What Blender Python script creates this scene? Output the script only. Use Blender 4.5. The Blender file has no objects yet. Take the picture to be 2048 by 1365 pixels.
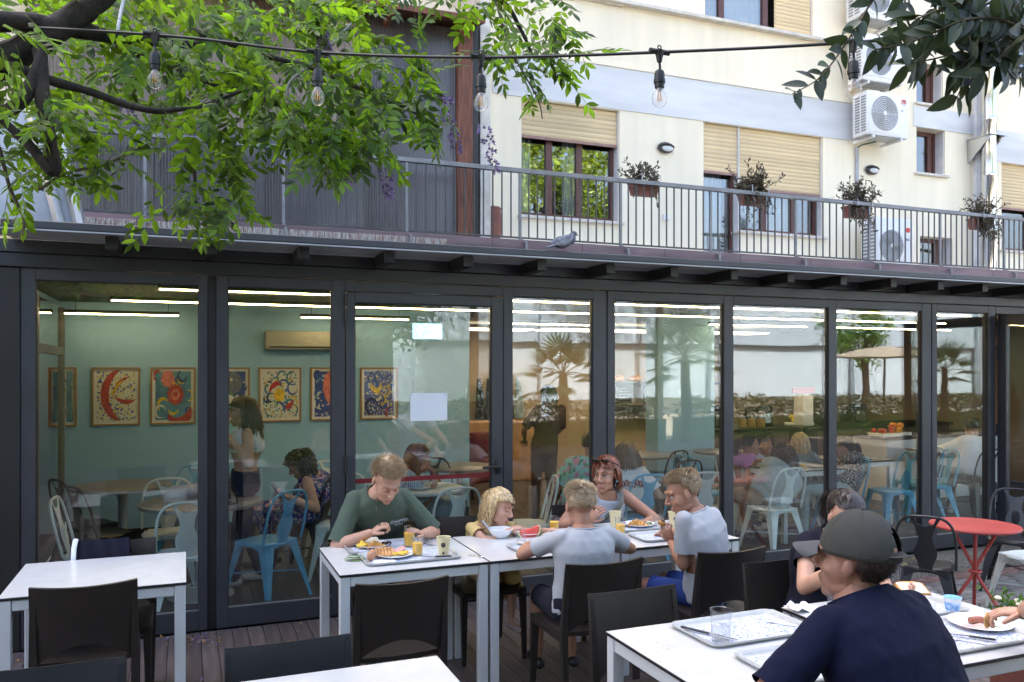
import bpy, bmesh, math, random
import numpy as np
from mathutils import Vector, Matrix, Quaternion, noise
R = math.radians
V = Vector
random.seed(11)
sc = bpy.context.scene
col = sc.collection

# ---------------------------------------------------------------- camera
F_PX = 1638.4; TH = math.atan(F_PX / 4101.0); CT, ST = math.cos(TH), math.sin(TH); EYE = 1.785; V0 = 738.0
cam = bpy.data.cameras.new('camera'); cam_o = bpy.data.objects.new('camera', cam); col.objects.link(cam_o)
cam.sensor_width = 36; cam.lens = F_PX * 36 / 2048; cam.shift_y = (V0 - 682.5) / 2048
cam.clip_start = 0.05; cam.clip_end = 2000
cam_o.location = (0, 0, EYE); cam_o.rotation_euler = (R(90), 0, -TH)
sc.camera = cam_o
# ---------------------------------------------------------------- daylight
SUN_EL, SUN_AZ = R(47), R(-14)            # high, from behind the apartment house
sdir = V((math.sin(SUN_AZ) * math.cos(SUN_EL), math.cos(SUN_AZ) * math.cos(SUN_EL), math.sin(SUN_EL)))
w = bpy.data.worlds.new('World'); sc.world = w; w.use_nodes = True
nt = w.node_tree; nt.nodes.clear()
sky = nt.nodes.new('ShaderNodeTexSky'); sky.sky_type = 'NISHITA'; sky.sun_disc = False
sky.sun_elevation = SUN_EL; sky.sun_rotation = SUN_AZ; sky.dust_density = 8.; sky.air_density = .75; sky.ozone_density = 0.3
bg = nt.nodes.new('ShaderNodeBackground'); bg.inputs['Strength'].default_value = 0.15
wo = nt.nodes.new('ShaderNodeOutputWorld')
nt.links.new(sky.outputs[0], bg.inputs[0]); nt.links.new(bg.outputs[0], wo.inputs[0])
sun = bpy.data.lights.new('sun', 'SUN'); sun.energy = 3.2; sun.angle = R(0.6); sun.color = (1, .955, .88)
sun_o = bpy.data.objects.new('sun', sun); col.objects.link(sun_o)
sun_o.rotation_mode = 'QUATERNION'; sun_o.rotation_quaternion = (-sdir).to_track_quat('-Z', 'Y'); sun_o.location = sdir * 60
sc.view_settings.view_transform = 'Standard'; sc.view_settings.look = 'None'
sc.view_settings.gamma = 1; sc.view_settings.use_curve_mapping = False
sc.view_settings.exposure = 3.1
sc.cycles.max_bounces = 8; sc.cycles.diffuse_bounces = 4; sc.cycles.glossy_bounces = 4
sc.cycles.transmission_bounces = 6; sc.cycles.transparent_max_bounces = 14
sc.cycles.caustics_reflective = False; sc.cycles.caustics_refractive = False
sc.cycles.sample_clamp_indirect = 6; sc.cycles.use_denoising = True

# ---------------------------------------------------------------- survey helpers (photo pixel -> point on a real plane)
def ray(u, v):
    a = (u - 1024) / F_PX; return V((a * CT + ST, -a * ST + CT, (V0 - v) / F_PX))
def atY(u, v, Y): r = ray(u, v); return V((0, 0, EYE)) + r * (Y / r.y)
def atZ(u, v, z): r = ray(u, v); return V((0, 0, EYE)) + r * ((z - EYE) / r.z)
def XY(u, Y): return atY(u, V0, Y).x
def ZY(u, v, Y): return atY(u, v, Y).z

# ---------------------------------------------------------------- materials
MATS = {}
def _new(name):
    m = bpy.data.materials.new(name); m.use_nodes = True; n = m.node_tree; n.nodes.clear()
    o = n.nodes.new('ShaderNodeOutputMaterial'); return m, n, o
def _ramp2(n, fac, c0, c1, p0=.35, p1=.65):
    r = n.nodes.new('ShaderNodeValToRGB'); r.color_ramp.elements[0].position = p0; r.color_ramp.elements[1].position = p1
    r.color_ramp.elements[0].color = (*c0, 1); r.color_ramp.elements[1].color = (*c1, 1); n.links.new(fac, r.inputs[0]); return r.outputs[0]
def mat(name, c, rough=.5, metal=0., var=.12, scale=6., bump=0., bscale=60., spec=.5, stretch=(1, 1, 1), c2=None, island=0., sheen=0., sss=0., coat=0., dirt=0.):
    if name in MATS: return MATS[name]
    m, n, o = _new(name); L = n.links
    p = n.nodes.new('ShaderNodeBsdfPrincipled'); L.new(p.outputs[0], o.inputs[0])
    p.inputs['Roughness'].default_value = rough; p.inputs['Metallic'].default_value = metal
    p.inputs['Specular IOR Level'].default_value = spec
    if coat: p.inputs['Coat Weight'].default_value = coat
    if sheen: p.inputs['Sheen Weight'].default_value = sheen
    if sss:
        p.inputs['Subsurface Weight'].default_value = sss; p.inputs['Subsurface Radius'].default_value = (.012, .005, .003); p.inputs['Subsurface Scale'].default_value = 1
    tc = n.nodes.new('ShaderNodeTexCoord'); mp = n.nodes.new('ShaderNodeMapping'); mp.inputs['Scale'].default_value = stretch
    L.new(tc.outputs['Object'], mp.inputs[0])
    nz = n.nodes.new('ShaderNodeTexNoise'); nz.inputs['Scale'].default_value = scale; nz.inputs['Detail'].default_value = 6
    L.new(mp.outputs[0], nz.inputs['Vector'])
    c = V(c); d2 = V(c2) if c2 else None
    lo, hi = (c * (1 - var), c * (1 + var)) if d2 is None else (c, d2)
    out = _ramp2(n, nz.outputs['Fac'], lo, hi)
    if dirt:
        n2 = n.nodes.new('ShaderNodeTexNoise'); n2.inputs['Scale'].default_value = scale * .22; n2.inputs['Detail'].default_value = 9; L.new(mp.outputs[0], n2.inputs['Vector'])
        f = _ramp2(n, n2.outputs['Fac'], (1 - dirt,) * 3, (1, 1, 1), .38, .58)
        mx = n.nodes.new('ShaderNodeMix'); mx.data_type = 'RGBA'; mx.blend_type = 'MULTIPLY'; mx.inputs[0].default_value = 1
        L.new(out, mx.inputs['A']); L.new(f, mx.inputs['B']); out = mx.outputs['Result']
    if island:
        g = n.nodes.new('ShaderNodeNewGeometry'); oi = n.nodes.new('ShaderNodeObjectInfo')
        ad = n.nodes.new('ShaderNodeMath'); ad.operation = 'ADD'; L.new(g.outputs['Random Per Island'], ad.inputs[0]); L.new(oi.outputs['Random'], ad.inputs[1])
        fr = n.nodes.new('ShaderNodeMath'); fr.operation = 'FRACT'; L.new(ad.outputs[0], fr.inputs[0])
        f = _ramp2(n, fr.outputs[0], (1 - island,) * 3, (1 + island,) * 3, 0, 1)
        mx = n.nodes.new('ShaderNodeMix'); mx.data_type = 'RGBA'; mx.blend_type = 'MULTIPLY'; mx.inputs[0].default_value = 1
        L.new(out, mx.inputs['A']); L.new(f, mx.inputs['B']); out = mx.outputs['Result']
    L.new(out, p.inputs['Base Color'])
    if bump:
        nb = n.nodes.new('ShaderNodeTexNoise'); nb.inputs['Scale'].default_value = bscale; nb.inputs['Detail'].default_value = 4; L.new(mp.outputs[0], nb.inputs['Vector'])
        b = n.nodes.new('ShaderNodeBump'); b.inputs['Strength'].default_value = bump; b.inputs['Distance'].default_value = .01
        L.new(nb.outputs['Fac'], b.inputs['Height']); L.new(b.outputs[0], p.inputs['Normal'])
    MATS[name] = m; return m
def leaf_mat(name, c, trans, tf=.5, var=.35, rough=.45):
    m, n, o = _new(name); L = n.links
    g = n.nodes.new('ShaderNodeNewGeometry'); oi = n.nodes.new('ShaderNodeObjectInfo')
    ad = n.nodes.new('ShaderNodeMath'); ad.operation = 'ADD'; L.new(g.outputs['Random Per Island'], ad.inputs[0]); L.new(oi.outputs['Random'], ad.inputs[1])
    fr = n.nodes.new('ShaderNodeMath'); fr.operation = 'FRACT'; L.new(ad.outputs[0], fr.inputs[0])
    c, t = V(c), V(trans)
    a = _ramp2(n, fr.outputs[0], c * (1 - var), c * (1 + var), 0, 1); b = _ramp2(n, fr.outputs[0], t * (1 - var), t * (1 + var), 0, 1)
    p = n.nodes.new('ShaderNodeBsdfPrincipled'); p.inputs['Roughness'].default_value = rough; L.new(a, p.inputs['Base Color'])
    tr = n.nodes.new('ShaderNodeBsdfTranslucent'); L.new(b, tr.inputs[0])
    mx = n.nodes.new('ShaderNodeMixShader'); mx.inputs[0].default_value = tf; L.new(p.outputs[0], mx.inputs[1]); L.new(tr.outputs[0], mx.inputs[2]); L.new(mx.outputs[0], o.inputs[0])
    MATS[name] = m; return m
def glass_mat(name, k=1.0, f0=.07, tint=(.96, .98, .97), rough=0., wave=0.):
    """clear sheet glass: transmits straight through, reflects with a Schlick curve that is the same on both faces"""
    m, n, o = _new(name); L = n.links
    g = n.nodes.new('ShaderNodeNewGeometry'); dp = n.nodes.new('ShaderNodeVectorMath'); dp.operation = 'DOT_PRODUCT'
    L.new(g.outputs['Normal'], dp.inputs[0]); L.new(g.outputs['Incoming'], dp.inputs[1])
    ab = n.nodes.new('ShaderNodeMath'); ab.operation = 'ABSOLUTE'; L.new(dp.outputs['Value'], ab.inputs[0])
    om = n.nodes.new('ShaderNodeMath'); om.operation = 'SUBTRACT'; om.inputs[0].default_value = 1; L.new(ab.outputs[0], om.inputs[1])
    pw = n.nodes.new('ShaderNodeMath'); pw.operation = 'POWER'; pw.inputs[1].default_value = 5; L.new(om.outputs[0], pw.inputs[0])
    ma = n.nodes.new('ShaderNodeMath'); ma.operation = 'MULTIPLY_ADD'; ma.inputs[1].default_value = (1 - f0) * k; ma.inputs[2].default_value = f0 * k; ma.use_clamp = True; L.new(pw.outputs[0], ma.inputs[0])
    t = n.nodes.new('ShaderNodeBsdfTransparent'); t.inputs[0].default_value = (*tint, 1)
    gl = n.nodes.new('ShaderNodeBsdfGlossy'); gl.inputs['Roughness'].default_value = rough
    if wave:
        tc = n.nodes.new('ShaderNodeTexCoord'); nz = n.nodes.new('ShaderNodeTexNoise'); nz.inputs['Scale'].default_value = 1.6; nz.inputs['Detail'].default_value = 1; L.new(tc.outputs['Object'], nz.inputs['Vector'])
        b = n.nodes.new('ShaderNodeBump'); b.inputs['Strength'].default_value = wave; b.inputs['Distance'].default_value = .02; L.new(nz.outputs['Fac'], b.inputs['Height']); L.new(b.outputs[0], gl.inputs['Normal'])
    mx = n.nodes.new('ShaderNodeMixShader'); L.new(ma.outputs[0], mx.inputs[0]); L.new(t.outputs[0], mx.inputs[1]); L.new(gl.outputs[0], mx.inputs[2]); L.new(mx.outputs[0], o.inputs[0])
    MATS[name] = m; return m
def emit_mat(name, c, s):
    m, n, o = _new(name); e = n.nodes.new('ShaderNodeEmission'); e.inputs[0].default_value = (*c, 1); e.inputs[1].default_value = s
    n.links.new(e.outputs[0], o.inputs[0]); MATS[name] = m; return m
def pattern_mat(name, base, cols, scale=30., thr=.32, rough=.8, kind='dabs', bg2=None):
    """printed/painted surface: dabs of several colours over a base"""
    m, n, o = _new(name); L = n.links
    p = n.nodes.new('ShaderNodeBsdfPrincipled'); p.inputs['Roughness'].default_value = rough; L.new(p.outputs[0], o.inputs[0])
    tc = n.nodes.new('ShaderNodeTexCoord')
    nz = n.nodes.new('ShaderNodeTexNoise'); nz.inputs['Scale'].default_value = scale * .35; nz.inputs['Detail'].default_value = 3; L.new(tc.outputs['Object'], nz.inputs['Vector'])
    b = _ramp2(n, nz.outputs['Fac'], base, bg2 or base)
    for i, c in enumerate(cols):
        mp = n.nodes.new('ShaderNodeMapping'); mp.inputs['Location'].default_value = (i * 3.71, i * 1.3, i * 2.17); L.new(tc.outputs['Object'], mp.inputs[0])
        nn = n.nodes.new('ShaderNodeTexNoise'); nn.inputs['Scale'].default_value = scale * .5; L.new(mp.outputs[0], nn.inputs['Vector'])
        va = n.nodes.new('ShaderNodeVectorMath'); va.operation = 'MULTIPLY_ADD'; va.inputs[1].default_value = (.06,) * 3; L.new(nn.outputs['Color'], va.inputs[0]); L.new(mp.outputs[0], va.inputs[2])
        vo = n.nodes.new('ShaderNodeTexVoronoi'); vo.inputs['Scale'].default_value = scale; L.new(va.outputs[0], vo.inputs['Vector'])
        lt = n.nodes.new('ShaderNodeMath'); lt.operation = 'LESS_THAN'; lt.inputs[1].default_value = thr; L.new(vo.outputs['Distance'], lt.inputs[0])
        mx = n.nodes.new('ShaderNodeMix'); mx.data_type = 'RGBA'; L.new(lt.outputs[0], mx.inputs[0]); L.new(b, mx.inputs['A']); mx.inputs['B'].default_value = (*c, 1); b = mx.outputs['Result']
    L.new(b, p.inputs['Base Color']); MATS[name] = m; return m
def stripe_mat(name, c0, c1, scale, axis='X', rough=.8, width=.5):
    m, n, o = _new(name); L = n.links
    p = n.nodes.new('ShaderNodeBsdfPrincipled'); p.inputs['Roughness'].default_value = rough; L.new(p.outputs[0], o.inputs[0])
    tc = n.nodes.new('ShaderNodeTexCoord'); wv = n.nodes.new('ShaderNodeTexWave'); wv.bands_direction = axis; wv.inputs['Scale'].default_value = scale; wv.inputs['Distortion'].default_value = .6; wv.inputs['Detail Scale'].default_value = .4
    L.new(tc.outputs['Object'], wv.inputs['Vector']); L.new(_ramp2(n, wv.outputs['Fac'], c0, c1, width - .08, width + .08), p.inputs['Base Color']); MATS[name] = m; return m

# ---------------------------------------------------------------- mesh builder
def basis(d, up=V((0, 0, 1))):
    d = V(d).normalized(); x = d.cross(up)
    if x.length < 1e-5: x = d.cross(V((0, 1, 0)))
    x.normalize(); return x, x.cross(d).normalized(), d
class MB:
    def __init__(s): s.v = []; s.f = []
    def add(s, vs, fs, M=None):
        o = len(s.v); s.v += [tuple(M @ V(p)) if M else tuple(p) for p in vs]; s.f += [tuple(i + o for i in q) for q in fs]; return s
    def box(s, x0, x1, y0, y1, z0, z1, M=None):
        return s.add([(x0, y0, z0), (x1, y0, z0), (x1, y1, z0), (x0, y1, z0), (x0, y0, z1), (x1, y0, z1), (x1, y1, z1), (x0, y1, z1)],
                     [(3, 2, 1, 0), (4, 5, 6, 7), (0, 1, 5, 4), (1, 2, 6, 5), (2, 3, 7, 6), (3, 0, 4, 7)], M)
    def rbox(s, x0, x1, y0, y1, z0, z1, b=.004, seg=1, M=None):
        bm = bmesh.new(); bmesh.ops.create_cube(bm, size=1)
        for q in bm.verts: q.co = ((x0 + x1) / 2 + q.co.x * (x1 - x0), (y0 + y1) / 2 + q.co.y * (y1 - y0), (z0 + z1) / 2 + q.co.z * (z1 - z0))
        bmesh.ops.bevel(bm, geom=bm.edges[:], offset=min(b, abs(x1 - x0) / 2.2, abs(y1 - y0) / 2.2, abs(z1 - z0) / 2.2), segments=seg, affect='EDGES', profile=.5)
        bm.verts.index_update(); vs = [q.co.copy() for q in bm.verts]; fs = [[q.index for q in f.verts] for f in bm.faces]; bm.free(); return s.add(vs, fs, M)
    def tube(s, pts, r, n=8, cap=True, flat=1., up=V((0, 0, 1)), round_ends=False, closed=False):
        pts = [V(p) for p in pts]; m = len(pts); rs = list(r) if hasattr(r, '__len__') else [r] * m
        if round_ends:
            d0 = (pts[0] - pts[1]).normalized(); d1 = (pts[-1] - pts[-2]).normalized(); a0, a1 = rs[0], rs[-1]
            pre = [(pts[0] + d0 * a0 * math.sin(t), a0 * math.cos(t)) for t in (R(80), R(55), R(28))]; post = [(pts[-1] + d1 * a1 * math.sin(t), a1 * math.cos(t)) for t in (R(28), R(55), R(80))]
            pts = [q for q, _ in pre] + pts + [q for q, _ in post]; rs = [q for _, q in pre] + rs + [q for _, q in post]; m = len(pts)
        o = len(s.v); px = None
        for i, p in enumerate(pts):
            a = pts[(i - 1) % m] if (i or closed) else pts[0]; b = pts[(i + 1) % m] if (i < m - 1 or closed) else pts[-1]
            d = (b - a).normalized()
            if px is None: x, y, _ = basis(d, up)
            else:
                x = px - d * px.dot(d)
                x = x.normalized() if x.length > 1e-6 else basis(d, up)[0]
                y = x.cross(d).normalized()
            px = x
            for k in range(n):
                t = 2 * math.pi * k / n; s.v.append(tuple(p + x * (math.cos(t) * rs[i]) + y * (math.sin(t) * rs[i] * flat)))
        for i in range(m if closed else m - 1):
            for k in range(n):
                j = (i + 1) % m
                s.f.append((o + i * n + k, o + i * n + (k + 1) % n, o + j * n + (k + 1) % n, o + j * n + k))
        if cap and not closed:
            s.f.append(tuple(o + k for k in reversed(range(n)))); s.f.append(tuple(o + (m - 1) * n + k for k in range(n)))
        return s
    def cyl(s, p0, p1, r0, r1=None, n=16): return s.tube([p0, p1], [r0, r0 if r1 is None else r1], n)
    def lathe(s, prof, n=24, M=None, sx=1., sy=1.):
        o = len(s.v); M = M or Matrix()
        for r, z in prof:
            for k in range(n): t = 2 * math.pi * k / n; s.v.append(tuple(M @ V((r * math.cos(t) * sx, r * math.sin(t) * sy, z))))
        for i in range(len(prof) - 1):
            for k in range(n): s.f.append((o + i * n + k, o + i * n + (k + 1) % n, o + (i + 1) * n + (k + 1) % n, o + (i + 1) * n + k))
        s.f.append(tuple(o + k for k in reversed(range(n)))); s.f.append(tuple(o + (len(prof) - 1) * n + k for k in range(n))); return s
    def ell(s, c, r, M=None, nu=16, nv=10):
        vs = []; fs = []
        for i in range(nv + 1):
            a = math.pi * i / nv
            for k in range(nu): t = 2 * math.pi * k / nu; vs.append(V((r[0] * math.sin(a) * math.cos(t), r[1] * math.sin(a) * math.sin(t), r[2] * math.cos(a))))
        for i in range(nv):
            for k in range(nu): fs.append((i * nu + k, (i + 1) * nu + k, (i + 1) * nu + (k + 1) % nu, i * nu + (k + 1) % nu))
        T = Matrix.Translation(V(c))
        return s.add(vs, fs, (T @ M.to_4x4()) if M else T)
    def prism(s, poly, z0, z1, M=None):
        n = len(poly); vs = [(x, y, z0) for x, y in poly] + [(x, y, z1) for x, y in poly]
        return s.add(vs, [tuple(reversed(range(n))), tuple(range(n, 2 * n))] + [(i, (i + 1) % n, n + (i + 1) % n, n + i) for i in range(n)], M)
    def sheet(s, fn, nu, nv, th, M=None):
        """curved sheet of thickness th; fn(a,b) -> point, a,b in 0..1"""
        P = [[V(fn(i / nu, j / nv)) for j in range(nv + 1)] for i in range(nu + 1)]
        def nrm(i, j):
            a = P[min(i + 1, nu)][j] - P[max(i - 1, 0)][j]; b = P[i][min(j + 1, nv)] - P[i][max(j - 1, 0)]; q = a.cross(b); return q.normalized() if q.length > 1e-12 else V((0, 0, 1))
        vs = []; w_ = nv + 1
        for sg in (.5, -.5):
            for i in range(nu + 1):
                for j in range(nv + 1): vs.append(P[i][j] + nrm(i, j) * th * sg)
        N = (nu + 1) * w_; fs = []
        for i in range(nu):
            for j in range(nv):
                a, b, c, d = i * w_ + j, (i + 1) * w_ + j, (i + 1) * w_ + j + 1, i * w_ + j + 1
                fs.append((a, b, c, d)); fs.append((N + d, N + c, N + b, N + a))
        for i in range(nu):
            for j in (0, nv):
                a, b = i * w_ + j, (i + 1) * w_ + j; fs.append((b, a, N + a, N + b) if j == 0 else (a, b, N + b, N + a))
        for j in range(nv):
            for i in (0, nu):
                a, b = i * w_ + j, i * w_ + j + 1; fs.append((a, b, N + b, N + a) if i == 0 else (b, a, N + a, N + b))
        return s.add(vs, fs, M)
    def mesh(s, name, m, sharp=35):
        me = bpy.data.meshes.new(name); me.from_pydata(s.v, [], s.f)
        me.polygons.foreach_set('use_smooth', [True] * len(me.polygons)); me.set_sharp_from_angle(angle=R(sharp))
        if m: me.materials.append(m)
        me.update(); return me
    def build(s, name, m, parent=None, sharp=35): return obj(name, s.mesh(name, m, sharp), parent)
def obj(name, me, parent=None, loc=None, rotz=None):
    o = bpy.data.objects.new(name, me); col.objects.link(o)
    if parent: o.parent = parent
    if loc is not None: o.location = loc
    if rotz is not None: o.rotation_euler = (0, 0, rotz)
    return o
def tag(o, label=None, cat=None, group=None, kind=None):
    if label: o['label'] = label
    if cat: o['category'] = cat
    if group: o['group'] = group
    if kind: o['kind'] = kind
    return o
def thing(name, label, cat, loc=(0, 0, 0), rotz=0., group=None):
    o = bpy.data.objects.new(name, None); o.empty_display_size = .1; col.objects.link(o); o.location = loc; o.rotation_euler = (0, 0, rotz)
    return tag(o, label, cat, group)
KIDS = {}
def dup(root, loc=None, rotz=None, label=None, group=None, swap=None):
    """copy of a thing with copies of its parts and sub-parts"""
    def rec(o, parent):
        c = o.copy(); col.objects.link(c); c.parent = parent
        if swap and c.type == 'MESH' and c.data and c.data.materials and c.data.materials[0] in swap:
            key = (c.data.name, swap[c.data.materials[0]].name)
            if key not in KIDS:
                me = c.data.copy(); me.materials[0] = swap[c.data.materials[0]]; KIDS[key] = me
            c.data = KIDS[key]
        for ch in list(o.children): rec(ch, c)
        return c
    r = rec(root, None)
    if loc is not None: r.location = loc
    if rotz is not None: r.rotation_euler = (0, 0, rotz)
    if label: r['label'] = label
    if group: r['group'] = group
    return r
def frame4(mb, x0, x1, z0, z1, y0, y1, w):
    """picture-frame of four bars in the XZ plane"""
    mb.box(x0, x0 + w, y0, y1, z0, z1); mb.box(x1 - w, x1, y0, y1, z0, z1)
    mb.box(x0 + w, x1 - w, y0, y1, z0, z0 + w); mb.box(x0 + w, x1 - w, y0, y1, z1 - w, z1); return mb
FONT = None
def text_mesh(name, s, size, m, parent, M, depth=.0008, align='CENTER'):
    cu = bpy.data.curves.new(name, 'FONT'); cu.body = s; cu.size = size; cu.extrude = depth; cu.align_x = align; cu.align_y = 'CENTER'; cu.resolution_u = 3
    t = bpy.data.objects.new(name, cu); col.objects.link(t)
    me = bpy.data.meshes.new_from_object(t.evaluated_get(bpy.context.evaluated_depsgraph_get())); bpy.data.objects.remove(t); bpy.data.curves.remove(cu)
    me.transform(M); me.materials.clear(); me.materials.append(m); me.name = name; return obj(name, me, parent)
FACE_CAM = Matrix.Rotation(R(90), 4, 'X')     # text lying in XY -> standing, readable from -Y
# ---------------------------------------------------------------- palette
m_anth = mat('anthracite_aluminium', (.040, .040, .046), .42, .0, .12, 3, .05, 400)
m_anth2 = mat('anthracite_beam', (.028, .029, .034), .38, .0, .15, 2)
m_dark = mat('dark_panel', (.014, .0125, .0125), .5, .0, .2, 2)
m_gask = mat('black_gasket', (.01, .01, .01), .6)
m_glass = glass_mat('facade_glass', 1.3, .075, (.94, .965, .95), 0., .05)
m_glass_win = glass_mat('window_glass', 1.9, .09, (.8, .83, .82), 0., .15)
m_clear = glass_mat('clear_plastic', 1.0, .06, (.975, .98, .985))
m_tumbler = glass_mat('tumbler_glass', 1.2, .06, (.9, .93, .92))
m_cream = mat('cream_render', (.90, .80, .61), .9, 0, .035, 2.2, .2, 120, stretch=(2.2, 1, .22), dirt=.07)
m_greyband = mat('grey_render', (.70, .695, .69), .9, 0, .06, 3, .15, 140, stretch=(.4, 1, 2), dirt=.14)
m_sill = mat('stone_sill', (.62, .57, .5), .7, 0, .12, 8)
m_slat = mat('roller_shutter', (.70, .53, .30), .6, 0, .08, 3, stretch=(.5, 1, 3), island=.08, dirt=.15)
m_wood = mat('brown_window_wood', (.10, .035, .025), .45, 0, .3, 12, stretch=(6, 6, .6))
m_woodpost = mat('weathered_post', (.15, .055, .03), .7, 0, .45, 10, .3, 40, stretch=(5, 5, .4))
m_curtain = mat('white_curtain', (.72, .72, .70), .9, 0, .1, 3)
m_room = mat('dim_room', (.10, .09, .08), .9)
m_rail = mat('grey_railing', (.072, .064, .062), .45, .2, .18, 6, dirt=.2)
m_railtop = mat('grey_top_rail', (.20, .195, .20), .4, .3, .15, 5, dirt=.15)
m_fascia = mat('brown_fascia', (.20, .13, .135), .65, 0, .25, 3, .05, 80, stretch=(.5, 1, 3), dirt=.3)
m_poly = mat('ribbed_plastic', (.105, .094, .094), .28, 0, .35, 1.5, stretch=(.6, 1, .35), dirt=.3)
m_polywarm = mat('ribbed_plastic_warm', (.24, .18, .135), .35, 0, .3, 1.5, stretch=(.6, 1, .35), dirt=.3)
m_flash = mat('zinc_flashing', (.42, .43, .46), .45, .3, .2, 2, dirt=.2)
m_acwhite = mat('ac_white', (.78, .78, .77), .4, 0, .03, 3, dirt=.06)
m_acgrey = mat('ac_grille', (.28, .29, .3), .5, .3)
m_steel = mat('steel', (.62, .63, .64), .16, 1., .08, 2)
m_cutlery = mat('cutlery', (.55, .56, .58), .2, 1.)
m_zinc = mat('zinc_bracket', (.4, .4, .4), .4, .7)
m_mint = mat('mint_wall', (.27, .49, .70), .75, 0, .03, 1)
m_ceil = mat('dark_ceiling', (.03, .04, .04), .8)
m_warm = mat('warm_wall', (.30, .235, .16), .8, 0, .08, 1)
m_white = mat('white_laminate', (.60, .60, .595), .22, 0, .03, 14, .03, 300, dirt=.045)
m_edge = mat('black_core_edge', (.015, .014, .016), .4)
m_alu = mat('pale_aluminium', (.62, .63, .63), .38, .1, .05, 4)
m_resin = mat('dark_resin', (.021, .016, .0135), .34, 0, .15, 8, .25, 900, spec=.4)
m_resin_n = mat('near_dark_resin', (.014, .0145, .019), .34, 0, .15, 8, .25, 900, spec=.4)
m_cblue = mat('light_blue_enamel', (.10, .40, .62), .3, 0, .08, 5, dirt=.08)
m_cwhite = mat('white_enamel', (.72, .80, .78), .3, 0, .05, 5, dirt=.08)
m_cblack = mat('black_enamel', (.02, .02, .022), .32, 0, .2, 5)
m_red = mat('red_enamel', (.50, .072, .058), .5, 0, .1, 6, dirt=.1)
m_plank = mat('brown_decking', (.095, .072, .068), .62, 0, .3, 5, .35, 120, stretch=(6, .5, 1), island=.28)
m_iplank = mat('dark_interior_floor', (.05, .045, .043), .4, 0, .3, 5, .1, 90, stretch=(6, .5, 1), island=.3)
m_pave = mat('grey_cobble', (.24, .225, .215), .85, 0, .25, 14, .5, 60, island=.25)
m_brick = mat('red_paver', (.22, .13, .11), .85, 0, .25, 14, .5, 60, island=.2)
m_mortar = mat('sand_joint', (.13, .12, .10), .95, 0, .2, 20)
m_kerb = mat('pebbledash_kerb', (.20, .175, .14), .95, 0, .4, 60, 1., 140)
m_bark = mat('vine_bark', (.026, .019, .014), .9, 0, .6, 26, 1., 45, stretch=(1, 1, .5))
m_twig = mat('vine_twig', (.09, .07, .045), .85, 0, .3, 20)
m_leaf = leaf_mat('wisteria_leaf', (.048, .108, .012), (.21, .38, .014), .52, .75)
m_leaf2 = leaf_mat('olive_leaf', (.034, .052, .026), (.06, .10, .03), .18, .4, .5)
m_dry = leaf_mat('dry_leaf', (.075, .060, .036), (.10, .075, .04), .2, .6)
m_flower = leaf_mat('wisteria_flower', (.24, .17, .36), (.3, .22, .42), .3, .4)
m_tree = leaf_mat('courtyard_leaf', (.06, .13, .025), (.14, .3, .03), .35, .5)
m_hedge = leaf_mat('hedge_leaf', (.05, .09, .03), (.1, .2, .03), .2, .6, .18)
m_tree_sunlit = leaf_mat('sunlit_courtyard_leaf', (.17, .25, .03), (.35, .45, .03), .4, .4)  # brighter variant of the courtyard leaf, sunlight put into its colour
m_palm = leaf_mat('palm_leaf', (.05, .10, .05), (.08, .16, .05), .25, .4)
m_terra = mat('terracotta_plastic', (.24, .085, .06), .6, 0, .2, 6)
m_black = mat('black_rubber', (.012, .012, .012), .45)
m_bulb = glass_mat('bulb_glass', 1.6, .06, (.97, .96, .94))
m_fila = mat('led_filament', (.8, .42, .12), .4)
m_led = emit_mat('warm_led', (1., .70, .34), 5.5)
m_ledpanel = emit_mat('warm_led_panel', (1., .74, .46), 1.4)
m_sky_sign = emit_mat('exit_sign_lit', (.33, .66, .8), .42)
m_paper = mat('white_paper', (.75, .76, .78), .8, 0, .02, 4)
m_frame = mat('oak_frame', (.30, .15, .05), .5, 0, .15, 10)
m_tray = mat('grey_tray', (.44, .45, .44), .4, 0, .08, 30)
m_china = mat('white_china', (.82, .83, .85), .15, 0, .01, 4, coat=.3)
m_juice = mat('orange_juice', (1., .55, .04), .25, 0, .06, 10, sss=.3)
m_cup = mat('cream_paper_cup', (.72, .62, .36), .6, 0, .03, 6)
m_mark = mat('brown_print', (.07, .05, .045), .7)
m_egg = mat('scrambled_egg', (.85, .55, .06), .5, 0, .15, 30, .6, 60)
m_toast = mat('toasted_bread', (.55, .31, .11), .8, 0, .35, 22, .5, 80)
m_crumb = mat('white_bread', (.78, .70, .54), .85, 0, .08, 30, .5, 90)
m_crust = mat('pastry', (.55, .27, .07), .45, 0, .35, 22, .4, 60)
m_saus = mat('sausage', (.35, .11, .06), .35, 0, .2, 12)
m_brownegg = mat('brown_egg', (.48, .23, .13), .5, 0, .08, 10)
m_ham = mat('ham', (.68, .38, .33), .5, 0, .12, 14)
m_choc = mat('dark_jam', (.05, .02, .015), .25)
m_melon = mat('watermelon', (.75, .10, .08), .35, 0, .18, 30, .3, 60)
m_rind = mat('melon_rind', (.62, .68, .34), .5)
m_green = mat('leaf_garnish', (.13, .22, .08), .6, 0, .3, 20)
m_knife = mat('black_handle', (.012, .014, .022), .35)
m_orange = mat('orange_fruit', (.80, .27, .02), .5, 0, .1, 30, .2, 120)
m_lemon = mat('lemon_fruit', (.75, .6, .06), .5, 0, .1, 20)
m_apple = mat('red_fruit', (.6, .06, .05), .4, 0, .2, 10)
m_skin = mat('skin_fair', (.52, .29, .20), .48, 0, .06, 14, .06, 200, sss=.12)
m_skin2 = mat('skin_tan', (.41, .205, .13), .48, 0, .07, 14, .06, 200, sss=.12)
m_skin3 = mat('skin_brown', (.27, .135, .092), .5, 0, .08, 14, .06, 200, sss=.1)
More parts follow.
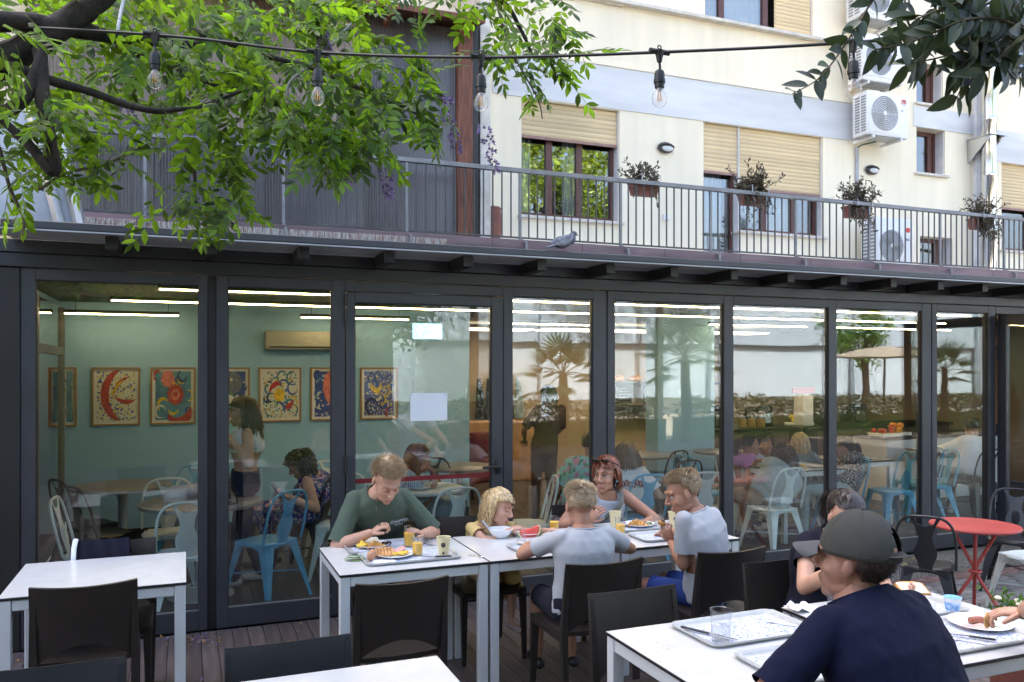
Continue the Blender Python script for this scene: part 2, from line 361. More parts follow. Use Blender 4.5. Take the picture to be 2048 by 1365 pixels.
m_lip = mat('lips', (.50, .19, .16), .45)
m_eyew = mat('eye_white', (.72, .70, .68), .2)
m_iris = mat('iris', (.05, .035, .025), .15)
m_brow_d = mat('brow_dark', (.05, .03, .02), .8)
m_brow_l = mat('brow_light', (.26, .15, .08), .8)
def hairm(n, c, v=.45): return mat(n, c, .42, 0, .2, 40, island=v, spec=.6)
h_sand = hairm('hair_sandy', (.38, .275, .165)); h_blond = hairm('hair_blond', (.58, .42, .22)); h_ash = hairm('hair_ash', (.42, .31, .195))
h_red = hairm('hair_auburn', (.20, .055, .02)); h_dark = hairm('hair_dark', (.022, .014, .011)); h_brown = hairm('hair_brown', (.075, .04, .025)); h_wine = hairm('hair_wine', (.10, .018, .012))
h_lb = hairm('hair_light_brown', (.22, .14, .08))
def cloth(n, c, s=.2, **k): return mat(n, c, .85, 0, .03, 18, .2, 500, sheen=.02, spec=.12, **k)
c_olive = cloth('olive_cotton', (.085, .115, .085)); c_yellow = cloth('yellow_cotton', (.62, .47, .20)); c_grey = cloth('grey_marl', (.42, .425, .445)); c_tank = cloth('lilac_grey_rib', (.42, .42, .47))
c_navy = cloth('navy_jersey', (.004, .006, .022)); c_ink = cloth('ink_jersey', (.012, .012, .022)); c_short = cloth('dark_shorts', (.02, .02, .03)); c_blues = cloth('blue_shorts', (.02, .04, .16))
c_denim = cloth('dark_denim', (.02, .028, .055)); c_white = cloth('white_cotton', (.75, .75, .76)); c_lav = cloth('lavender_cotton', (.6, .58, .7)); c_mauve = cloth('mauve_knit', (.40, .20, .46)); c_teal = cloth('slate_knit', (.16, .22, .25)); c_black = cloth('black_cotton', (.015, .015, .016))
c_floral = pattern_mat('floral_viscose', (.03, .045, .26), [(.60, .28, .30), (.10, .22, .22), (.55, .45, .5)], 26., .33)
c_trop = pattern_mat('tropical_print', (.30, .60, .55), [(.10, .30, .18), (.65, .3, .4)], 16., .36)
c_dot = pattern_mat('speckled_knit', (.02, .024, .04), [(.5, .5, .52)], 60., .36)
c_stripe = stripe_mat('blue_pinstripe', (.12, .22, .36), (.45, .55, .62), 22., 'X')
c_cap = cloth('charcoal_cap', (.050, .051, .047)); c_cap2 = cloth('grey_cap_brim', (.085, .087, .092))
m_mat = pattern_mat('printed_tray_mat', (.56, .59, .66), [(.16, .22, .48)], 62., .33)
# ================================================================= SETTING: ground, deck, pavement
g = MB(); g.add([(-250, -250, -.2), (250, -250, -.2), (250, 250, -.2), (-250, 250, -.2)], [(0, 1, 2, 3)])
tag(g.build('ground', mat('courtyard_paving', (.30, .265, .215), .9, 0, .2, 3, .2, 30)), kind='structure')
tag(MB().box(-14, 16, -6.6, -1.25, -.195, -.12).build('rear_terrace', mat('dark_terrace', (.035, .03, .028), .8, 0, .3, 3)), kind='structure')
deck = tag(MB().box(-4, 4.42, -1.2, 5.94, -.19, -.03).build('deck', m_gask), kind='structure')
me = MB().rbox(-.0485, .0485, -1.2, 5.94, -.028, 0, .002).mesh('plank', m_plank)
for i in range(84): obj('plank', me, deck, (-3.95 + i * .1, 0, -.0006 * (i % 3)))
pav = tag(MB().box(4.46, 12, -1.2, 5.60, -.195, -.176).build('pavement', m_mortar), kind='structure')
cob = [MB().rbox(-.094 - k * .001, .094, -.056, .056, -.02, .02 + .003 * k, .008).mesh('cobblestone', m_pave) for k in range(3)]
for j in range(16):
    for i in range(18):
        x = 4.6 + i * .197 + (j % 2) * .098; y = 3.62 + j * .119
        o = obj('cobblestone', cob[(i * 7 + j * 3) % 3], pav, (x, y, -.174 + .004 * math.sin(i * 5 + j * 3))); o.rotation_euler = (random.uniform(-.02, .02), random.uniform(-.02, .02), random.uniform(-.04, .04))
br = MB().rbox(-.097, .097, -.047, .047, -.02, .022, .006).mesh('brick', m_brick)
for j in range(2):
    for i in range(22): obj('brick', br, pav, (4.55 + i * .2 + j * .1, 5.53 + j * .1, -.176 + .002 * math.sin(i * 3 + j)), random.uniform(-.01, .01))
kb = MB()
def kerbp(a, b):
    t = b * math.pi / 2; return (4.46 + a * 7.5, 5.86 - .2 * math.cos(t) + .0 * a, -.19 + .165 * math.sin(t) + .006 * math.sin(a * 90))
kb.sheet(kerbp, 60, 6, .02); kb.box(4.46, 11.96, 5.86, 5.99, -.19, -.03)
tag(kb.build('kerb', m_kerb), kind='structure')

# ================================================================= GLASS PAVILION
pv = thing('glass_pavilion', 'anthracite framed glass pavilion with tall panes along the terrace', 'glass pavilion', (2, 6, 0))
def lp(mb, name, m, parent=None): o = mb.build(name, m, parent or pv); o.location = V((-2, -6, 0)) if parent is None else V((0, 0, 0)); return o
GZ0, GZ1, FT = .14, 2.352, 2.425
def glazed(x0, x1, panes, z0=.003, zt=FT, gz0=GZ0, gz1=GZ1):
    mb = MB(); e = [x0] + [q for p_ in panes for q in p_] + [x1]
    for k in range(0, len(e), 2): mb.rbox(e[k], e[k + 1], 5.962, 6.038, z0, zt, .003)
    for a, b in panes: mb.rbox(a, b, 5.963, 6.037, z0, gz0, .003); mb.rbox(a, b, 5.963, 6.037, gz1, zt, .003)
    fr = lp(mb, 'window_frame', m_anth)
    for a, b in panes:
        lp(MB().box(a - .004, b + .004, 5.990, 6.010, gz0 - .004, gz1 + .004), 'pane', m_glass, fr)
        gk = MB(); frame4(gk, a - .002, b + .002, gz0 - .002, gz1 + .002, 5.975, 5.989, .007); lp(gk, 'gasket', m_gask, fr)
        lp(MB().box(a, b, 5.968, 5.974, gz0 + .001, gz0 + .007), 'drip_strip', m_zinc, fr)
    return fr
glazed(-.965, .143, [(-.881, .088)])
glazed(.203, 1.080, [(.278, .984)])
glazed(2.310, 3.220, [(2.389, 3.095)])
glazed(3.230, 6.832, [(3.299, 4.379), (4.48, 5.546), (5.641, 6.71)])
glazed(6.842, 7.722, [(6.91, 7.619)])
glazed(8.98, 12.2, [(9.06, 10.5), (10.6, 12.1)])
for a, b in ((.1435, .2025), (3.2205, 3.2295), (6.8325, 6.8415)): lp(MB().box(a, b, 5.985, 6.03, .003, FT), 'post', m_gask if b - a < .02 else m_dark)
# hinged door in the row
d = MB()
for a, b, c0, c1 in ((1.088, 1.151, .012, 2.343), (2.212, 2.303, .012, 2.343)): d.rbox(a, b, 5.952, 6.03, c0, c1, .004)
d.rbox(1.151, 2.212, 5.953, 6.029, .012, .15, .004); d.rbox(1.151, 2.212, 5.953, 6.029, 2.268, 2.343, .004)
door = lp(d, 'door', m_anth)
lp(MB().box(1.147, 2.216, 5.982, 6.002, .146, 2.272), 'pane', m_glass, door)
lp(frame4(MB(), 1.149, 2.214, .148, 2.27, 5.966, 5.981, .007), 'gasket', m_gask, door)
for z0, z1 in ((2.10, 2.22), (2.235, 2.33), (1.02, 1.16), (.3, .42)): lp(MB().cyl((1.084, 5.945, z0), (1.084, 5.945, z1), .011, n=10), 'hinge', m_black, door)
hb = MB(); hb.ell((2.258, 5.94, 1.03), (.026, .016, .06)); hb.tube([(2.258, 5.935, 1.03), (2.258, 5.895, 1.03), (2.235, 5.885, 1.032), (2.12, 5.885, 1.03)], .011, 8, round_ends=True)
lp(hb, 'handle', m_black, door)
lp(MB().box(1.152, 2.211, 5.9785, 5.9815, .945, .98), 'safety_band', mat('red_band', (.17, .012, .016), .4), door)
lp(MB().rbox(1.082, 2.308, 5.963, 6.037, 2.351, FT, .003), 'window_frame', m_anth)
# open door leaf at the right end, swung out to a right angle
ol = MB(); Xo = 7.735
ol.rbox(Xo, Xo + .055, 5.855, 5.955, .02, 2.33, .004); ol.rbox(Xo, Xo + .055, 4.85, 4.95, .02, 2.33, .004); ol.rbox(Xo, Xo + .055, 4.95, 5.855, .02, .15, .004); ol.rbox(Xo, Xo + .055, 4.95, 5.855, 2.23, 2.33, .004)
odo = lp(ol, 'door', m_anth2); odo['label'] = 'door leaf standing open towards the pavement'
lp(MB().box(Xo + .02, Xo + .035, 4.945, 5.86, .145, 2.235), 'pane', m_glass, odo)
for z in (2.12, 1.9, 1.1, .3): lp(MB().cyl((Xo + .01, 5.962, z), (Xo + .01, 5.962, z + .12), .011, n=10), 'hinge', m_black, odo)
lp(MB().rbox(7.727, 8.975, 5.963, 6.037, 2.351, FT, .003), 'window_frame', m_anth)
# beam, canopy, gutter, roof
lp(MB().rbox(-2.6, 12.4, 5.935, 6.08, FT + .003, 2.515, .004), 'beam', m_anth2)
lp(MB().rbox(-2.6, 12.4, 5.925, 6.08, 2.518, 2.60, .004), 'upper_beam', m_anth2)
rf = MB().rbox(-.036, .036, -.36, .0, -.04, .04, .003).mesh('rafter_end', m_black)
for k in range(22): obj('rafter_end', rf, pv, (-2 - .416 + .576 * k, -.076, 2.556))
lp(MB().box(-1.0, 12.4, 5.50, 5.925, 2.6, 2.608), 'canopy_sheet', mat('canopy_sheet', (.5, .54, .56), .2, 0, .1, 3))
lp(MB().rbox(-.98, 12.4, 5.425, 5.50, 2.598, 2.645, .005), 'gutter', m_anth)
lp(MB().box(-.98, 12.4, 5.43, 5.44, 2.588, 2.597), 'drip_edge', m_flash)
lp(MB().add([(-2.6, 5.93, 2.62), (12.4, 5.93, 2.62), (12.4, 9.45, 3.06), (-2.6, 9.45, 3.06), (-2.6, 5.93, 2.68), (12.4, 5.93, 2.68), (12.4, 9.45, 3.12), (-2.6, 9.45, 3.12)], [(3, 2, 1, 0), (4, 5, 6, 7), (0, 1, 5, 4), (1, 2, 6, 5), (2, 3, 7, 6), (3, 0, 4, 7)]), 'roof', m_dark)
lp(MB().rbox(-3.2, -.967, 5.95, 6.10, .0, 2.424, .004), 'side_panel', m_dark)
lp(MB().rbox(-1.24, -1.22, 5.945, 5.955, .0, 2.42, .002), 'panel_joint', m_gask)

# ---------------------------------------------------------------- interior shell
def struct(mb, name, m): return tag(mb.build(name, m), kind='structure')
fl = struct(MB().box(-1.2, 12.3, 6.04, 13, -.19, -.04), 'interior_floor', m_gask)
me = MB().rbox(-.0695, .0695, 6.05, 12.9, -.036, -.002, .002).mesh('plank', m_iplank)
for i in range(96): obj('plank', me, fl, (-1.11 + i * .14, 0, -.0006 * (i % 3)))
struct(MB().box(-1.2, 12.4, 6.09, 13.1, 2.47, 2.55), 'ceiling', m_ceil)
struct(MB().box(-1.18, 3.2, 9.4, 9.55, 0, 2.468), 'interior_wall', m_mint)
struct(MB().box(-1.16, 3.19, 9.385, 9.399, 0, .12), 'skirting', m_gask)
struct(MB().box(3.052, 3.2, 9.56, 12.8, 0, 2.468), 'interior_wall_return', m_warm)
struct(MB().box(5.72, 6.60, 9.2, 9.5, 0, 2.468), 'interior_pier', m_mint)
struct(MB().box(3.21, 13, 12.81, 12.95, 0, 2.468), 'back_wall', m_warm)
struct(MB().box(12.25, 12.4, 6.1, 12.8, 0, 2.468), 'end_wall', m_warm)
struct(MB().box(-1.32, -1.185, 6.11, 9.5, 0, 2.468), 'side_wall', m_mint)
sw = thing('side_window', 'narrow side window with a grey transom at the left end of the dining room', 'window', (-1.17, 8.6, 0))
fm = MB(); fm.rbox(-.01, .05, -.9, -.83, 0.1, 2.4, .003); fm.rbox(-.01, .05, .66, .73, .1, 2.4, .003); fm.rbox(-.01, .05, -.83, .66, 1.92, 2.0, .003); fm.rbox(-.01, .05, -.83, .66, .1, .2, .003); fm.build('frame', mat('grey_inner_frame', (.12, .12, .13), .45), sw)
for z0, z1 in ((.2, 1.92), (2.0, 2.4)): MB().box(.014, .022, -.83, .66, z0, z1).build('pane', glass_mat('side_glass', 3., .12, (.5, .52, .52)) if 'side_glass' not in MATS else MATS['side_glass'], sw)
# LED strips hung under the ceiling
def led(x0, x1, y, z, label, wdt=.013, h=.02, m=m_led):
    t = thing('ceiling_light', label, 'light', ((x0 + x1) / 2, y, z), 0, 'linear lights under the dining room ceiling'); L = (x1 - x0) / 2
    MB().rbox(-L, L, -.03, .03, .004, .035, .003).build('housing', m_ceil, t); MB().box(-L + .01, L - .01, -wdt, wdt, -h * .4, .003).build('diffuser', m, t)
    for s in (-.8, .8): MB().cyl((L * s, 0, .035), (L * s, 0, 2.47 - z), .003, n=5).build('hanger', m_black, t)
led(-.62, 9.6, 8.15, 2.40, 'longest glowing yellow strip running the length of the dining room ceiling')
led(-.2, 8.9, 7.2, 2.43, 'thin upper strip light nearest the glass front', .007)
led(-1.1, -.05, 9.05, 2.33, 'short strip light above the red crescent painting', .008)
led(1.15, 2.35, 9.0, 2.34, 'short strip light above the wall air conditioner', .008)
led(3.4, 5.0, 9.3, 2.34, 'short strip light by the serving opening', .008)
led(6.3, 7.9, 8.9, 2.36, 'short strip light in front of the serving counter', .008)
led(8.2, 10.6, 8.9, 2.36, 'strip light at the right end by the open door', .008)
led(5.0, 9.0, 11.3, 2.38, 'broad glowing panel light over the serving counter', .28, .03, m_ledpanel)
led(3.5, 4.9, 11.6, 2.38, 'broad glowing panel light over the kitchen pass', .25, .03, m_ledpanel)

# ================================================================= APARTMENT HOUSE
BY = 10.8
ab = thing('apartment_building', 'cream rendered apartment house with grey bands and brown windows', 'building', (6, BY, 3.1))
def bp(mb, name, m, parent=None, sharp=35): o = mb.build(name, m, parent or ab, sharp); o.location = (-6, -BY, -3.1) if parent is None else (0, 0, 0); return o
Q = lambda u0, u1, vt, vb, ul=None: (XY(u0, BY), XY(u1, BY), ZY(ul or u0, vb, BY), ZY(ul or u0, vt, BY))
holes = {'a': Q(1043, 1239, 196, 430), 'b': Q(1407, 1480, 243, 520), 'b2': (XY(1480, BY), XY(1646, BY), ZY(1500, 463, BY), ZY(1407, 243, BY)), 'c': (XY(1410, BY), XY(1626, BY), ZY(1410, 38, BY), ZY(1410, -230, BY)),
         'd': Q(1833, 1886, 124, 205), 'e': Q(1833, 1890, 254, 345), 'f': Q(1840, 1905, 472, 530), 'g': (XY(2003, BY), XY(2003, BY) + 2.0, ZY(2003, 500, BY), ZY(2003, 325, BY)), 'h': (XY(1998, BY), XY(1998, BY) + 1.5, ZY(1998, 146, BY), ZY(1998, -60, BY)), 'i': (XY(1196, BY) - 1., XY(1236, BY), ZY(1200, 2, BY), ZY(1200, -200, BY))}
holes['b'] = (holes['b'][0], holes['b'][1], 3.32, holes['b2'][3])
def holed(x0, x1, z0, z1, hs, y0, y1):
    mb = MB(); xs = sorted({x0, x1, *[min(max(q, x0), x1) for h in hs for q in h[:2]]})
    for a, b in zip(xs, xs[1:]):
        if b - a < 1e-6: continue
        segs = [(z0, z1)]
        for h in hs:
            if h[0] <= a + 1e-6 and h[1] >= b - 1e-6:
                segs = [q for s in segs for q in ((s[0], min(s[1], h[2])), (max(s[0], h[3]), s[1])) if q[1] - q[0] > 1e-6]
        for c0, c1 in segs: mb.box(a, b, y0, y1, c0, c1)
    return mb
bp(holed(-16, 42, 3.0, 20.5, list(holes.values()), BY, BY + .3), 'wall', m_cream)
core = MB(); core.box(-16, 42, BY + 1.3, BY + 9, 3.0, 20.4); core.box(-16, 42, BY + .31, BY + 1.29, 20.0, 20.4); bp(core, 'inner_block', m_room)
bp(MB().box(-16.4, 42.4, BY - .5, BY + 9.4, 20.51, 20.9), 'roof', m_flash)
ZB1 = ZY(1348, 154, BY); ZB0 = holes['b'][3]
bp(holed(XY(985, BY), XY(1705, BY), ZB0 + .002, ZB1, [], BY - .014, BY - .001), 'band', m_greyband)
bp(MB().box(XY(1826, BY), XY(1955, BY), BY - .014, BY - .001, holes['e'][3] + .002, holes['d'][2] - .06), 'band', m_greyband)
bp(MB().box(XY(1985, BY), 30, BY - .014, BY - .001, holes['g'][3] + .002, ZY(2003, 262, BY)), 'band', m_greyband)
bp(MB().box(XY(985, BY), XY(1705, BY), BY - .03, BY - .001, ZB1 + .002, ZB1 + .04), 'ledge', m_cream)
bp(MB().box(XY(1162, BY), XY(1690, BY), BY - .12, BY - .001, ZY(1410, 44, BY), ZY(1410, 38, BY)), 'ledge', m_sill)
bp(MB().box(XY(1946, BY), XY(1962, BY), BY - .08, BY - .001, 3.3, 12), 'pilaster', m_greyband)
def rolled(win, x0, x1, z0, z1, y):
    """roller shutter: each slat a piece"""
    n = max(2, int((z1 - z0) / .062)); h = (z1 - z0) / n
    me = MB().sheet(lambda a, b: (x0 + (x1 - x0) * a, y - .008 * math.sin(math.pi * b), h * b * .93), 1, 4, .008).mesh('slat', m_slat)
    for k in range(n): o = obj('slat', me, win, (0, 0, z0 + h * k))
    MB().rbox(x0, x1, y - .014, y + .01, z0 - .045, z0 - .002, .003).build('shutter_bar', mat('shutter_bar', (.30, .17, .14), .5), win)
def window(key, label_none, shut=None, mull=(), curt=(), reveal=.16, sash=True):
    x0, x1, z0, z1 = holes[key]; y = BY + reveal
    w_ = MB(); frame4(w_, x0, x1, z0, z1, y, y + .06, .07)
    for a in mull: w_.box(a - .05, a + .05, y - .006, y + .055, z0 + .07, z1 - .07)
    win = bp(w_, 'window', m_wood); xs = [x0 + .07] + [q for a in mull for q in (a - .05, a + .05)] + [x1 - .07]
    for k in range(0, len(xs), 2): lp(MB().box(xs[k], xs[k + 1], y + .025, y + .035, z0 + .07, z1 - .07), 'pane', m_glass_win, win)
    for a, b in curt:
        n = 40; cu = MB().sheet(lambda s, t: (a + (b - a) * s, y + .11 + .025 * math.sin(s * (b - a) * 60), z0 + .03 + (z1 - z0 - .06) * t), n, 1, .004); lp(cu, 'curtain', m_curtain, win)
    if shut:
        rolled(win, x0 + .015, x1 - .015, shut, z1 - .005, BY + .07)
    lp(MB().box(x0 - .001, x0 + .012, BY + .03, y, z0, z1), 'reveal', m_greyband, win); lp(MB().box(x1 - .012, x1 + .001, BY + .03, y, z0, z1), 'reveal', m_greyband, win)
    lp(MB().rbox(x0 - .06, x1 + .06, BY - .06, BY + .16, z0 - .045, z0 - .002, .006), 'sill', m_sill, win)
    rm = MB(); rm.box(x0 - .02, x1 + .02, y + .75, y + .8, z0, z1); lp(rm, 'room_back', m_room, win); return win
window('a', '', ZY(1043, 266, BY), [XY(1107, BY), XY(1168, BY)], [(XY(1048, BY), XY(1075, BY)), (XY(1140, BY), XY(1170, BY))])
window('b', '', ZY(1407, 338, BY), [], [(XY(1412, BY), XY(1462, BY))])
window('b2', '', ZY(1485, 372, BY), [XY(1540, BY), XY(1600, BY)], [(XY(1490, BY), XY(1535, BY)), (XY(1560, BY), XY(1600, BY))])
wc = window('c', '', None, [XY(1450, BY), XY(1538, BY)], [(XY(1412, BY), XY(1450, BY)), (XY(1458, BY), XY(1538, BY))], .1)
rolled(wc, XY(1552, BY), holes['c'][1] - .02, holes['c'][2] + .02, holes['c'][3], BY + .05)
for k in 'def': window(k, '', None, [holes[k][0] + (holes[k][1] - holes[k][0]) * .78], [], .2)
window('g', '', ZY(2003, 412, BY), [holes['g'][0] + .9], []); window('h', '', None, [XY(2022, BY)], [(XY(2024, BY), XY(2045, BY))]); window('i', '', None, [], [])
# ---------------------------------------------------------------- balcony slab and railing
RY = 9.4
sl = thing('balcony_slab', 'balcony floor slab with a stained purple brown edge above the glass roof', 'balcony', (6, RY, 3.1))
o = MB().box(-7.4, 22, -.12, 1.39, 0, .2).build('slab', m_greyband, sl)
for k in range(24): MB().rbox(-7.4 + k * 1.21, -7.4 + k * 1.21 + 1.206, -.15, -.121, -.02 + .002 * (k % 2), .262, .003).build('edge_plate', m_fascia, sl)
rl = thing('balcony_railing', 'long grey metal balcony railing of thin upright bars', 'railing', (6, RY, 3.3))
RT, RB = 4.268, 3.42
MB().rbox(-7.2, 17, -.03, .03, RT - 3.3 - .055, RT - 3.3, .004).build('top_rail', m_railtop, rl)
MB().rbox(-7.2, 17, -.012, .012, RB - 3.3 - .02, RB - 3.3, .002).build('bottom_rail', m_rail, rl)
posts = [XY(u, RY) for u in (290, 567, 813, 1040, 1241, 1421, 1591, 1738, 1880, 2008)]; posts.append(posts[-1] + 1.3)
pm = MB().tube([(0, 0, RT - 3.3 - .056), (0, 0, RB - 3.3 - .02), (0, -.20, RB - 3.3 - .11), (0, -.20, -.22)], .022, 4, up=V((1, 1, 0))).mesh('post', m_railtop)
bmh = MB().box(-.0075, .0075, -.0075, .0075, RB - 3.3, RT - 3.3 - .055).mesh('baluster', m_rail)
for p in posts: obj('post', pm, rl, (p - 6, 0, 0))
allp = [posts[0] - 1.25] + posts
for a, b in zip(allp, allp[1:]):
    n = max(2, round((b - a) / .121))
    for k in range(1, n): obj('baluster', bmh, rl, (a - 6 + (b - a) * k / n, 0, 0))
# ---------------------------------------------------------------- ribbed plastic enclosure at the left of the balcony
en = thing('balcony_enclosure', 'ribbed plastic sheeting closing the balcony beside a weathered wooden post', 'enclosure', (1, 9.72, 3.3))
EX0, EX1 = -1.5, XY(914, 9.72); EZ = ZY(800, 38, 9.72)
def rib(a, b, x0, x1, z0, z1): return (x0 - 1 + (x1 - x0) * a, .012 * (abs(((a * (x1 - x0) / .032) % 1) - .5) * 2), z0 - 3.3 + (z1 - z0) * b)
ns = 4; wS = (EX1 - EX0) / ns
for k in range(ns):
    x0 = EX0 + k * wS; n = int(wS / .032) * 2
    o = MB().sheet(lambda a, b: rib(a, b, x0, x0 + wS - .004, 3.3, 4.45), n, 1, .004).build('lower_sheet', m_poly, en, 10)
    o = MB().sheet(lambda a, b: V(rib(a, b, x0, x0 + wS - .004, 4.44, EZ)) + V((0, .02, 0)), n, 1, .004).build('upper_sheet', m_polywarm if k < 3 else m_poly, en, 10)
MB().rbox(EX0 - 1, EX1 - 1, .03, .09, 1.1, 1.17, .004).build('rail', m_rail, en)
MB().rbox(XY(914, 9.7) - 1, XY(944, 9.7) - 1, -.06, .08, -.05, EZ - 3.3 + .15, .008).build('wood_post', m_woodpost, en)
MB().rbox(XY(945, 9.7) - 1, XY(957, 9.7) - 1, -.02, 1.0, -.05, EZ - 3.3 + .3, .005).build('drain_strip', m_dark, en)
MB().rbox(XY(959, 9.8) - 1, XY(980, 9.8) - 1, .05, 1.05, -.02, EZ - 3.3 + 1.4, .005).build('pilaster', m_sill, en)
ev = MB(); ev.add([(EX0 - 1.3, -.35, EZ - 3.3 - .04), (EX1 - .75, -.35, EZ - 3.3 - .04), (EX1 - .75, 1.05, EZ - 3.3 + .32), (EX0 - 1.3, 1.05, EZ - 3.3 + .32), (EX0 - 1.3, -.35, EZ - 3.3 + .03), (EX1 - .75, -.35, EZ - 3.3 + .03), (EX1 - .75, 1.05, EZ - 3.3 + .39), (EX0 - 1.3, 1.05, EZ - 3.3 + .39)], [(3, 2, 1, 0), (4, 5, 6, 7), (0, 1, 5, 4), (1, 2, 6, 5), (2, 3, 7, 6), (3, 0, 4, 7)]); ev.build('roof', m_woodpost, en)
for k in range(7): MB().rbox(EX0 - 1 + k * .62, EX0 - 1 + k * .62 + .06, -.4, .05, EZ - 3.3 - .12, EZ - 3.3 - .03, .004).build('rafter_end', m_woodpost, en)
rs = MB()
for k in range(46):
    x = EX0 - 1 + k * .095; rs.rbox(x, x + .09, -.485, -.472, -.12 - random.random() * .05, .012, .003)
rs.build('rusty_edge', mat('rust_streaks', (.20, .09, .06), .8, 0, .5, 14, c2=(.42, .42, .38), stretch=(6, 1, .8)), en)
# grey sheet-metal lean-to at the far left
lt = thing('metal_lean_to', 'sloping grey sheet metal lean-to at the left end of the glass roof', 'roof', (-1.6, 7.4, 2.6))
P4 = [atY(u, v, 7.4) - V((-1.6, 7.4, 2.6)) for u, v in ((-160, 330), (96, 190), (156, 452), (-160, 470))]
mb = MB(); vs = P4 + [p + V((0, .9, 0)) for p in P4]; mb.add(vs, [(0, 3, 2, 1), (4, 5, 6, 7), (0, 1, 5, 4), (1, 2, 6, 5), (2, 3, 7, 6), (3, 0, 4, 7)]); mb.build('sheet', m_flash, lt)
for u0, v0, u1, v1 in ((96, 190, 156, 452), (60, 215, 120, 455)):
    a, b = atY(u0, v0, 7.37) - V((-1.6, 7.4, 2.6)), atY(u1, v1, 7.37) - V((-1.6, 7.4, 2.6)); MB().tube([a, b], .04, 4).build('standing_seam', m_zinc, lt)
# ================================================================= BALCONY AND WALL FIXTURES
def ac_unit(label, x0, x1, z0, z1, yf, rings=True, logo=None, dep=.33):
    W, Hh = x1 - x0, z1 - z0
    t = thing('air_conditioner', label, 'air conditioner', ((x0 + x1) / 2, yf + dep / 2, z0), 0, 'outdoor air conditioner units')
    b = MB(); h = W / 2
    b.rbox(-h, h, -dep / 2, dep / 2, 0, Hh, .018, 2); b.build('casing', m_acwhite, t)
    cx, cz, r = -W * .10, Hh * .5, min(Hh * .43, W * .33)
    Mf = Matrix.Translation((cx, -dep / 2 - .001, cz)) @ Matrix.Rotation(R(90), 4, 'X')
    pl = MB().rbox(cx - r * 1.12, cx + r * 1.12, -dep / 2 - .012, -dep / 2 + .002, cz - r * 1.08, cz + r * 1.08, .008, 2).build('fan_panel', m_acwhite, t)
    fd = MB().lathe([(r * .98, .0118), (r * .98, .0135)], 32, Mf); fd.build('fan_recess', m_acgrey, t)
    gr = MB()
    if rings:
        for k in range(9):
            q = r * (.14 + .84 * k / 8); gr.tube([Mf @ V((q * math.cos(a), q * math.sin(a), .024)) for a in [2 * math.pi * i / 28 for i in range(28)]], .0045, 4, closed=True)
    for k in range(4 if rings else 30):
        a = 2 * math.pi * k / (4 if rings else 30); gr.tube([Mf @ V((.1 * r * math.cos(a), .1 * r * math.sin(a), .022)), Mf @ V((r * math.cos(a + (.35 if not rings else 0)), r * math.sin(a + (.35 if not rings else 0)), .022))], .003, 4)
    gr.build('fan_grille', m_acwhite if rings else m_zinc, t)
    MB().lathe([(r * .13, .02), (r * .13, .03), (r * .08, .034)], 16, Mf).build('fan_hub', m_acwhite, t)
    for c in (-1, 1):
        for k in range(13):
            z = Hh * (.08 + .84 * k / 13); MB().box(-h - .004, -h + .002, -dep * .04 + c * dep * .2 - dep * .15, -dep * .04 + c * dep * .2 + dep * .15, z, z + Hh * .04).build('louvre', m_acgrey, t)
    MB().box(h * .62, h * .74, -dep / 2 - .004, -dep / 2 - .0005, Hh * .62, Hh * .635).build('badge', m_black, t)
    for s in (-.34, .34): MB().rbox(W * s - .02, W * s + .02, -dep / 2, dep / 2 + .12, -.05, -.004, .004).build('bracket', m_acwhite, t)
    MB().rbox(-h + .03, h - .03, -dep / 2 + .02, dep / 2 - .02, -.012, -.0005, .004).build('base_pan', m_zinc, t)
    if logo: logo(t, h, dep, Hh)
    return t
m_logored = mat('logo_red', (.62, .05, .04), .5); m_logogrey = mat('logo_grey', (.35, .35, .36), .5)
def logo_m(t, h, dep, Hh):
    lg = MB()
    for i, (a, b) in enumerate((((-.052, -.03), (-.036, .03)), ((-.036, .03), (-.006, .03)), ((-.006, .03), (-.014, -.03)), ((.006, .03), (.036, .03)), ((.036, .03), (.05, -.03)), ((-.006, .03), (-.02, -.03)), ((.012, .03), (.02, -.03)))):
        lg.tube([(h * .76 + a[0], -dep / 2 - .003, Hh * .84 + a[1]), (h * .76 + b[0], -dep / 2 - .003, Hh * .84 + b[1])], .007, 4)
    lg.build('logo', m_logored, t)
    MB().box(h * .66, h * .88, -dep / 2 - .003, -dep / 2 - .0005, Hh * .765, Hh * .778).build('lettering', m_logogrey, t)
def logo_lg(t, h, dep, Hh):
    M_ = Matrix.Translation((h * .72, -dep / 2 - .002, Hh * .8)) @ Matrix.Rotation(R(90), 4, 'X'); MB().lathe([(.045, 0), (.045, .002)], 24, M_).build('logo', m_logored, t)
    text_mesh('lettering', 'LG', .075, m_logogrey, t, Matrix.Translation((h * .72, -dep / 2 - .003, Hh * .63)) @ FACE_CAM)
AY = 10.3
ac_unit('white air conditioner unit with red logo above the small oval wall lamp', XY(1735, AY), XY(1817, AY), ZY(1735, 267, AY), ZY(1735, 179, AY), AY, True, logo_m)
ac_unit('white air conditioner unit second from the top, half behind dark leaves', XY(1725, AY), XY(1805, AY), ZY(1725, 158, AY), ZY(1725, 64, AY), AY, False)
ac_unit('topmost white air conditioner unit cut off by the picture edge', XY(1722, AY), XY(1800, AY), ZY(1722, 31, AY), ZY(1722, -60, AY), AY, False)
ac_unit('white air conditioner unit standing on the balcony floor behind the railing', XY(1752, AY), XY(1826, AY), 3.36, ZY(1752, 433, AY), AY, False, logo_lg)
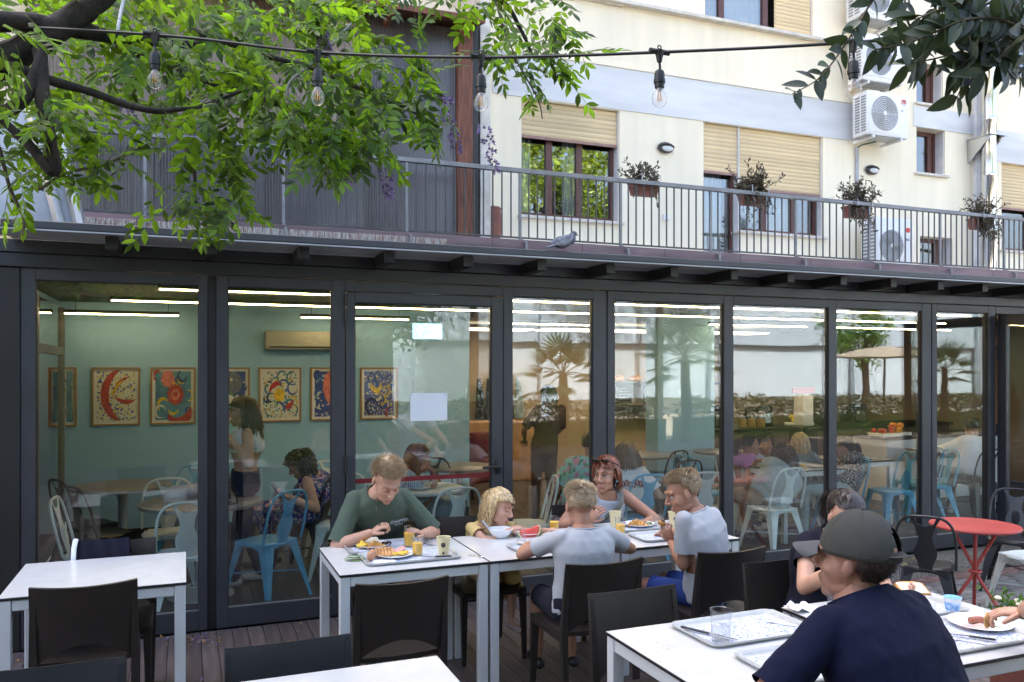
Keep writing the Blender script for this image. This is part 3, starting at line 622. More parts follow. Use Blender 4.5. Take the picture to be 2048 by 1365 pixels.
def wall_lamp(u, v, label):
    p = atY(u, v, BY); t = thing('wall_lamp', label, 'wall lamp', (p.x, BY, p.z), 0, 'oval bulkhead wall lamps')
    MB().ell((0, -.035, 0), (.145, .055, .085)).build('housing', m_rail, t)
    MB().ell((.01, -.078, -.02), (.10, .022, .045)).build('lens', mat('frosted_lens', (.6, .6, .58), .3), t)
    MB().tube([(-.13, -.06, .015), (-.05, -.1, .035), (.05, -.1, .035), (.13, -.06, .015)], .014, 6).build('hood', m_dark, t)
wall_lamp(1329, 297, 'oval grey wall lamp between the reflecting window and the shuttered window')
wall_lamp(1741, 341, 'oval grey wall lamp below the air conditioner with the red logo')
FX = XY(1977, 10.5)
fp = thing('flue_pipe', 'shiny steel flue pipe rising up the cream wall', 'pipe', (FX, 10.5, 3.3))
for k in range(9): MB().lathe([(.13, k * 1.0), (.13, k * 1.0 + .93), (.137, k + .94), (.137, k + .985), (.13, k + .995)], 24).build('pipe_section', m_steel, fp)
for z in (2.62,):
    for s in (-1, 1): MB().add([(s * .15, .29, z - .4), (s * .15, .29, z + .02), (s * .15, -.2, z + .02), (s * .15 + s * .02, .29, z - .4), (s * .17, .29, z + .02), (s * .17, -.2, z + .02)], [(0, 1, 2), (5, 4, 3), (0, 2, 5, 3), (1, 0, 3, 4), (2, 1, 4, 5)]).build('bracket_plate', m_steel, fp)
    MB().rbox(-.22, .26, -.2, .28, z + .021, z + .03, .002).build('bracket_shelf', m_steel, fp)
cp = [atY(u, v, BY - .03) for u, v in ((1714, 296), (1714, 360), (1716, 430))]; mbc = MB().tube(cp, .03, 8); c0 = atY(1722, 300, BY - .2)
cd = thing('condensate_pipe', 'thin grey condensate pipe below the lowest wall mounted air conditioner', 'pipe', cp[-1]); o = mbc.build('pipe', mat('grey_pvc', (.4, .41, .42), .5), cd); o.location = -cp[-1]
o = MB().tube([cp[0], atY(1725, 290, BY - .15), atY(1752, 284, BY - .3)], .012, 6).build('hose', mat('green_hose', (.04, .10, .05), .5), cd); o.location = -cp[-1]
bt = atY(1330, 436, BY); t = thing('wall_socket', 'small grey socket box low on the cream wall', 'socket', (bt.x, BY, bt.z)); MB().rbox(-.05, .05, -.04, -.001, -.05, .05, .006).build('box', m_greyband, t); MB().rbox(-.04, .04, -.046, -.041, -.035, .04, .004).build('lid', m_acwhite, t)
# terracotta pot just behind the railing
pp = atY(984, 430, 10.2); t = thing('terracotta_pot', 'terracotta pot behind the railing beside the wooden post', 'pot', (pp.x, 10.2, 3.31))
MB().lathe([(.05, 0), (.10, .12), (.135, .38), (.115, .58), (.125, .6), (.105, .62), (.09, .5)], 20).build('body', m_terra, t)
# ---------------------------------------------------------------- planters with half-dry plants
def leafquad(mb, p, d, n, L, W):
    d = d.normalized(); s = d.cross(n)
    s = s.normalized() if s.length > 1e-6 else V((1, 0, 0)); n2 = s.cross(d).normalized()
    a, b, c = p, p + d * L * .5 + s * W * .5 - n2 * W * .12, p + d * L; e = p + d * L * .5 - s * W * .5 - n2 * W * .12; m_ = p + d * L * .5 + n2 * W * .05
    o = len(mb.v); mb.v += [tuple(q) for q in (a, b, c, e, m_)]; mb.f += [(o, o + 1, o + 4), (o + 1, o + 2, o + 4), (o + 2, o + 3, o + 4), (o + 3, o, o + 4)]
def rv(): return V((random.gauss(0, 1), random.gauss(0, 1), random.gauss(0, 1))).normalized()
def planter(u, v, label, n, up, hang, sz=.42):
    p = atY(u, v, RY + .16); t = thing('flower_box', label, 'flower box', (p.x, RY + .15, p.z - .10), 0, 'planters hooked on the balcony railing')
    b = MB(); b.add([(-.17, -.06, 0), (.17, -.06, 0), (.17, .06, 0), (-.17, .06, 0), (-.20, -.08, .16), (.20, -.08, .16), (.20, .08, .16), (-.20, .08, .16)], [(3, 2, 1, 0), (4, 5, 6, 7), (0, 1, 5, 4), (1, 2, 6, 5), (2, 3, 7, 6), (3, 0, 4, 7)]); b.rbox(-.21, .21, -.09, .09, .145, .172, .006); b.build('box', m_terra, t)
    for s in (-.14, .14): MB().tube([(s, .09, .05), (s, .09, .2), (s, -.10, .245), (s, -.19, .245), (s, -.19, .15)], .006, 5).build('hook', m_zinc, t)
    st, lf = MB(), MB()
    for k in range(n):
        x = random.uniform(-.18, .18); q = V((x, random.uniform(-.05, .05), .17)); hg = random.random() < hang
        dr = V((random.gauss(0, .45), random.gauss(-.1, .4), 1)).normalized(); L = random.uniform(.3, 1) * (sz if not hg else sz * 1.3); pts = [q]
        for i in range(6):
            dr = (dr + V((random.gauss(0, .18), random.gauss(0, .18), (-.75 if hg else -.02)))).normalized()
            if hg and i == 0: dr = (dr + V((0, -1.6, .1))).normalized()
            pts.append(pts[-1] + dr * L / 6)
            for _ in range(3): leafquad(lf, pts[-1] + rv() * .01, (dr * .5 + rv()).normalized(), rv(), random.uniform(.045, .09), random.uniform(.018, .032))
        st.tube(pts, .004, 4)
    st.build('stem', m_twig, t); tag(lf.build('foliage', m_dry, t, 180), kind='stuff')
planter(1287, 378, 'flower box of brown dead twigs nearest the reflecting window', 24, .5, .2, .36)
planter(1503, 398, 'bushiest flower box with trailing half dry plants before the shuttered window', 52, .5, .28, .46)
planter(1710, 424, 'flower box with drooping grey green plants in front of the balcony air conditioner', 54, .5, .30, .46)
planter(1958, 448, 'rightmost flower box beside the steel flue pipe', 52, .5, .30, .44)
# ---------------------------------------------------------------- pigeon on the gutter
pg = atY(1128, 508, 5.46); t = thing('pigeon', 'grey pigeon standing on the gutter edge', 'bird', (pg.x, 5.46, 2.645), R(-78))
b = MB(); b.ell((0, 0, .075), (.042, .085, .045), Matrix.Rotation(R(25), 3, 'X')); b.ell((0, .07, .105), (.03, .035, .042)); b.ell((0, .092, .142), (.021, .025, .021)); b.tube([(0, -.05, .055), (0, -.16, .018)], [.03, .018], 8, flat=.35); 
b.build('body', mat('pigeon_grey', (.10, .105, .13), .7, 0, .3, 30), t)
for s in (-1, 1):
    MB().ell((s * .036, -.02, .08), (.012, .085, .036), Matrix.Rotation(R(22), 3, 'X')).build('wing', mat('pigeon_wing', (.26, .27, .30), .7, 0, .4, 26, c2=(.10, .10, .12)), t)
    MB().tube([(s * .018, 0, .04), (s * .018, .004, .0)], .004, 5).build('leg', mat('pigeon_leg', (.4, .12, .1), .6), t)
    MB().ell((s * .019, .1, .146), (.004, .005, .005), None, 8, 6).build('eye', m_iris, t)
MB().tube([(0, .112, .14), (0, .134, .132)], [.006, .002], 6).build('beak', m_black, t)
# ---------------------------------------------------------------- festoon lights
fs_pts = [(-250, 40, 2.75), (310, 70, 2.55), (635, 105, 2.40), (962, 115, 2.2), (1319, 105, 1.98), (1707, 85, 1.74), (2150, 48, 1.5)]
CP = [atY(u, v, y) for u, v, y in fs_pts]
t = thing('festoon_lights', 'black festoon cable with clear filament bulbs hanging across the terrace', 'string lights', CP[3]); org = CP[3].copy()
def cat(P, n=10):
    out = []
    for i in range(len(P) - 1):
        p0, p1, p2, p3 = P[max(i - 1, 0)], P[i], P[i + 1], P[min(i + 2, len(P) - 1)]
        for k in range(n):
            s = k / n; out.append(.5 * ((2 * p1) + (p2 - p0) * s + (2 * p0 - 5 * p1 + 4 * p2 - p3) * s * s + (3 * p1 - p0 - 3 * p2 + p3) * s ** 3))
    return out + [P[-1]]
o = MB().tube([p - org for p in cat(CP)], .0043, 6).build('cable', m_black, t)
for p in CP[1:6]:
    q = V((0, 0, 0)); sk = MB(); fitting = []
    sk.tube([q + V((-.045, 0, .002)), q + V((.045, 0, .002))], .011, 8); sk.tube([q + V((0, 0, .006)), q + V((0, 0, -.04))], [.02, .010], 8); sk.tube([q + V((0, 0, -.035)), q + V((.004, 0, -.075))], .005, 6)
    sk.tube([q + V((math.cos(a) * .008, 0, .02 + math.sin(a) * .008)) for a in [i * math.pi / 4 for i in range(8)]], .003, 4, closed=True)
    sk.lathe([(.006, -.068), (.018, -.078), (.021, -.09), (.021, -.108), (.0235, -.11), (.0235, -.125), (.020, -.128), (.019, -.145)], 14, Matrix.Translation(q)); fitting.append(sk.build('socket', m_black, t))
    fitting.append(MB().lathe([(.013, -.146), (.018, -.158), (.027, -.17), (.0315, -.188), (.029, -.206), (.019, -.219), (.006, -.224)], 18, Matrix.Translation(q)).build('bulb', m_bulb, t))
    fl_ = MB()
    for a in range(4): fl_.tube([q + V((.006 * math.cos(a * 1.57), .006 * math.sin(a * 1.57), -.155)), q + V((.009 * math.cos(a * 1.57), .009 * math.sin(a * 1.57), -.2))], .0014, 4)
    fitting.append(fl_.build('filament', m_fila, t))
    fitting.append(MB().lathe([(.0125, -.146), (.0125, -.152), (.006, -.16)], 10, Matrix.Translation(q)).build('cap', m_zinc, t))
    for o in fitting: o.location = p - org; o.scale = (.69,) * 3
# ================================================================= FURNITURE KITS
def table_kit(name, w_, d_, h, label, loc, rot=0., group='white terrace tables'):
    t = thing(name, label, 'table', (*loc, 0), rot, group); a, b = w_ / 2, d_ / 2
    MB().rbox(-a, a, -b, b, h - .014, h - .0015, .002).build('top', m_edge, t)
    MB().rbox(-a + .0015, a - .0015, -b + .0015, b - .0015, h - .0012, h, .0005).build('surface', m_white, t)
    for sx in (-1, 1):
        for sy in (-1, 1): MB().rbox(min(sx * (a - .004), sx * (a - .054)), max(sx * (a - .004), sx * (a - .054)), min(sy * (b - .004), sy * (b - .054)), max(sy * (b - .004), sy * (b - .054)), .0, h - .016, .003).build('leg', m_alu, t)
    for s in (-1, 1):
        MB().rbox(-a + .056, a - .056, s * (b - .029) - .02, s * (b - .029) + .02, h - .066, h - .0165, .003).build('apron', m_alu, t)
        MB().rbox(s * (a - .029) - .02, s * (a - .029) + .02, -b + .056, b - .056, h - .066, h - .0165, .003).build('apron', m_alu, t)
    return t
TZ = .74
table_kit('terrace_table', .80, .72, TZ, 'empty white terrace table at the far left with two dark chairs', (-.392, 4.68))
table_kit('terrace_table', .805, .69, TZ, 'white table carrying the two breakfast trays before the boy in olive', (1.130, 4.515))
table_kit('terrace_table', .805, .69, TZ, 'white table in the middle with the bowl and watermelon', (1.942, 4.515))
table_kit('terrace_table', .83, .69, TZ, 'white table where the woman with sunglasses sits', (2.765, 4.515))
table_kit('terrace_table', .80, .78, TZ, 'empty white table cut off by the bottom edge', (.455, 2.485))
table_kit('terrace_table', .82, .80, TZ, 'white table with the printed tray and clear cup, left of the man in the cap', (1.965, 2.49))
table_kit('terrace_table', .82, .80, TZ, 'white table with the yoghurt cup, right of the man in the cap', (2.835, 2.495))
# ---- dark stacking chair
def resin_chair(name, label, loc, rot, m=m_resin):
    t = thing(name, label, 'chair', (*loc, 0), rot, 'dark brown resin chairs on the terrace')
    def seat(a, b): x = (a - .5) * .43; y = -.19 + .41 * b; return (x * (1 - .06 * b), y, .45 - .012 * math.cos((a - .5) * 3) - .015 * max(0, b - .85) / .15)
    MB().sheet(seat, 12, 10, .022).build('seat', m, t)
    def back(a, b):
        x = (a - .5) * .435; zb = .465 + (.075 * (1 - (x / .185) ** 2) if abs(x) < .185 else 0); zt = .82 - .012 * (1 - (2 * a - 1) ** 2)
        z = zb + (zt - zb) * b; return (x, -.205 - .028 * (1 - (2 * x / .435) ** 2) - .055 * ((z - .45) / .37) ** 1.2, z)
    MB().sheet(back, 28, 10, .014).build('backrest', m, t)
    for s in (-1, 1):
        MB().tube([(s * .205, -.255, .80), (s * .207, -.215, .46), (s * .2, -.23, 0)], [.014, .024, .016], 4, up=V((1, 1, 0))).build('leg', m, t)
        MB().tube([(s * .19, .185, .445), (s * .196, .205, 0)], [.028, .016], 4, up=V((1, 1, 0))).build('leg', m, t)
        MB().rbox(s * .2 - .012, s * .2 + .012, -.2, .19, .405, .44, .004).build('side_rail', m, t)
    MB().rbox(-.18, .18, .175, .2, .40, .44, .004).build('front_rail', m, t)
    return t
CH = {}
def chair_a(label, loc, rot=0., m=m_resin):
    k = 'a'
    if k not in CH: CH[k] = resin_chair('resin_chair', label, loc, rot, m); return CH[k]
    return dup(CH[k], (*loc, 0), rot, label, 'dark brown resin chairs on the terrace', {m_resin: m} if m is not m_resin else None)
PI = math.pi
chair_a('dark brown chair with its back to us at the empty table far left', (-.42, 4.40))
chair_a('dark chair behind the far left table with a jacket hung on it', (-.372, 4.87), PI)
chair_a('dark chair back cut off in the bottom left corner', (-.40, 2.78), PI, m_resin_n)
chair_a('dark chair tucked behind the empty table at the bottom edge', (.345, 2.735), PI, m_resin_n)
chair_a('dark brown empty chair with its back to us before the breakfast trays', (.927, 3.93))
chair_a('dark chair that the boy with his back to us sits on', (1.965, 3.92))
chair_a('dark chair that the boy eating in profile sits on', (2.726, 3.90))
chair_a('dark empty chair at the left end of the table with the printed tray', (1.823, 2.88), PI)
chair_a('dark chair behind the woman hidden by the man in the cap', (2.79, 3.09), PI)
chair_a('dark chair that the little girl in yellow sits on', (1.75, 4.87), PI)
chair_a('dark chair that the woman with sunglasses sits on', (2.63, 5.02), PI)
chair_a('dark chair that the boy in olive sits on', (1.13, 5.04), PI)
chair_a('dark chair under the man in the grey cap', (1.86, 1.70))
chair_a('dark chair under the person cut off at the right edge', (2.72, 1.58))
# ---- pressed metal café chair
def metal_chair(name, label, loc, rot, m, z=0.):
    t = thing(name, label, 'chair', (*loc, z), rot, 'pressed metal cafe chairs')
    def seat(a, b):
        x, y = a * 2 - 1, b * 2 - 1; rr = max(abs(x), abs(y)); L = math.hypot(x, y); k = (rr / L) ** .55 if L > 1e-6 else 1
        return (x * k * .195, y * k * .19 + .01, .455 - .014 * (1 - rr ** 2) - .05 * max(0, rr - .9) * 4)
    MB().sheet(seat, 14, 14, .006).build('seat', m, t)
    # splayed, channel shaped legs with curved heads
    for sx in (-1, 1):
        for sy in (-1, 1):
            lg = MB(); top = V((sx * .145, sy * .15 + .01, .447)); bot = V((sx * .215, sy * (.225 if sy > 0 else .25) + .01, .0))
            def leg(a, b):
                p = top.lerp(bot, b); wd = (.062 * (1 - b) ** 1.3 + .026); q = (a - .5) * 2
                ax = V((1, 0, 0)) if a < .5 else V((0, 1, 0)); f_ = abs(q) * wd
                return p + (V((-sx * f_, 0, 0)) if a < .5 else V((0, -sy * f_, 0))) + V((sx * .012, sy * .012, 0))
            lg.sheet(leg, 4, 8, .005); lg.build('leg', m, t)
    ap = MB()
    for s in (-1, 1):
        ap.sheet(lambda a, b: ((a - .5) * .30, s * .178 + .01, .448 - b * (.03 + .05 * abs(2 * a - 1) ** 3)), 10, 2, .004)
        ap.sheet(lambda a, b: (s * .178, (a - .5) * .30 + .01, .448 - b * (.03 + .05 * abs(2 * a - 1) ** 3)), 10, 2, .004)
    ap.build('apron', m, t)
    br = MB(); br.tube([(-.185, -.19, .20), (.185, .19, .20)], .006, 5); br.tube([(.185, -.19, .20), (-.185, .19, .20)], .006, 5); br.build('brace', m, t)
    def hoopy(z): return -.16 - .10 * (z - .45) / .4
    hp = []
    for k in range(21):
        a = PI * k / 20; q = math.cos(a); z = .455 + .395 * math.sin(a) ** .55; x = -.200 * (abs(q) ** .55) * (1 if q > 0 else -1); hp.append((x * (1 + .08 * math.sin(a)), hoopy(z), z))
    MB().tube(hp, .0105, 7).build('back_hoop', m, t)
    def wsp(b): return .046 + .032 * math.sin(PI * min(1, b / .62)) ** 2 if b < .62 else .046 + .055 * ((b - .62) / .38) ** 1.6
    sp = MB()
    def splat(a, b):
        z = .45 + .385 * b; x = (a - .5) * 2 * wsp(b); return (x, hoopy(z) + .004 - .008 * math.cos(x * 14), z)
    # lower body of the splat, then two arms that leave the hand hole open
    sp.sheet(lambda a, b: splat(a, b * .84), 8, 12, .004)
    for s in (0, 1): sp.sheet(lambda a, b: splat((a * (.5 - .36 * min(1, b * 3) ** .7)) if s == 0 else (1 - a * (.5 - .36 * min(1, b * 3) ** .7)), .84 + .16 * b), 3, 6, .004)
    so = sp.build('splat', m, t)
    em = MB(); em.ell((0, hoopy(.6) + .012, .60), (.03, .006, .075)); em.build('pressing', m, t)
    return t
MCH = {}
def chair_b(label, loc, rot, m, z=0.):
    if 'b' not in MCH: MCH['b'] = (metal_chair('metal_chair', label, loc, rot, m, z), m); return
    root, m0 = MCH['b']; o = dup(root, (*loc, z), rot, label, 'pressed metal cafe chairs', {m0: m} if m is not m0 else None)
chair_b('light blue metal chair by the glass beside the woman in the floral dress', (.60, 6.66), R(38), m_cblue)
chair_b('black metal chair leaning at the back of the left dining room', (-.78, 7.95), R(-60), m_cblack)
chair_b('black metal chair nearest the left side window', (-.62, 7.45), R(-55), m_cblack)
chair_b('white metal chair seen edge on left of the round table', (-.62, 6.72), R(-95), m_cwhite)
chair_b('white metal chair behind the round table by the left post', (-.13, 7.30), R(180), m_cwhite)
chair_b('grey white metal chair with its back to the glass at the left post', (0.0, 6.42), R(4), m_cwhite)
chair_b('light blue metal chair behind the white one at the mint wall', (.03, 8.25), R(160), m_cblue)
chair_b('black metal chair under the woman in the floral dress', (1.0, 7.40), R(60), m_cblack)
chair_b('white metal chair by the door hinge, the farther of two', (1.32, 8.15), R(170), m_cwhite)
chair_b('white metal chair by the door hinge, the nearer of two', (1.25, 7.15), R(160), m_cwhite)
chair_b('pale metal chair with its back to the door glass behind the boy in olive', (1.98, 6.38), R(5), m_cwhite)
chair_b('black metal chair beside the grey round table behind the door', (2.45, 8.0), R(190), m_cblack)
chair_b('pale metal chair turned edge on behind the little girl', (2.75, 6.55), R(75), m_cwhite)
chair_b('light blue metal chair under the girl with long hair', (3.82, 6.52), R(0), m_cblue)
chair_b('black metal chair at the far grey table before the mint pier', (5.15, 8.2), R(20), m_cblack)
chair_b('black metal chair nearer of two before the mint pier', (4.75, 7.35), R(10), m_cblack)
chair_b('light blue metal chair at the far left of the group of women', (5.25, 7.55), R(-80), m_cblue)
chair_b('white metal chair at the mullion behind the boy in profile', (4.46, 6.45), R(-20), m_cwhite)
chair_b('white metal chair with its back to the glass under the curly haired woman', (5.28, 6.42), R(4), m_cwhite)
chair_b('white metal chair under the woman in the purple top', (5.70, 7.42), R(-100), m_cwhite)
chair_b('white metal chair under the fair haired woman in slate knit', (6.60, 7.62), R(150), m_cwhite)
chair_b('light blue metal chair under the woman in the speckled sweater', (6.42, 6.75), R(65), m_cblue)
chair_b('light blue metal chair before the square white table', (7.25, 6.85), R(80), m_cblue)
chair_b('light blue metal chair second from the open door', (8.0, 7.0), R(70), m_cblue)
chair_b('light blue metal chair stacked close behind its twin near the open door', (8.1, 7.3), R(75), m_cblue)
chair_b('black metal chair under the man in the white shirt', (8.72, 7.0), R(-5), m_cblack)
GZ = -.15
chair_b('black metal chair on the pavement in front of the red table', (5.25, 4.62), R(-52), m_cblack, GZ)
chair_b('white metal chair on the pavement right of the red table', (6.28, 4.52), R(85), m_cwhite, GZ)
chair_b('black metal chair on the pavement behind the red table at the right edge', (6.75, 5.05), R(120), m_cblack, GZ)
# ---- red bistro table
rt = thing('bistro_table', 'round red metal bistro table on the pavement', 'table', (5.68, 4.56, GZ))
MB().lathe([(.30, .705), (.315, .71), (.32, .72), (.315, .73), (.0, .732)], 48).build('top', m_red, rt)
for k in range(3):
    a = R(100 + 120 * k); MB().tube([(.2 * math.cos(a), .2 * math.sin(a), .705), (.02 * math.cos(a), .02 * math.sin(a), .42), (-.03 * math.cos(a), -.03 * math.sin(a), .32), (-.27 * math.cos(a), -.27 * math.sin(a), .0)], .0135, 8).build('leg', m_red, rt)
MB().tube([(.045 * math.cos(a), .045 * math.sin(a), .37) for a in [i * PI / 6 for i in range(12)]], .008, 6, closed=True).build('ring', m_red, rt)
# ---- dining room tables
def round_table(label, loc, r, m, h=.74):
    t = thing('round_table', label, 'table', (*loc, 0), 0, 'round pedestal tables in the dining room')
    MB().lathe([(r - .01, h - .03), (r, h - .025), (r, h - .004), (r - .006, h)], 40).build('top', m, t)
    MB().lathe([(.06, .02), (.05, .08), (.035, .3), (.035, .6), (.07, h - .031)], 20).build('pedestal', m_alu, t); MB().lathe([(.25, 0), (.25, .012), (.08, .03)], 28).build('base', m_alu, t)
m_gtop = mat('grey_table_top', (.20, .20, .20), .35, 0, .1, 8); m_wtop = mat('pale_table_top', (.5, .52, .52), .3, 0, .05, 6)
round_table('grey round table with the black bottle beside the standing woman', (.12, 6.92), .46, m_gtop)
round_table('grey round table farther back in front of the first painting', (-.52, 8.15), .42, m_gtop)
round_table('pale round table set with a plate behind the door', (1.95, 7.0), .36, m_wtop)
round_table('grey round table against the wall behind the door', (2.75, 8.4), .40, m_gtop)
round_table('grey round table before the mint pier', (5.15, 8.75), .45, m_gtop)
round_table('pale round table behind the girl with long hair', (3.95, 7.35), .4, m_wtop)
round_table('pale round table at the far left of the room beyond the mint pier', (6.35, 8.7), .35, m_gtop)
table_kit('dining_table', .8, .7, TZ, 'white dining table among the group of women', (6.05, 7.05), 0, 'square dining tables')
table_kit('dining_table', .7, .7, TZ, 'white dining table with a melon slice and a glass', (7.2, 7.45), 0, 'square dining tables')
table_kit('dining_table', .8, .7, TZ, 'red edged dining table before the man in the white shirt', (9.2, 7.75), 0, 'square dining tables')
# ================================================================= PEOPLE
def fuse(mb, voxel, it=3):
    me = bpy.data.meshes.new('tmp'); me.from_pydata(mb.v, [], mb.f); me.update(); o = bpy.data.objects.new('tmp', me); col.objects.link(o)
    md = o.modifiers.new('r', 'REMESH'); md.mode = 'VOXEL'; md.voxel_size = voxel; md.adaptivity = 0
    ev = bpy.data.meshes.new_from_object(o.evaluated_get(bpy.context.evaluated_depsgraph_get())); bpy.data.objects.remove(o); bpy.data.meshes.remove(me)
    bm = bmesh.new(); bm.from_mesh(ev); bpy.data.meshes.remove(ev)
    for _ in range(it): bmesh.ops.smooth_vert(bm, verts=bm.verts, factor=.5, use_axis_x=True, use_axis_y=True, use_axis_z=True)
    return bm
from mathutils.bvhtree import BVHTree
def on_surface(o, origin, d):
    """first point of a part's surface along d, in world space, with its normal"""
    me = o.data; off = o.parent.location; b = BVHTree.FromPolygons([tuple(v.co + off) for v in me.vertices], [tuple(p.vertices) for p in me.polygons]); h = b.ray_cast(V(origin), V(d).normalized()); return (h[0], h[1] if h[1].dot(V(d)) < 0 else -h[1]) if h[0] else (V(origin), -V(d))
def crop(bm, p, n, r, ln):
    """clean hem: cut a tube-like end at p, drop what lies beyond along n"""
    p, n = V(p), V(n).normalized()
    def near(c): q = c - p; h = q.dot(n); return -r * .6 < h < ln and (q - n * h).length < r
    fs = [f for f in bm.faces if near(f.calc_center_median())]
    if not fs: return
    es = list({e for f in fs for e in f.edges}); vs = list({v for f in fs for v in f.verts})
    bmesh.ops.bisect_plane(bm, geom=fs + es + vs, plane_co=p, plane_no=n)
    dl = [f for f in bm.faces if near(f.calc_center_median()) and (f.calc_center_median() - p).dot(n) > 1e-5]
    bmesh.ops.delete(bm, geom=dl, context='FACES')
def wrinkle(bm, amp, sc_, seed):
    bm.normal_update(); off = V((seed * 3.1, seed * 1.7, seed * .9))
    for v_ in bm.verts:
        q = v_.co; n_ = .45 * noise.noise(V((q.x * sc_ * 1.5, q.y * sc_ * 1.5, q.z * sc_ * .3)) + off) + .35 * noise.noise(V(((q.x + q.z * .7) * sc_ * 2.6, q.y * sc_ * 2., (q.z - q.x * .7) * sc_ * .5)) + off) + .35 * noise.noise(V(((q.x - q.z * .7) * sc_ * 2.6, q.y * sc_ * 2., (q.z + q.x * .7) * sc_ * .5)) - off) + .16 * noise.noise(V((q.x * sc_ * 5, q.y * sc_ * 5, q.z * sc_ * 2.4)) + off)
        rdg = 1 - abs(noise.noise(V(((q.x + q.z) * sc_ * .8, q.y * sc_ * .8, (q.z - q.x) * sc_ * .5)) + off * 2)) * 2
        cr = max(0, .16 - abs(noise.noise(V(((q.x * .6 + q.z) * sc_ * .9, q.y * sc_ * .9, (q.z * .8 - q.x) * sc_ * .7)) + off * 3))) / .16
        v_.co += v_.normal * amp * (n_ + .12 * rdg - .16 * cr)
def bm_obj(bm, name, m, parent, org, sharp=60):
    me = bpy.data.meshes.new(name); bmesh.ops.translate(bm, verts=bm.verts, vec=-V(org)); bm.to_mesh(me); bm.free()
    me.polygons.foreach_set('use_smooth', [True] * len(me.polygons)); me.materials.append(m); me.update(); return obj(name, me, parent)
def mb_obj(mb, name, m, parent, org, sharp=60):
    o = V(org); mb.v = [tuple(V(q) - o) for q in mb.v]; return mb.build(name, m, parent, sharp)
def ik(S, W, l1, l2, pole):
    d = W - S; L = min(d.length, (l1 + l2) * .995); dn = d.normalized(); W = S + dn * L
    a = (l1 * l1 - l2 * l2 + L * L) / (2 * L); h = math.sqrt(max(0, l1 * l1 - a * a)); p = pole - dn * pole.dot(dn)
    p = p.normalized() if p.length > 1e-6 else V((0, 0, -1)); return S + dn * a + p * h, W
def loft(mb, rings, n=22):
    """rings: (center, right axis, fwd axis, halfwidth, halfdepth)"""
    o = len(mb.v)
    for c, x, y, a, b in rings:
        for k in range(n):
            t = 2 * PI * k / n; ct, st = math.cos(t), math.sin(t); e = .82
            mb.v.append(tuple(c + x * (a * abs(ct) ** e * (1 if ct > 0 else -1)) + y * (b * abs(st) ** e * (1 if st > 0 else -1))))
    for i in range(len(rings) - 1):
        for k in range(n): mb.f.append((o + i * n + k, o + i * n + (k + 1) % n, o + (i + 1) * n + (k + 1) % n, o + (i + 1) * n + k))
    mb.f.append(tuple(o + k for k in reversed(range(n)))); mb.f.append(tuple(o + (len(rings) - 1) * n + k for k in range(n)))
def cap(mb, p0, r0, p1, r1, n=14): mb.tube([p0, V(p0).lerp(V(p1), .5), p1], [r0, (r0 + r1) / 2, r1], n, round_ends=True)
def hand(mb, W, D, N, k, curl=35, spread=.0, left=False, thumb=.8):
    """palm, four unequal fingers with three bends, thumb from the side of the palm"""
    D = D.normalized(); N = (N - D * N.dot(D)).normalized(); S = D.cross(N) * (1 if left else -1)
    pm = Matrix((S, D, N)).transposed(); mb.ell(W + D * .045 * k, (.040 * k, .055 * k, .017 * k), pm, 12, 8); mb.ell(W + D * .07 * k, (.041 * k, .028 * k, .014 * k), pm, 12, 8)
    for i, (off, ln) in enumerate(((.031, .070), (.0105, .080), (-.0105, .074), (-.031, .058))):
        p = W + D * (.085 - abs(off) * .2) * k + S * off * k; ang = R(curl * .55); pts = [p - D * .012 * k, p]; d = D + S * off * spread * 8
        for j, fr in enumerate((.45, .32, .23)):
            dd = (d * math.cos(ang) + N * math.sin(ang)).normalized(); p = p + dd * ln * fr * k; pts.append(p); ang += R(curl * (1.1 + .12 * i))
        mb.tube(pts, [.0095 * k, .0092 * k, .0085 * k, .008 * k, .0066 * k], 8, round_ends=True)
    p = W + D * .022 * k + S * .030 * k + N * .006 * k; d = (D * .75 + S * .75 + N * .25 * thumb).normalized(); q = p + d * .036 * k; d2 = (D * .9 + S * .15 + N * .55 * thumb).normalized()
    mb.tube([p - d * .01 * k, p, q, q + d2 * .03 * k], [.013 * k, .0125 * k, .0105 * k, .008 * k], 8, round_ends=True)
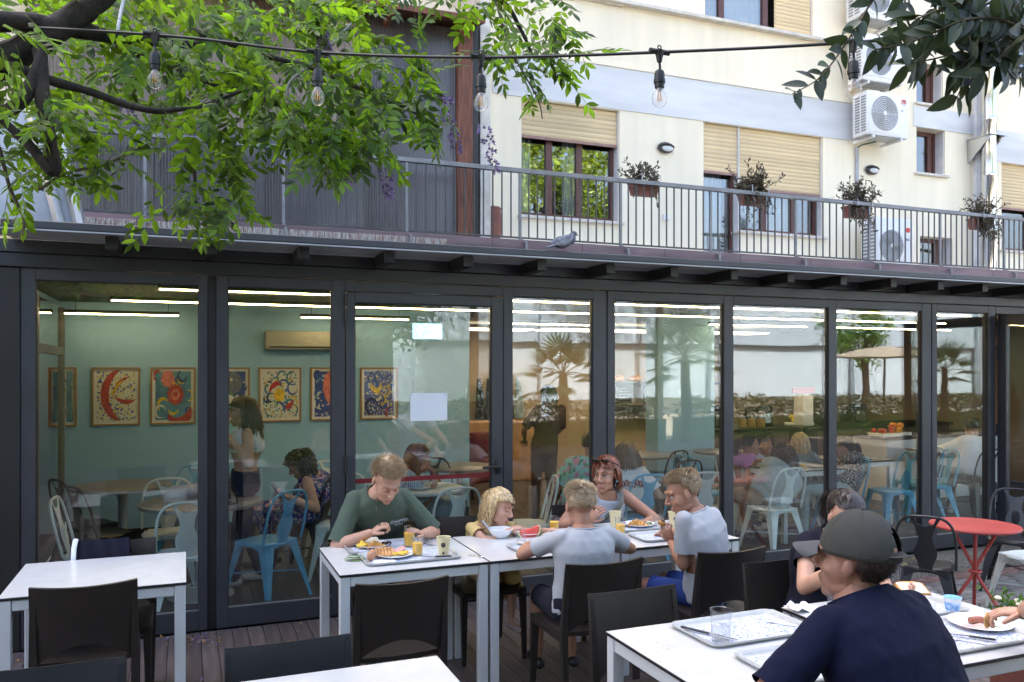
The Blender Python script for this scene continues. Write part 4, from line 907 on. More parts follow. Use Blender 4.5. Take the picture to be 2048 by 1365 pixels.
def make_head(Mh, hs, voxel, neck_to, neck_r, fem=0., child=0.):
    """head in its own frame: +Y face, Z up, origin between the ears"""
    mb = MB(); T = lambda x, y, z: Mh @ V((x * hs, y * hs, z * hs)); R3 = Mh.to_3x3()
    E_ = lambda c, r, rot=None, nu=18, nv=12: mb.ell(T(*c), [q * hs for q in r], R3 @ rot if rot else R3, nu, nv)
    E_((0, -.018, .035), (.0755, .096, .085), None, 26, 18); E_((0, .022, -.02), (.066 - .004 * fem, .070, .082)); E_((0, .040, -.07), (.050 - .006 * fem, .046, .046)); E_((0, .066, -.098), (.024 - .004 * fem, .022, .02))
    for s in (-1, 1):
        E_((s * .038, .050, -.028), (.024, .027, .026)); E_((s * .040, .016, -.072), (.017, .034, .024))
        E_((s * .077, -.010, -.006), (.009, .018, .029), Matrix.Rotation(R(-s * 14), 3, 'Z') @ Matrix.Rotation(R(10), 3, 'X'), 12, 8)
        E_((s * .012, .100, -.030), (.008, .010, .0075), None, 10, 6)
    mb.tube([T(0, .084, .022), T(0, .103, -.008), T(0, .113, -.024), T(0, .104, -.034)], [.0085 * hs, .010 * hs, .0125 * hs, .008 * hs], 10, round_ends=True)
    mb.tube([T(-.045, .070, .030), T(-.02, .088, .032), T(.02, .088, .032), T(.045, .070, .030)], [.011 * hs * (1 - .3 * fem)] * 4, 8, round_ends=True)
    mb.tube([T(-.018, .086, -.062), T(0, .094, -.060), T(.018, .086, -.062)], [.005 * hs, .0085 * hs, .005 * hs], 8, round_ends=True); mb.tube([T(-.015, .086, -.073), T(0, .092, -.073), T(.015, .086, -.073)], [.004 * hs, .008 * hs, .004 * hs], 8, round_ends=True)
    nb = V(neck_to); mb.tube([T(0, -.022, -.02), T(0, -.022, -.075), T(0, -.022, -.075).lerp(nb, .6), nb], [neck_r * .95, neck_r, neck_r, neck_r * 1.12], 16, round_ends=True)
    bm = fuse(mb, voxel, 2); inv = Mh.inverted()
    for v_ in bm.verts:
        q = (inv @ v_.co) / hs
        if q.y > .03 and -.03 < q.z < .045:
            for s in (-1, 1):
                d2 = ((q.x - s * .031) / .017) ** 2 + ((q.z - .006) / .0125) ** 2; q.y -= .011 * math.exp(-d2)
        if q.y > .05: q.y -= .006 * math.exp(-((q.z + .0675) / .003) ** 2) * max(0, 1 - abs(q.x) / .026)
        v_.co = Mh @ (q * hs)
    return bm
def head_detail(par, org, Mh, hs, brow, closed, skin, gaze=(0, 0), lip=m_lip):
    T = lambda x, y, z: Mh @ V((x * hs, y * hs, z * hs)); R3 = Mh.to_3x3()
    for s in (-1, 1):
        if closed:
            mb_obj(MB().tube([T(s * .018, .083, .001), T(s * .030, .0865, -.003), T(s * .043, .079, .001)], .0016 * hs, 5), 'eyelash', m_brow_d, par, org)
            mb_obj(MB().ell(T(s * .031, .0765, .006), (.0125 * hs, .0105 * hs, .0105 * hs), R3, 12, 8), 'eyelid', skin, par, org)
        else:
            e = mb_obj(MB().ell(T(s * .031, .0745, .005), (.0108 * hs, .0095 * hs, .0062 * hs), R3, 12, 8), 'eye', m_eyew, par, org)
            mb_obj(MB().ell(T(s * .031 + gaze[0], .0815, .005 + gaze[1]), (.0056 * hs, .0032 * hs, .0056 * hs), R3, 10, 6), 'iris', m_iris, e, (0, 0, 0)).location = -V(org)
            mb_obj(MB().tube([T(s * .018, .083, .010), T(s * .031, .0885, .0145), T(s * .045, .080, .010)], .0022 * hs, 5), 'eyelash', m_brow_d, par, org)
        mb_obj(MB().tube([T(s * .014, .0965, .032), T(s * .032, .093, .041), T(s * .050, .0765, .034)], [.0022 * hs, .0032 * hs, .0014 * hs], 5), 'eyebrow', brow, par, org)
    l = MB(); l.tube([T(-.021, .088, -.0655), T(-.007, .0955, -.061), T(0, .0955, -.0625), T(.007, .0955, -.061), T(.021, .088, -.0655)], [.002 * hs, .0042 * hs, .0038 * hs, .0042 * hs, .002 * hs], 6, round_ends=True); l.tube([T(-.019, .088, -.069), T(0, .0935, -.0740), T(.019, .088, -.069)], [.002 * hs, .0052 * hs, .002 * hs], 6, round_ends=True)
    mb_obj(l, 'lips', lip, par, org)
def strand(mb, pts, w0, flat=.45):
    m = len(pts); mb.tube(pts, [w0 * (1 - .85 * (i / (m - 1)) ** 1.5) for i in range(m)], 3, cap=False, flat=flat)
def hair(par, org, Mh, hs, kind, m, ln=.2, n=600, seed=1, part=.3):
    rnd = random.Random(seed); mb = MB(); C0 = V((0, -.018, .035)); rad = V((.0785, .0995, .089)); T = lambda q: Mh @ (V(q) * hs); R3 = Mh.to_3x3(); Ri = R3.inverted()
    fade = kind in ('short', 'crop', 'nape')
    def ok(d):
        if kind == 'nape': return d.z < .14 and d.z > -.90 and d.y < (.22 if d.z > -.1 else -.12)
        if d.y > .25 and d.z < .52 - .1 * d.x * d.x - (.0 if fade else .04): return False
        if d.z < .05 and d.y > (-.05 if fade else .12): return False
        return d.z > (-.48 if fade else -.62)
    # close-fitting cap
    nu, nv = 40, 26; vs = {}; cs = []
    for i in range(nv + 1):
        a = PI * i / nv
        for k in range(nu):
            t = 2 * PI * k / nu; d = V((math.sin(a) * math.cos(t), math.sin(a) * math.sin(t), math.cos(a))); th = .004 + (.004 if d.z > .3 else 0) + .004 * noise.noise(d * 9 + V((seed, 0, 0)))
            vs[i, k] = (d, C0 + V((d.x * (rad.x + th), d.y * (rad.y + th), d.z * (rad.z + th))))
    idx = {}
    for i in range(nv):
        for k in range(nu):
            q = [(i, k), (i + 1, k), (i + 1, (k + 1) % nu), (i, (k + 1) % nu)]
            if all(ok(vs[c][0]) for c in q):
                f = []
                for c in q:
                    if c not in idx: idx[c] = len(mb.v); mb.v.append(tuple(T(vs[c][1])))
                    f.append(idx[c])
                mb.f.append(tuple(f))
    crown = V((.12, -.45, .88)).normalized(); down = Ri @ V((0, 0, -1)); cnt = 0
    while cnt < n:
        z = rnd.uniform(-.92, 1); t = rnd.uniform(0, 2 * PI); r_ = math.sqrt(1 - z * z); d = V((r_ * math.cos(t), r_ * math.sin(t), z))
        if not ok(d): continue
        cnt += 1; p = C0 + V((d.x * rad.x, d.y * rad.y, d.z * rad.z)); nr = V((d.x / rad.x, d.y / rad.y, d.z / rad.z)).normalized()
        fl_ = d - crown * d.dot(crown); fl_ = fl_.normalized() if fl_.length > 1e-4 else V((0, 1, 0)); jit = V((rnd.gauss(0, 1), rnd.gauss(0, 1), rnd.gauss(0, 1)))
        if fade:
            top = max(0, min(1, (d.z - .15) / .5)); L = (.012 + .032 * top) * (1 if kind == 'short' else .75); g = (fl_ * .8 + V((0, .5, 0)) * top + nr * (.36 + .42 * top) + jit * .13).normalized(); g2 = (g + fl_ * .5 - nr * .3 + jit * .08).normalized()
            L *= rnd.uniform(.6, 1.25) * (1.5 if kind == 'nape' else 1); strand(mb, [T(p), T(p + g * L * .5), T(p + g * L * .5 + g2 * L * .5)], .0019 * hs)
        else:
            L = ln * rnd.uniform(.75, 1.08); steps = 9; cur = p + nr * .006; pts = [T(cur)]; side = 1 if p.x > (part - .3) * .03 else -1
            tail = kind == 'tail'; v_ = (fl_ * 1.0 + V((side * .6, -.35, 0)) * (1 if d.y > .1 else .2)).normalized()
            ph = rnd.uniform(0, 6.28); fr = rnd.uniform(1.4, 2.4)
            knot = V((0, -.118, .055))
            for j in range(steps):
                st = L / steps
                if tail and j < 4: v_ = ((knot - cur).normalized() + nr * .15).normalized(); st = (knot - cur).length / (4 - j) if j < 3 else (knot - cur).length
                else: v_ = (v_ * .55 + down * .6 + jit * .03 + (V((0, -.5, 0)) if tail and j < 6 else V((0, 0, 0)))).normalized()
                cur = cur + v_ * st; q = cur - C0; e = math.sqrt((q.x / rad.x) ** 2 + (q.y / rad.y) ** 2 + (q.z / rad.z) ** 2); lim = 1.07 + .12 * rnd.random() * (0 if tail else 1)
                if e < lim and not (tail and j >= 4): cur = C0 + q * (lim / e)
                # keep it off the face and round the neck
                if cur.z < .060 and cur.y > .012: cur.y = .012; cur.x = max(.080, abs(cur.x)) * (1 if cur.x > 0 else -1)
                if cur.z < -.05 and math.hypot(cur.x, cur.y + .02) < .066: k_ = .068 / max(.01, math.hypot(cur.x, cur.y + .02)); cur = V((cur.x * k_, (cur.y + .02) * k_ - .02, cur.z))
                w = V((0, 0, 0))
                if kind == 'curly' and j > 0: w = V((math.cos(ph + j * fr), math.sin(ph + j * fr * 1.1), math.cos(ph * 2 + j * fr))) * .016
                if kind == 'wavy' and j > 2: w = V((math.cos(ph + j * .9), math.sin(ph + j * .9), 0)) * .007
                pts.append(T(cur + w))
            strand(mb, pts, (.0085 if kind == 'curly' else .0058) * hs * (600 / n) ** .4, .5)
    return mb_obj(mb, 'hair', m, par, org, 75)
def person(label, base, face, head, hyaw, hpitch=0., hroll=0., s=1., hs=1., sh=.185, seat=.45, stand=False, arms=(None, None), legs=None, skin=m_skin, hairs=None, brow=m_brow_d, closed=False, top=None, bottom=None, shoes=None, fine=True, fem=0., bust=0., gaze=(0, 0), group=None, bulk=1., nk=.004, plain=False):
    vx, vc, vh = (.010, .0085, .0045) if fine else (.016, .017, .009)
    org = V((base[0], base[1], 0)); t = thing('person', label, 'person', org, 0, group); a = R(face); fw = V((-math.sin(a), math.cos(a), 0)); rt_ = V((math.cos(a), math.sin(a), 0)); up = V((0, 0, 1))
    Hp = V((base[0], base[1], (seat + .085 * s) if not stand else .90 * s)); hc = V(head)
    Mh = Matrix.Translation(hc) @ Matrix.Rotation(R(hyaw), 4, 'Z') @ Matrix.Rotation(R(-hpitch), 4, 'X') @ Matrix.Rotation(R(hroll), 4, 'Y')
    hb = Mh @ V((0, -.025 * hs, -.115 * hs)); sp = (hb - Hp).normalized(); N = hb + sp * nk; tl = (N - Hp).length
    bend = -fw * (.03 * s) * (0 if stand else 1.4)           # rounded back
    def spine(q): return Hp.lerp(N, q) + bend * math.sin(PI * max(0, min(1, q)))
    def ring(q, w_, d_, g=1.):
        e = .02; tg = (spine(min(1.1, q + e)) - spine(q - e)).normalized(); x = rt_ - tg * rt_.dot(tg); x.normalize(); y = tg.cross(x) * 1.0; y = y if y.dot(fw) > 0 else -y
        k = sh / .185 * s; return (spine(q), x, y, w_ * k * g * bulk, d_ * s * g * bulk)
    prof = [(-.16, .125, .10), (-.03, .165, .118), (.12, .158, .112), (.32, .148 - .012 * fem, .105), (.55, .162, .114 + .03 * bust), (.72, .178, .118 + .022 * bust), (.85, .172, .100), (.93, .128, .080), (.975, .088, .068), (1.01, .066, .062), (1.05, .056, .054)]
    Sh = [spine(.875) + rt_ * q * sh * .88 * s for q in (1, -1)]
    wr = []; body = MB(); hands = MB()
    loft(body, [ring(q, w_ * .93, d_ * .93) for q, w_, d_ in prof])
    aspec = []
    for i, sgn in enumerate((1, -1)):
        ar = arms[i] or {}
        W = V(ar.get('w', Hp + rt_ * sgn * .26 * s + fw * .15 * s + up * .05)); pole = V(ar.get('pole', rt_ * sgn * .6 - fw * .3 - up)); El, W = ik(Sh[i], W, .285 * s, .245 * s, pole)
        cap(body, Sh[i], .050 * s, El, .039 * s); mid = El.lerp(W, .35); body.tube([El, mid, W], [.038 * s, .040 * s, .026 * s], 14, round_ends=True)
        D = V(ar.get('d', (W - El))).normalized(); Nn = V(ar.get('n', -up)); hand(hands, W + D * .004, D, Nn, .93 * s ** .7, ar.get('curl', 32), ar.get('spread', .3), left=(sgn < 0)); aspec.append((Sh[i], El, W))
    lspec = []
    for i, sgn in enumerate((1, -1)):
        hip = Hp + rt_ * sgn * .085 * s + (V((0, 0, -.03 * s)))
        if stand: kn = hip + V((0, 0, -.40 * s)) + fw * (.06 if i else .0); an = V((hip.x, hip.y, .075)) + fw * (.10 if i else -.14) * s
        else:
            kn = hip + fw * .41 * s + rt_ * sgn * .03 * s + up * (-.02); kn.z = seat + .075 * s - .01; an = kn + fw * (-.06 + (.05 if i else 0)) * s; an.z = max(.07, kn.z - .41 * s)
        if legs and legs[i]: kn, an = V(legs[i][0]), V(legs[i][1])
        cap(body, hip, .078 * s * bulk, kn, .053 * s); body.tube([kn, kn.lerp(an, .3), an], [.05 * s, .053 * s, .034 * s], 14, round_ends=True); cap(body, an + V((0, 0, -.03)), .034 * s, an + fw * .13 * s + V((0, 0, -.045 * s)), .024 * s); lspec.append((hip, kn, an))
    bm = fuse(body, vx, 3); hbm = make_head(Mh, hs, vh, N - sp * .03, .050 * hs * (.92 - .08 * fem) * (1.08 if s > .95 and not fem else 1), fem)
    me = bpy.data.meshes.new('x'); hbm.to_mesh(me); hbm.free(); bm.from_mesh(me); bpy.data.meshes.remove(me)
    me = hands.mesh('x', None); bm.from_mesh(me); bpy.data.meshes.remove(me)
    bm_obj(bm, 'body', skin, t, org)
    if not plain: head_detail(t, org, Mh, hs, brow, closed, skin, gaze)
    if top:
        kind, m_, sl, ez = top; tm = MB(); neck = {'tee': .985, 'tank': .93, 'crop': .9, 'dress': .93}[kind]; lo = {'tee': -.16, 'tank': -.16, 'crop': .36, 'dress': -.16}[kind]
        loft(tm, [ring(q, w_ * ez + .008, d_ * ez + .008) for q, w_, d_ in prof if lo - .02 <= q <= (1.02 if kind == 'tee' else .94)])
        if sl:
            for S, El, W in aspec:
                e = S.lerp(El, sl) if sl <= 1 else El; cap(tm, S - (El - S).normalized() * .02, .057 * s, S.lerp(El, min(1, sl) * 1.1), .055 * s * ez * ez)
                if sl > 1: cap(tm, El, .056 * s * ez, El.lerp(W, sl - 1), .046 * s * ez)
        elif kind in ('tank', 'dress', 'crop'):
            for S in Sh: tm.tube([spine(.86) + (S - spine(.86)) * .62 + fw * .075 * s * ez, S.lerp(spine(.93), .45) + up * .045 * s, spine(.86) + (S - spine(.86)) * .62 - fw * .085 * s * ez], .020 * s, 8, round_ends=True)
        b2 = fuse(tm, vc, 4); wrinkle(b2, (.0062 if sl else .004) * s, 11, len(label))
        if sl:
            for S, El, W in aspec:
                d = (El - S).normalized() if sl <= 1 else (W - El).normalized(); crop(b2, S.lerp(El, sl) if sl <= 1 else El.lerp(W, sl - 1), d, .085 * s * ez, .14 * s)
        if kind == 'tee': crop(b2, spine(.992), (spine(1.05) - spine(.95)), .11 * s, .1)
        if kind == 'crop': crop(b2, spine(.36), -(spine(.5) - spine(.36)), .3, .1)
        if kind == 'tee' and fine:
            c_, x_, y_, a_, d_ = ring(.985, .082 * ez + .004, .067 * ez + .004); mb_obj(MB().tube([c_ + x_ * a_ * math.cos(k * PI / 12) + y_ * d_ * math.sin(k * PI / 12) for k in range(24)], .0065 * s, 6, closed=True), 'collar', m_, t, org)
        bm_obj(b2, {'tee': 't_shirt' if sl <= 1 else 'shirt', 'tank': 'tank_top', 'crop': 'crop_top', 'dress': 'dress_bodice'}[kind], m_, t, org)
    if bottom:
        kind, m_ = bottom; pm = MB(); loft(pm, [ring(q, w_ * 1.06 + .006, d_ * 1.06 + .006) for q, w_, d_ in ((-.2, .10, .09), (-.12, .14, .11), (-.03, .165, .118), (.12, .160, .113), (.22, .152, .108))])
        for hip, kn, an in lspec:
            if kind == 'shorts': cap(pm, hip, .090 * s * bulk, hip.lerp(kn, .9), .076 * s)
            elif kind == 'trousers': cap(pm, hip, .088 * s * bulk, kn, .064 * s); cap(pm, kn, .063 * s, an, .052 * s)
            elif kind == 'skirt': cap(pm, hip, .105 * s * bulk, hip.lerp(kn, 1.02), .092 * s)
        if kind == 'skirt':
            k0, k1 = lspec[0][1], lspec[1][1]; h0 = lspec[0][0]; mid = (k0 + k1) / 2; loft(pm, [((lspec[0][0] + lspec[1][0]) / 2 + fw * .1 * s, rt_, up, .15 * s, .085 * s), (mid - fw * .03, rt_, up, .165 * s, .085 * s)]); cap(pm, k0 - fw * .02, .08 * s, k0 - fw * .05 - up * .16 * s, .05 * s); cap(pm, k1 - fw * .02, .08 * s, k1 - fw * .05 - up * .20 * s, .05 * s)
        b2 = fuse(pm, vc, 3); wrinkle(b2, .006 * s, 9, len(label) + 3)
        if kind == 'shorts':
            for hip, kn, an in lspec: crop(b2, hip.lerp(kn, .86), (kn - hip), .12 * s, .2)
        bm_obj(b2, {'shorts': 'shorts', 'trousers': 'trousers', 'skirt': 'skirt'}[kind], m_, t, org)
    if shoes:
        for hip, kn, an in lspec:
            q = an + V((0, 0, -.045)); z0 = q.z - .03; sm = MB(); cap(sm, q - fw * .035, .040 * s, q + fw * .15 * s, .034 * s); b2 = fuse(sm, .014, 2)
            for v_ in b2.verts: v_.co.z = max(v_.co.z, z0)
            bm_obj(b2, 'shoe', shoes, t, org)
    if hairs: hair(t, org, Mh, hs, *hairs[:2], **hairs[2])
    return t, org, Mh, dict(N=N, spine=spine, fw=fw, rt=rt_, arms=aspec, legs=lspec, Hp=Hp)
# ================================================================= WHO IS THERE
X_ = V((1, 0, 0)); Y_ = V((0, 1, 0)); Z_ = V((0, 0, 1))
# boy in olive
pt, po, pM, pk = person('boy in an olive T-shirt looking down while cutting his breakfast', (1.13, 5.24), 180, atY(774, 962, 4.80), 188, 38, 0, 1.0, 1.04, .180, .45,
    arms=({'w': atY(742, 1066, 4.73), 'pole': V((-.8, .35, -.7)), 'd': V((.62, -.25, .42)), 'n': V((.3, .1, -.8)), 'curl': 62}, {'w': atY(845, 1068, 4.73), 'pole': V((.8, .35, -.7)), 'd': V((-.62, -.3, .30)), 'n': V((-.2, .1, -.9)), 'curl': 58}),
    skin=m_skin, hairs=('short', h_sand, dict(n=3400, seed=3)), brow=m_brow_l, closed=True, top=('tee', c_olive, .93, 1.07), bottom=('shorts', c_blues), shoes=m_black)
def chest_print(pt, part, px, tilt):
    o = [c for c in pt.children if c.name.startswith(part)][0]; hit, n = on_surface(o, V((0, 0, EYE)), ray(*px)); x = V((0, 0, 1)).cross(n).normalized(); y = n.cross(x); return Matrix.Translation(hit + n * .004 - pt.location) @ Matrix((x, y, n)).transposed().to_4x4() @ Matrix.Rotation(R(tilt), 4, 'Z')
Mt = chest_print(pt, 't_shirt', (798, 1042), 4)
text_mesh('shirt_print', 'CHAPTER', .030, m_paper, pt, Mt); text_mesh('shirt_print', 'ESSENTIALS', .011, m_paper, pt, Mt @ Matrix.Translation((0, -.022, 0)))
def prop(name, label, cat_, loc, group=None): return thing(name, label, cat_, loc, 0, group)
def knife(label, a, b, blade_up=False, grp='table knives', hand=.48):
    a, b = V(a), V(b); t = prop('knife', label, 'knife', a, grp); d = b - a; m = d * hand
    MB().tube([V((0, 0, 0)), m], [.008, .0075], 8, flat=.6, round_ends=True).build('handle', m_knife, t)
    x, y, z = basis(d); MB().add([m + x * .007, m - x * .007, d * .92 - x * .009, d, m + x * .007 + y * .0015, m - x * .007 + y * .0015, d * .92 - x * .009 + y * .001, d + y * .001], [(0, 1, 2, 3), (7, 6, 5, 4), (0, 4, 5, 1), (1, 5, 6, 2), (2, 6, 7, 3), (3, 7, 4, 0)]).build('blade', m_cutlery, t)
hw = pk['arms'][0][2]
knife('knife held upright in the right hand of the boy in olive', hw + V((.055, -.03, .0)), hw + V((.02, -.03, .15)), True, 'table knives', .32)
# girl in yellow
pt, po, pM, pk = person('little fair haired girl in a yellow dress holding a slice of watermelon', (1.80, 5.0), 185, atY(997, 1016, 4.86), 222, 14, -14, .64, .93, .20, .45,
    arms=({'w': atY(1018, 1060, 4.74), 'pole': V((-1, -.1, -.5)), 'd': V((.9, -.2, .15)), 'n': V((.1, .2, -.9)), 'curl': 45}, {'w': atY(1094, 1060, 4.66), 'pole': V((.6, .6, -.6)), 'd': V((.8, -.5, .05)), 'n': V((0, 0, -1)), 'curl': 28}),
    skin=m_skin, hairs=('wavy', h_blond, dict(ln=.17, n=900, seed=8)), brow=m_brow_l, closed=True, top=('dress', c_yellow, .38, 1.12), bottom=('skirt', c_yellow), shoes=mat('pale_shoe', (.45, .35, .35), .7), fem=1.)
# woman with sunglasses
pt, po, pM, pk = person('woman in a grey tank top with sunglasses pushed up on auburn hair', (2.66, 5.22), 176, atY(1211, 950, 5.03), 128, 4, 0, .97, 1.0, .178, .45,
    arms=({'w': atY(1178, 1042, 4.84), 'pole': V((-.9, .2, -.7)), 'd': V((.35, -.3, .55)), 'n': V((.8, .2, .1)), 'curl': 30}, {'w': atY(1292, 1044, 4.80), 'pole': V((.95, .3, -.4)), 'd': V((-.75, -.35, .12)), 'n': V((-.1, -.1, -.9)), 'curl': 40}),
    skin=m_skin2, hairs=('bob', h_red, dict(ln=.115, n=1000, seed=5)), brow=m_brow_d, top=('tank', c_tank, 0, 1.06), bottom=('trousers', c_denim), shoes=m_black, fem=1., bust=1.)
sg = MB(); T = lambda x, y, z: pM @ V((x, y, z)) - po
for s in (-1, 1): sg.ell(T(s * .036, .078, .112), (.033, .012, .022), pM.to_3x3() @ Matrix.Rotation(R(-48), 3, 'X'))
sgo = sg.build('sunglasses', mat('dark_lens', (.03, .02, .015), .08, .3), pt)
fr = MB(); fr.tube([T(-.068, .060, .105), T(-.088, -.01, .075), T(-.092, -.07, .04)], .004, 6); fr.tube([T(.068, .060, .105), T(.088, -.01, .075), T(.092, -.07, .04)], .004, 6); fr.tube([T(-.02, .078, .112), T(.02, .078, .112)], .004, 6); fr.build('sunglasses_frame', m_brow_d, pt)
MB().ell(T(-.084, .0, -.040), (.008, .008, .008), None, 10, 8).build('earring', mat('turquoise', (.15, .55, .6), .3), pt); MB().ell(T(.084, .0, -.040), (.008, .008, .008), None, 10, 8).build('earring', MATS['turquoise'], pt)
sp_ = pk['spine']; st = [sp_(.93) + pk['rt'] * -.105 - pk['fw'] * .0 + Z_ * .055, sp_(.80) + pk['rt'] * -.085 + pk['fw'] * .135, sp_(.55) + pk['rt'] * .0 + pk['fw'] * .165, sp_(.25) + pk['rt'] * .13 + pk['fw'] * .125, sp_(.08) + pk['rt'] * .185]
MB().tube([q - po for q in cat(st, 5)], .017, 6, flat=.25, up=pk['fw']).build('bag_strap', mat('khaki_webbing', (.13, .13, .10), .8), pt)
# boy with his back to us
pt, po, pM, pk = person('boy in a grey T-shirt seen from behind with both elbows on the table', (1.95, 3.95), -3, atY(1160, 1012, 3.93), -6, 12, 0, .84, .98, .192, .45,
    arms=({'w': V((2.16, 4.12, .79)), 'pole': V((1, -.45, -.25)), 'curl': 30, 'd': V((-.9, .3, 0))}, {'w': V((1.78, 4.22, .80)), 'pole': V((-1, -.05, -.45)), 'curl': 30, 'd': V((.8, .4, .05))}),
    skin=m_skin2, hairs=('crop', h_ash, dict(n=3400, seed=12)), brow=m_brow_l, top=('tee', c_grey, .62, 1.05), bottom=('shorts', c_short), shoes=m_black)
# boy in profile
pt, po, pM, pk = person('boy in a grey T-shirt in profile lifting food to his mouth', (2.76, 3.93), 22, atY(1366, 986, 3.93), 68, 22, 0, .86, .98, .185, .45,
    arms=({'w': V((2.78, 4.33, .775)), 'pole': V((1, -.2, -.4)), 'curl': 30}, {'w': atY(1341, 1084, 4.06), 'pole': V((-.1, -.7, -1)), 'd': V((-.30, .1, .9)), 'n': V((.55, .5, .25)), 'curl': 45}),
    skin=m_skin2, hairs=('crop', h_sand, dict(n=3400, seed=21)), brow=m_brow_l, closed=False, top=('tee', c_grey, .68, 1.06), bottom=('shorts', c_blues), shoes=m_black, gaze=(0, -.002))
ph = pk['arms'][1][2] + V((-.04, .03, .105)); t = prop('pastry_piece', 'bitten piece of filled pastry in the hand of the boy in profile', 'food', ph); MB().ell((0, 0, 0), (.026, .018, .016), Matrix.Rotation(R(20), 3, 'Y')).build('crust', m_crust, t); MB().ell((.004, -.004, .012), (.016, .012, .008)).build('filling', m_choc, t)
# man in the cap
pt, po, pM, pk = person('man in a navy T-shirt and grey baseball cap seen from behind', (1.90, 1.64), 6, atY(1708, 1122, 1.88), 27, -3, 0, 1.06, 1.04, .195, .45,
    arms=({'w': V((2.28, 2.20, .78)), 'pole': V((1, -.2, -.7)), 'curl': 30}, {'w': V((1.52, 2.06, .765)), 'pole': V((-1, -.25, -.6)), 'd': V((.5, .8, 0)), 'curl': 30}),
    skin=m_skin3, hairs=('nape', h_dark, dict(n=700, seed=31)), top=('tee', c_navy, .80, 1.05), bottom=('trousers', c_denim), shoes=m_black, bulk=1.0, nk=.03, plain=True)
cpM = Matrix.Translation(-po) @ pM @ Matrix.Scale(1.04, 4)
def dome(a, b):
    t_ = 2 * PI * a; f_ = PI / 2 * (1 - b) * 1.04; hole = 0
    q = V((.088 * math.sin(f_) * math.cos(t_), -.016 + .112 * math.sin(f_) * math.sin(t_), .030 + .120 * math.cos(f_))); return cpM @ q
dm = MB(); nu, nv = 44, 14
for i in range(nu):
    for j in range(nv):
        a0, a1, b0, b1 = i / nu, (i + 1) / nu, j / nv, (j + 1) / nv
        ym = math.sin(2 * PI * (a0 + a1) / 2); ang = abs(((a0 + a1) / 2 - .75) * 2 * PI)
        if ang < .52 and b1 < .52 * math.cos(ang / .52 * 1.45) and b0 > .10: continue          # half-moon opening over the strap
        o_ = len(dm.v); dm.v += [tuple(dome(a0, b0)), tuple(dome(a1, b0)), tuple(dome(a1, b1)), tuple(dome(a0, b1))]; dm.f.append((o_, o_ + 1, o_ + 2, o_ + 3))
bm = bmesh.new(); me = dm.mesh('x', None); bm.from_mesh(me); bmesh.ops.remove_doubles(bm, verts=bm.verts, dist=.0005); wrinkle(bm, .0012, 30, 2); co = bm_obj(bm, 'cap', c_cap, pt, (0, 0, 0)); md = None
bm = bmesh.new(); bm.from_mesh(co.data); bmesh.ops.solidify(bm, geom=bm.faces[:], thickness=.003); bm.to_mesh(co.data); bm.free()
brm = MB().sheet(lambda a, b: cpM @ V(((a - .5) * 2 * .074 * (1 - .25 * b * b), .062 + (.03 + .085 * b) * math.sqrt(max(0, 1 - ((a - .5) * 1.75) ** 2)),   .040 - .022 * b - .022 * ((a - .5) * 2) ** 2)), 16, 6, .004).build('cap_brim', c_cap2, co); brm.location = (0, 0, 0)
MB().tube([cpM @ V((.086 * math.sin(t_) * .6, -.015 - .112 * math.cos(t_ * .6), .040)) for t_ in (-1.1, -.6, -.2, .2, .6, 1.1)], .011, 6, flat=.3).build('cap_strap', c_cap, co)
MB().ell(cpM @ V((0, -.016, .151)), (.008, .008, .005)).build('cap_button', c_cap, co)
for k in range(6):
    a = k / 6 + .04; MB().tube([V(dome(a, b / 8)) * 1.0 for b in range(1 if not 3 <= k <= 4 else 5, 9)], .0012, 4).build('cap_seam', m_gask, co)
# dark haired woman behind him
pt, po, pM, pk = person('dark haired woman in an ink blue top half hidden by the man in the cap', (2.96, 3.26), 176, atY(1692, 1034, 3.10), 165, 26, 0, .95, 1.0, .185, .45,
    arms=({'w': atY(1668, 1140, 2.86), 'pole': V((-.7, -.3, -1)), 'd': V((.3, -.2, .8)), 'n': V((.6, .5, 0)), 'curl': 40}, {'w': atY(1778, 1186, 2.78), 'pole': V((.7, .3, -.8)), 'd': V((.35, -.75, .12)), 'n': V((-.15, .1, .9)), 'curl': 42}),
    skin=m_skin, hairs=('tail', h_dark, dict(ln=.30, n=620, seed=41)), top=('tee', c_ink, .48, 1.08), bottom=('trousers', c_denim), shoes=m_black, fem=1., bust=.6)
bw = pk['arms'][1][2]; bq = bw + V((.045, -.085, .035)); t = prop('bread_slice', 'slice of white bread held in a hand right of the man in the cap', 'bread', bq); Mb = Matrix.Rotation(R(-25), 4, 'Z') @ Matrix.Rotation(R(12), 4, 'X')
MB().rbox(-.055, .055, -.05, .05, -.007, .007, .005, 2, Mb).build('crumb', m_crumb, t); frame_ = MB().tube([Mb @ V(q) for q in ((-.056, -.05, 0), (.056, -.05, 0), (.058, .04, 0), (.03, .058, 0), (-.03, .058, 0), (-.058, .04, 0))], .006, 6, closed=True); frame_.build('crust', m_crust, t)
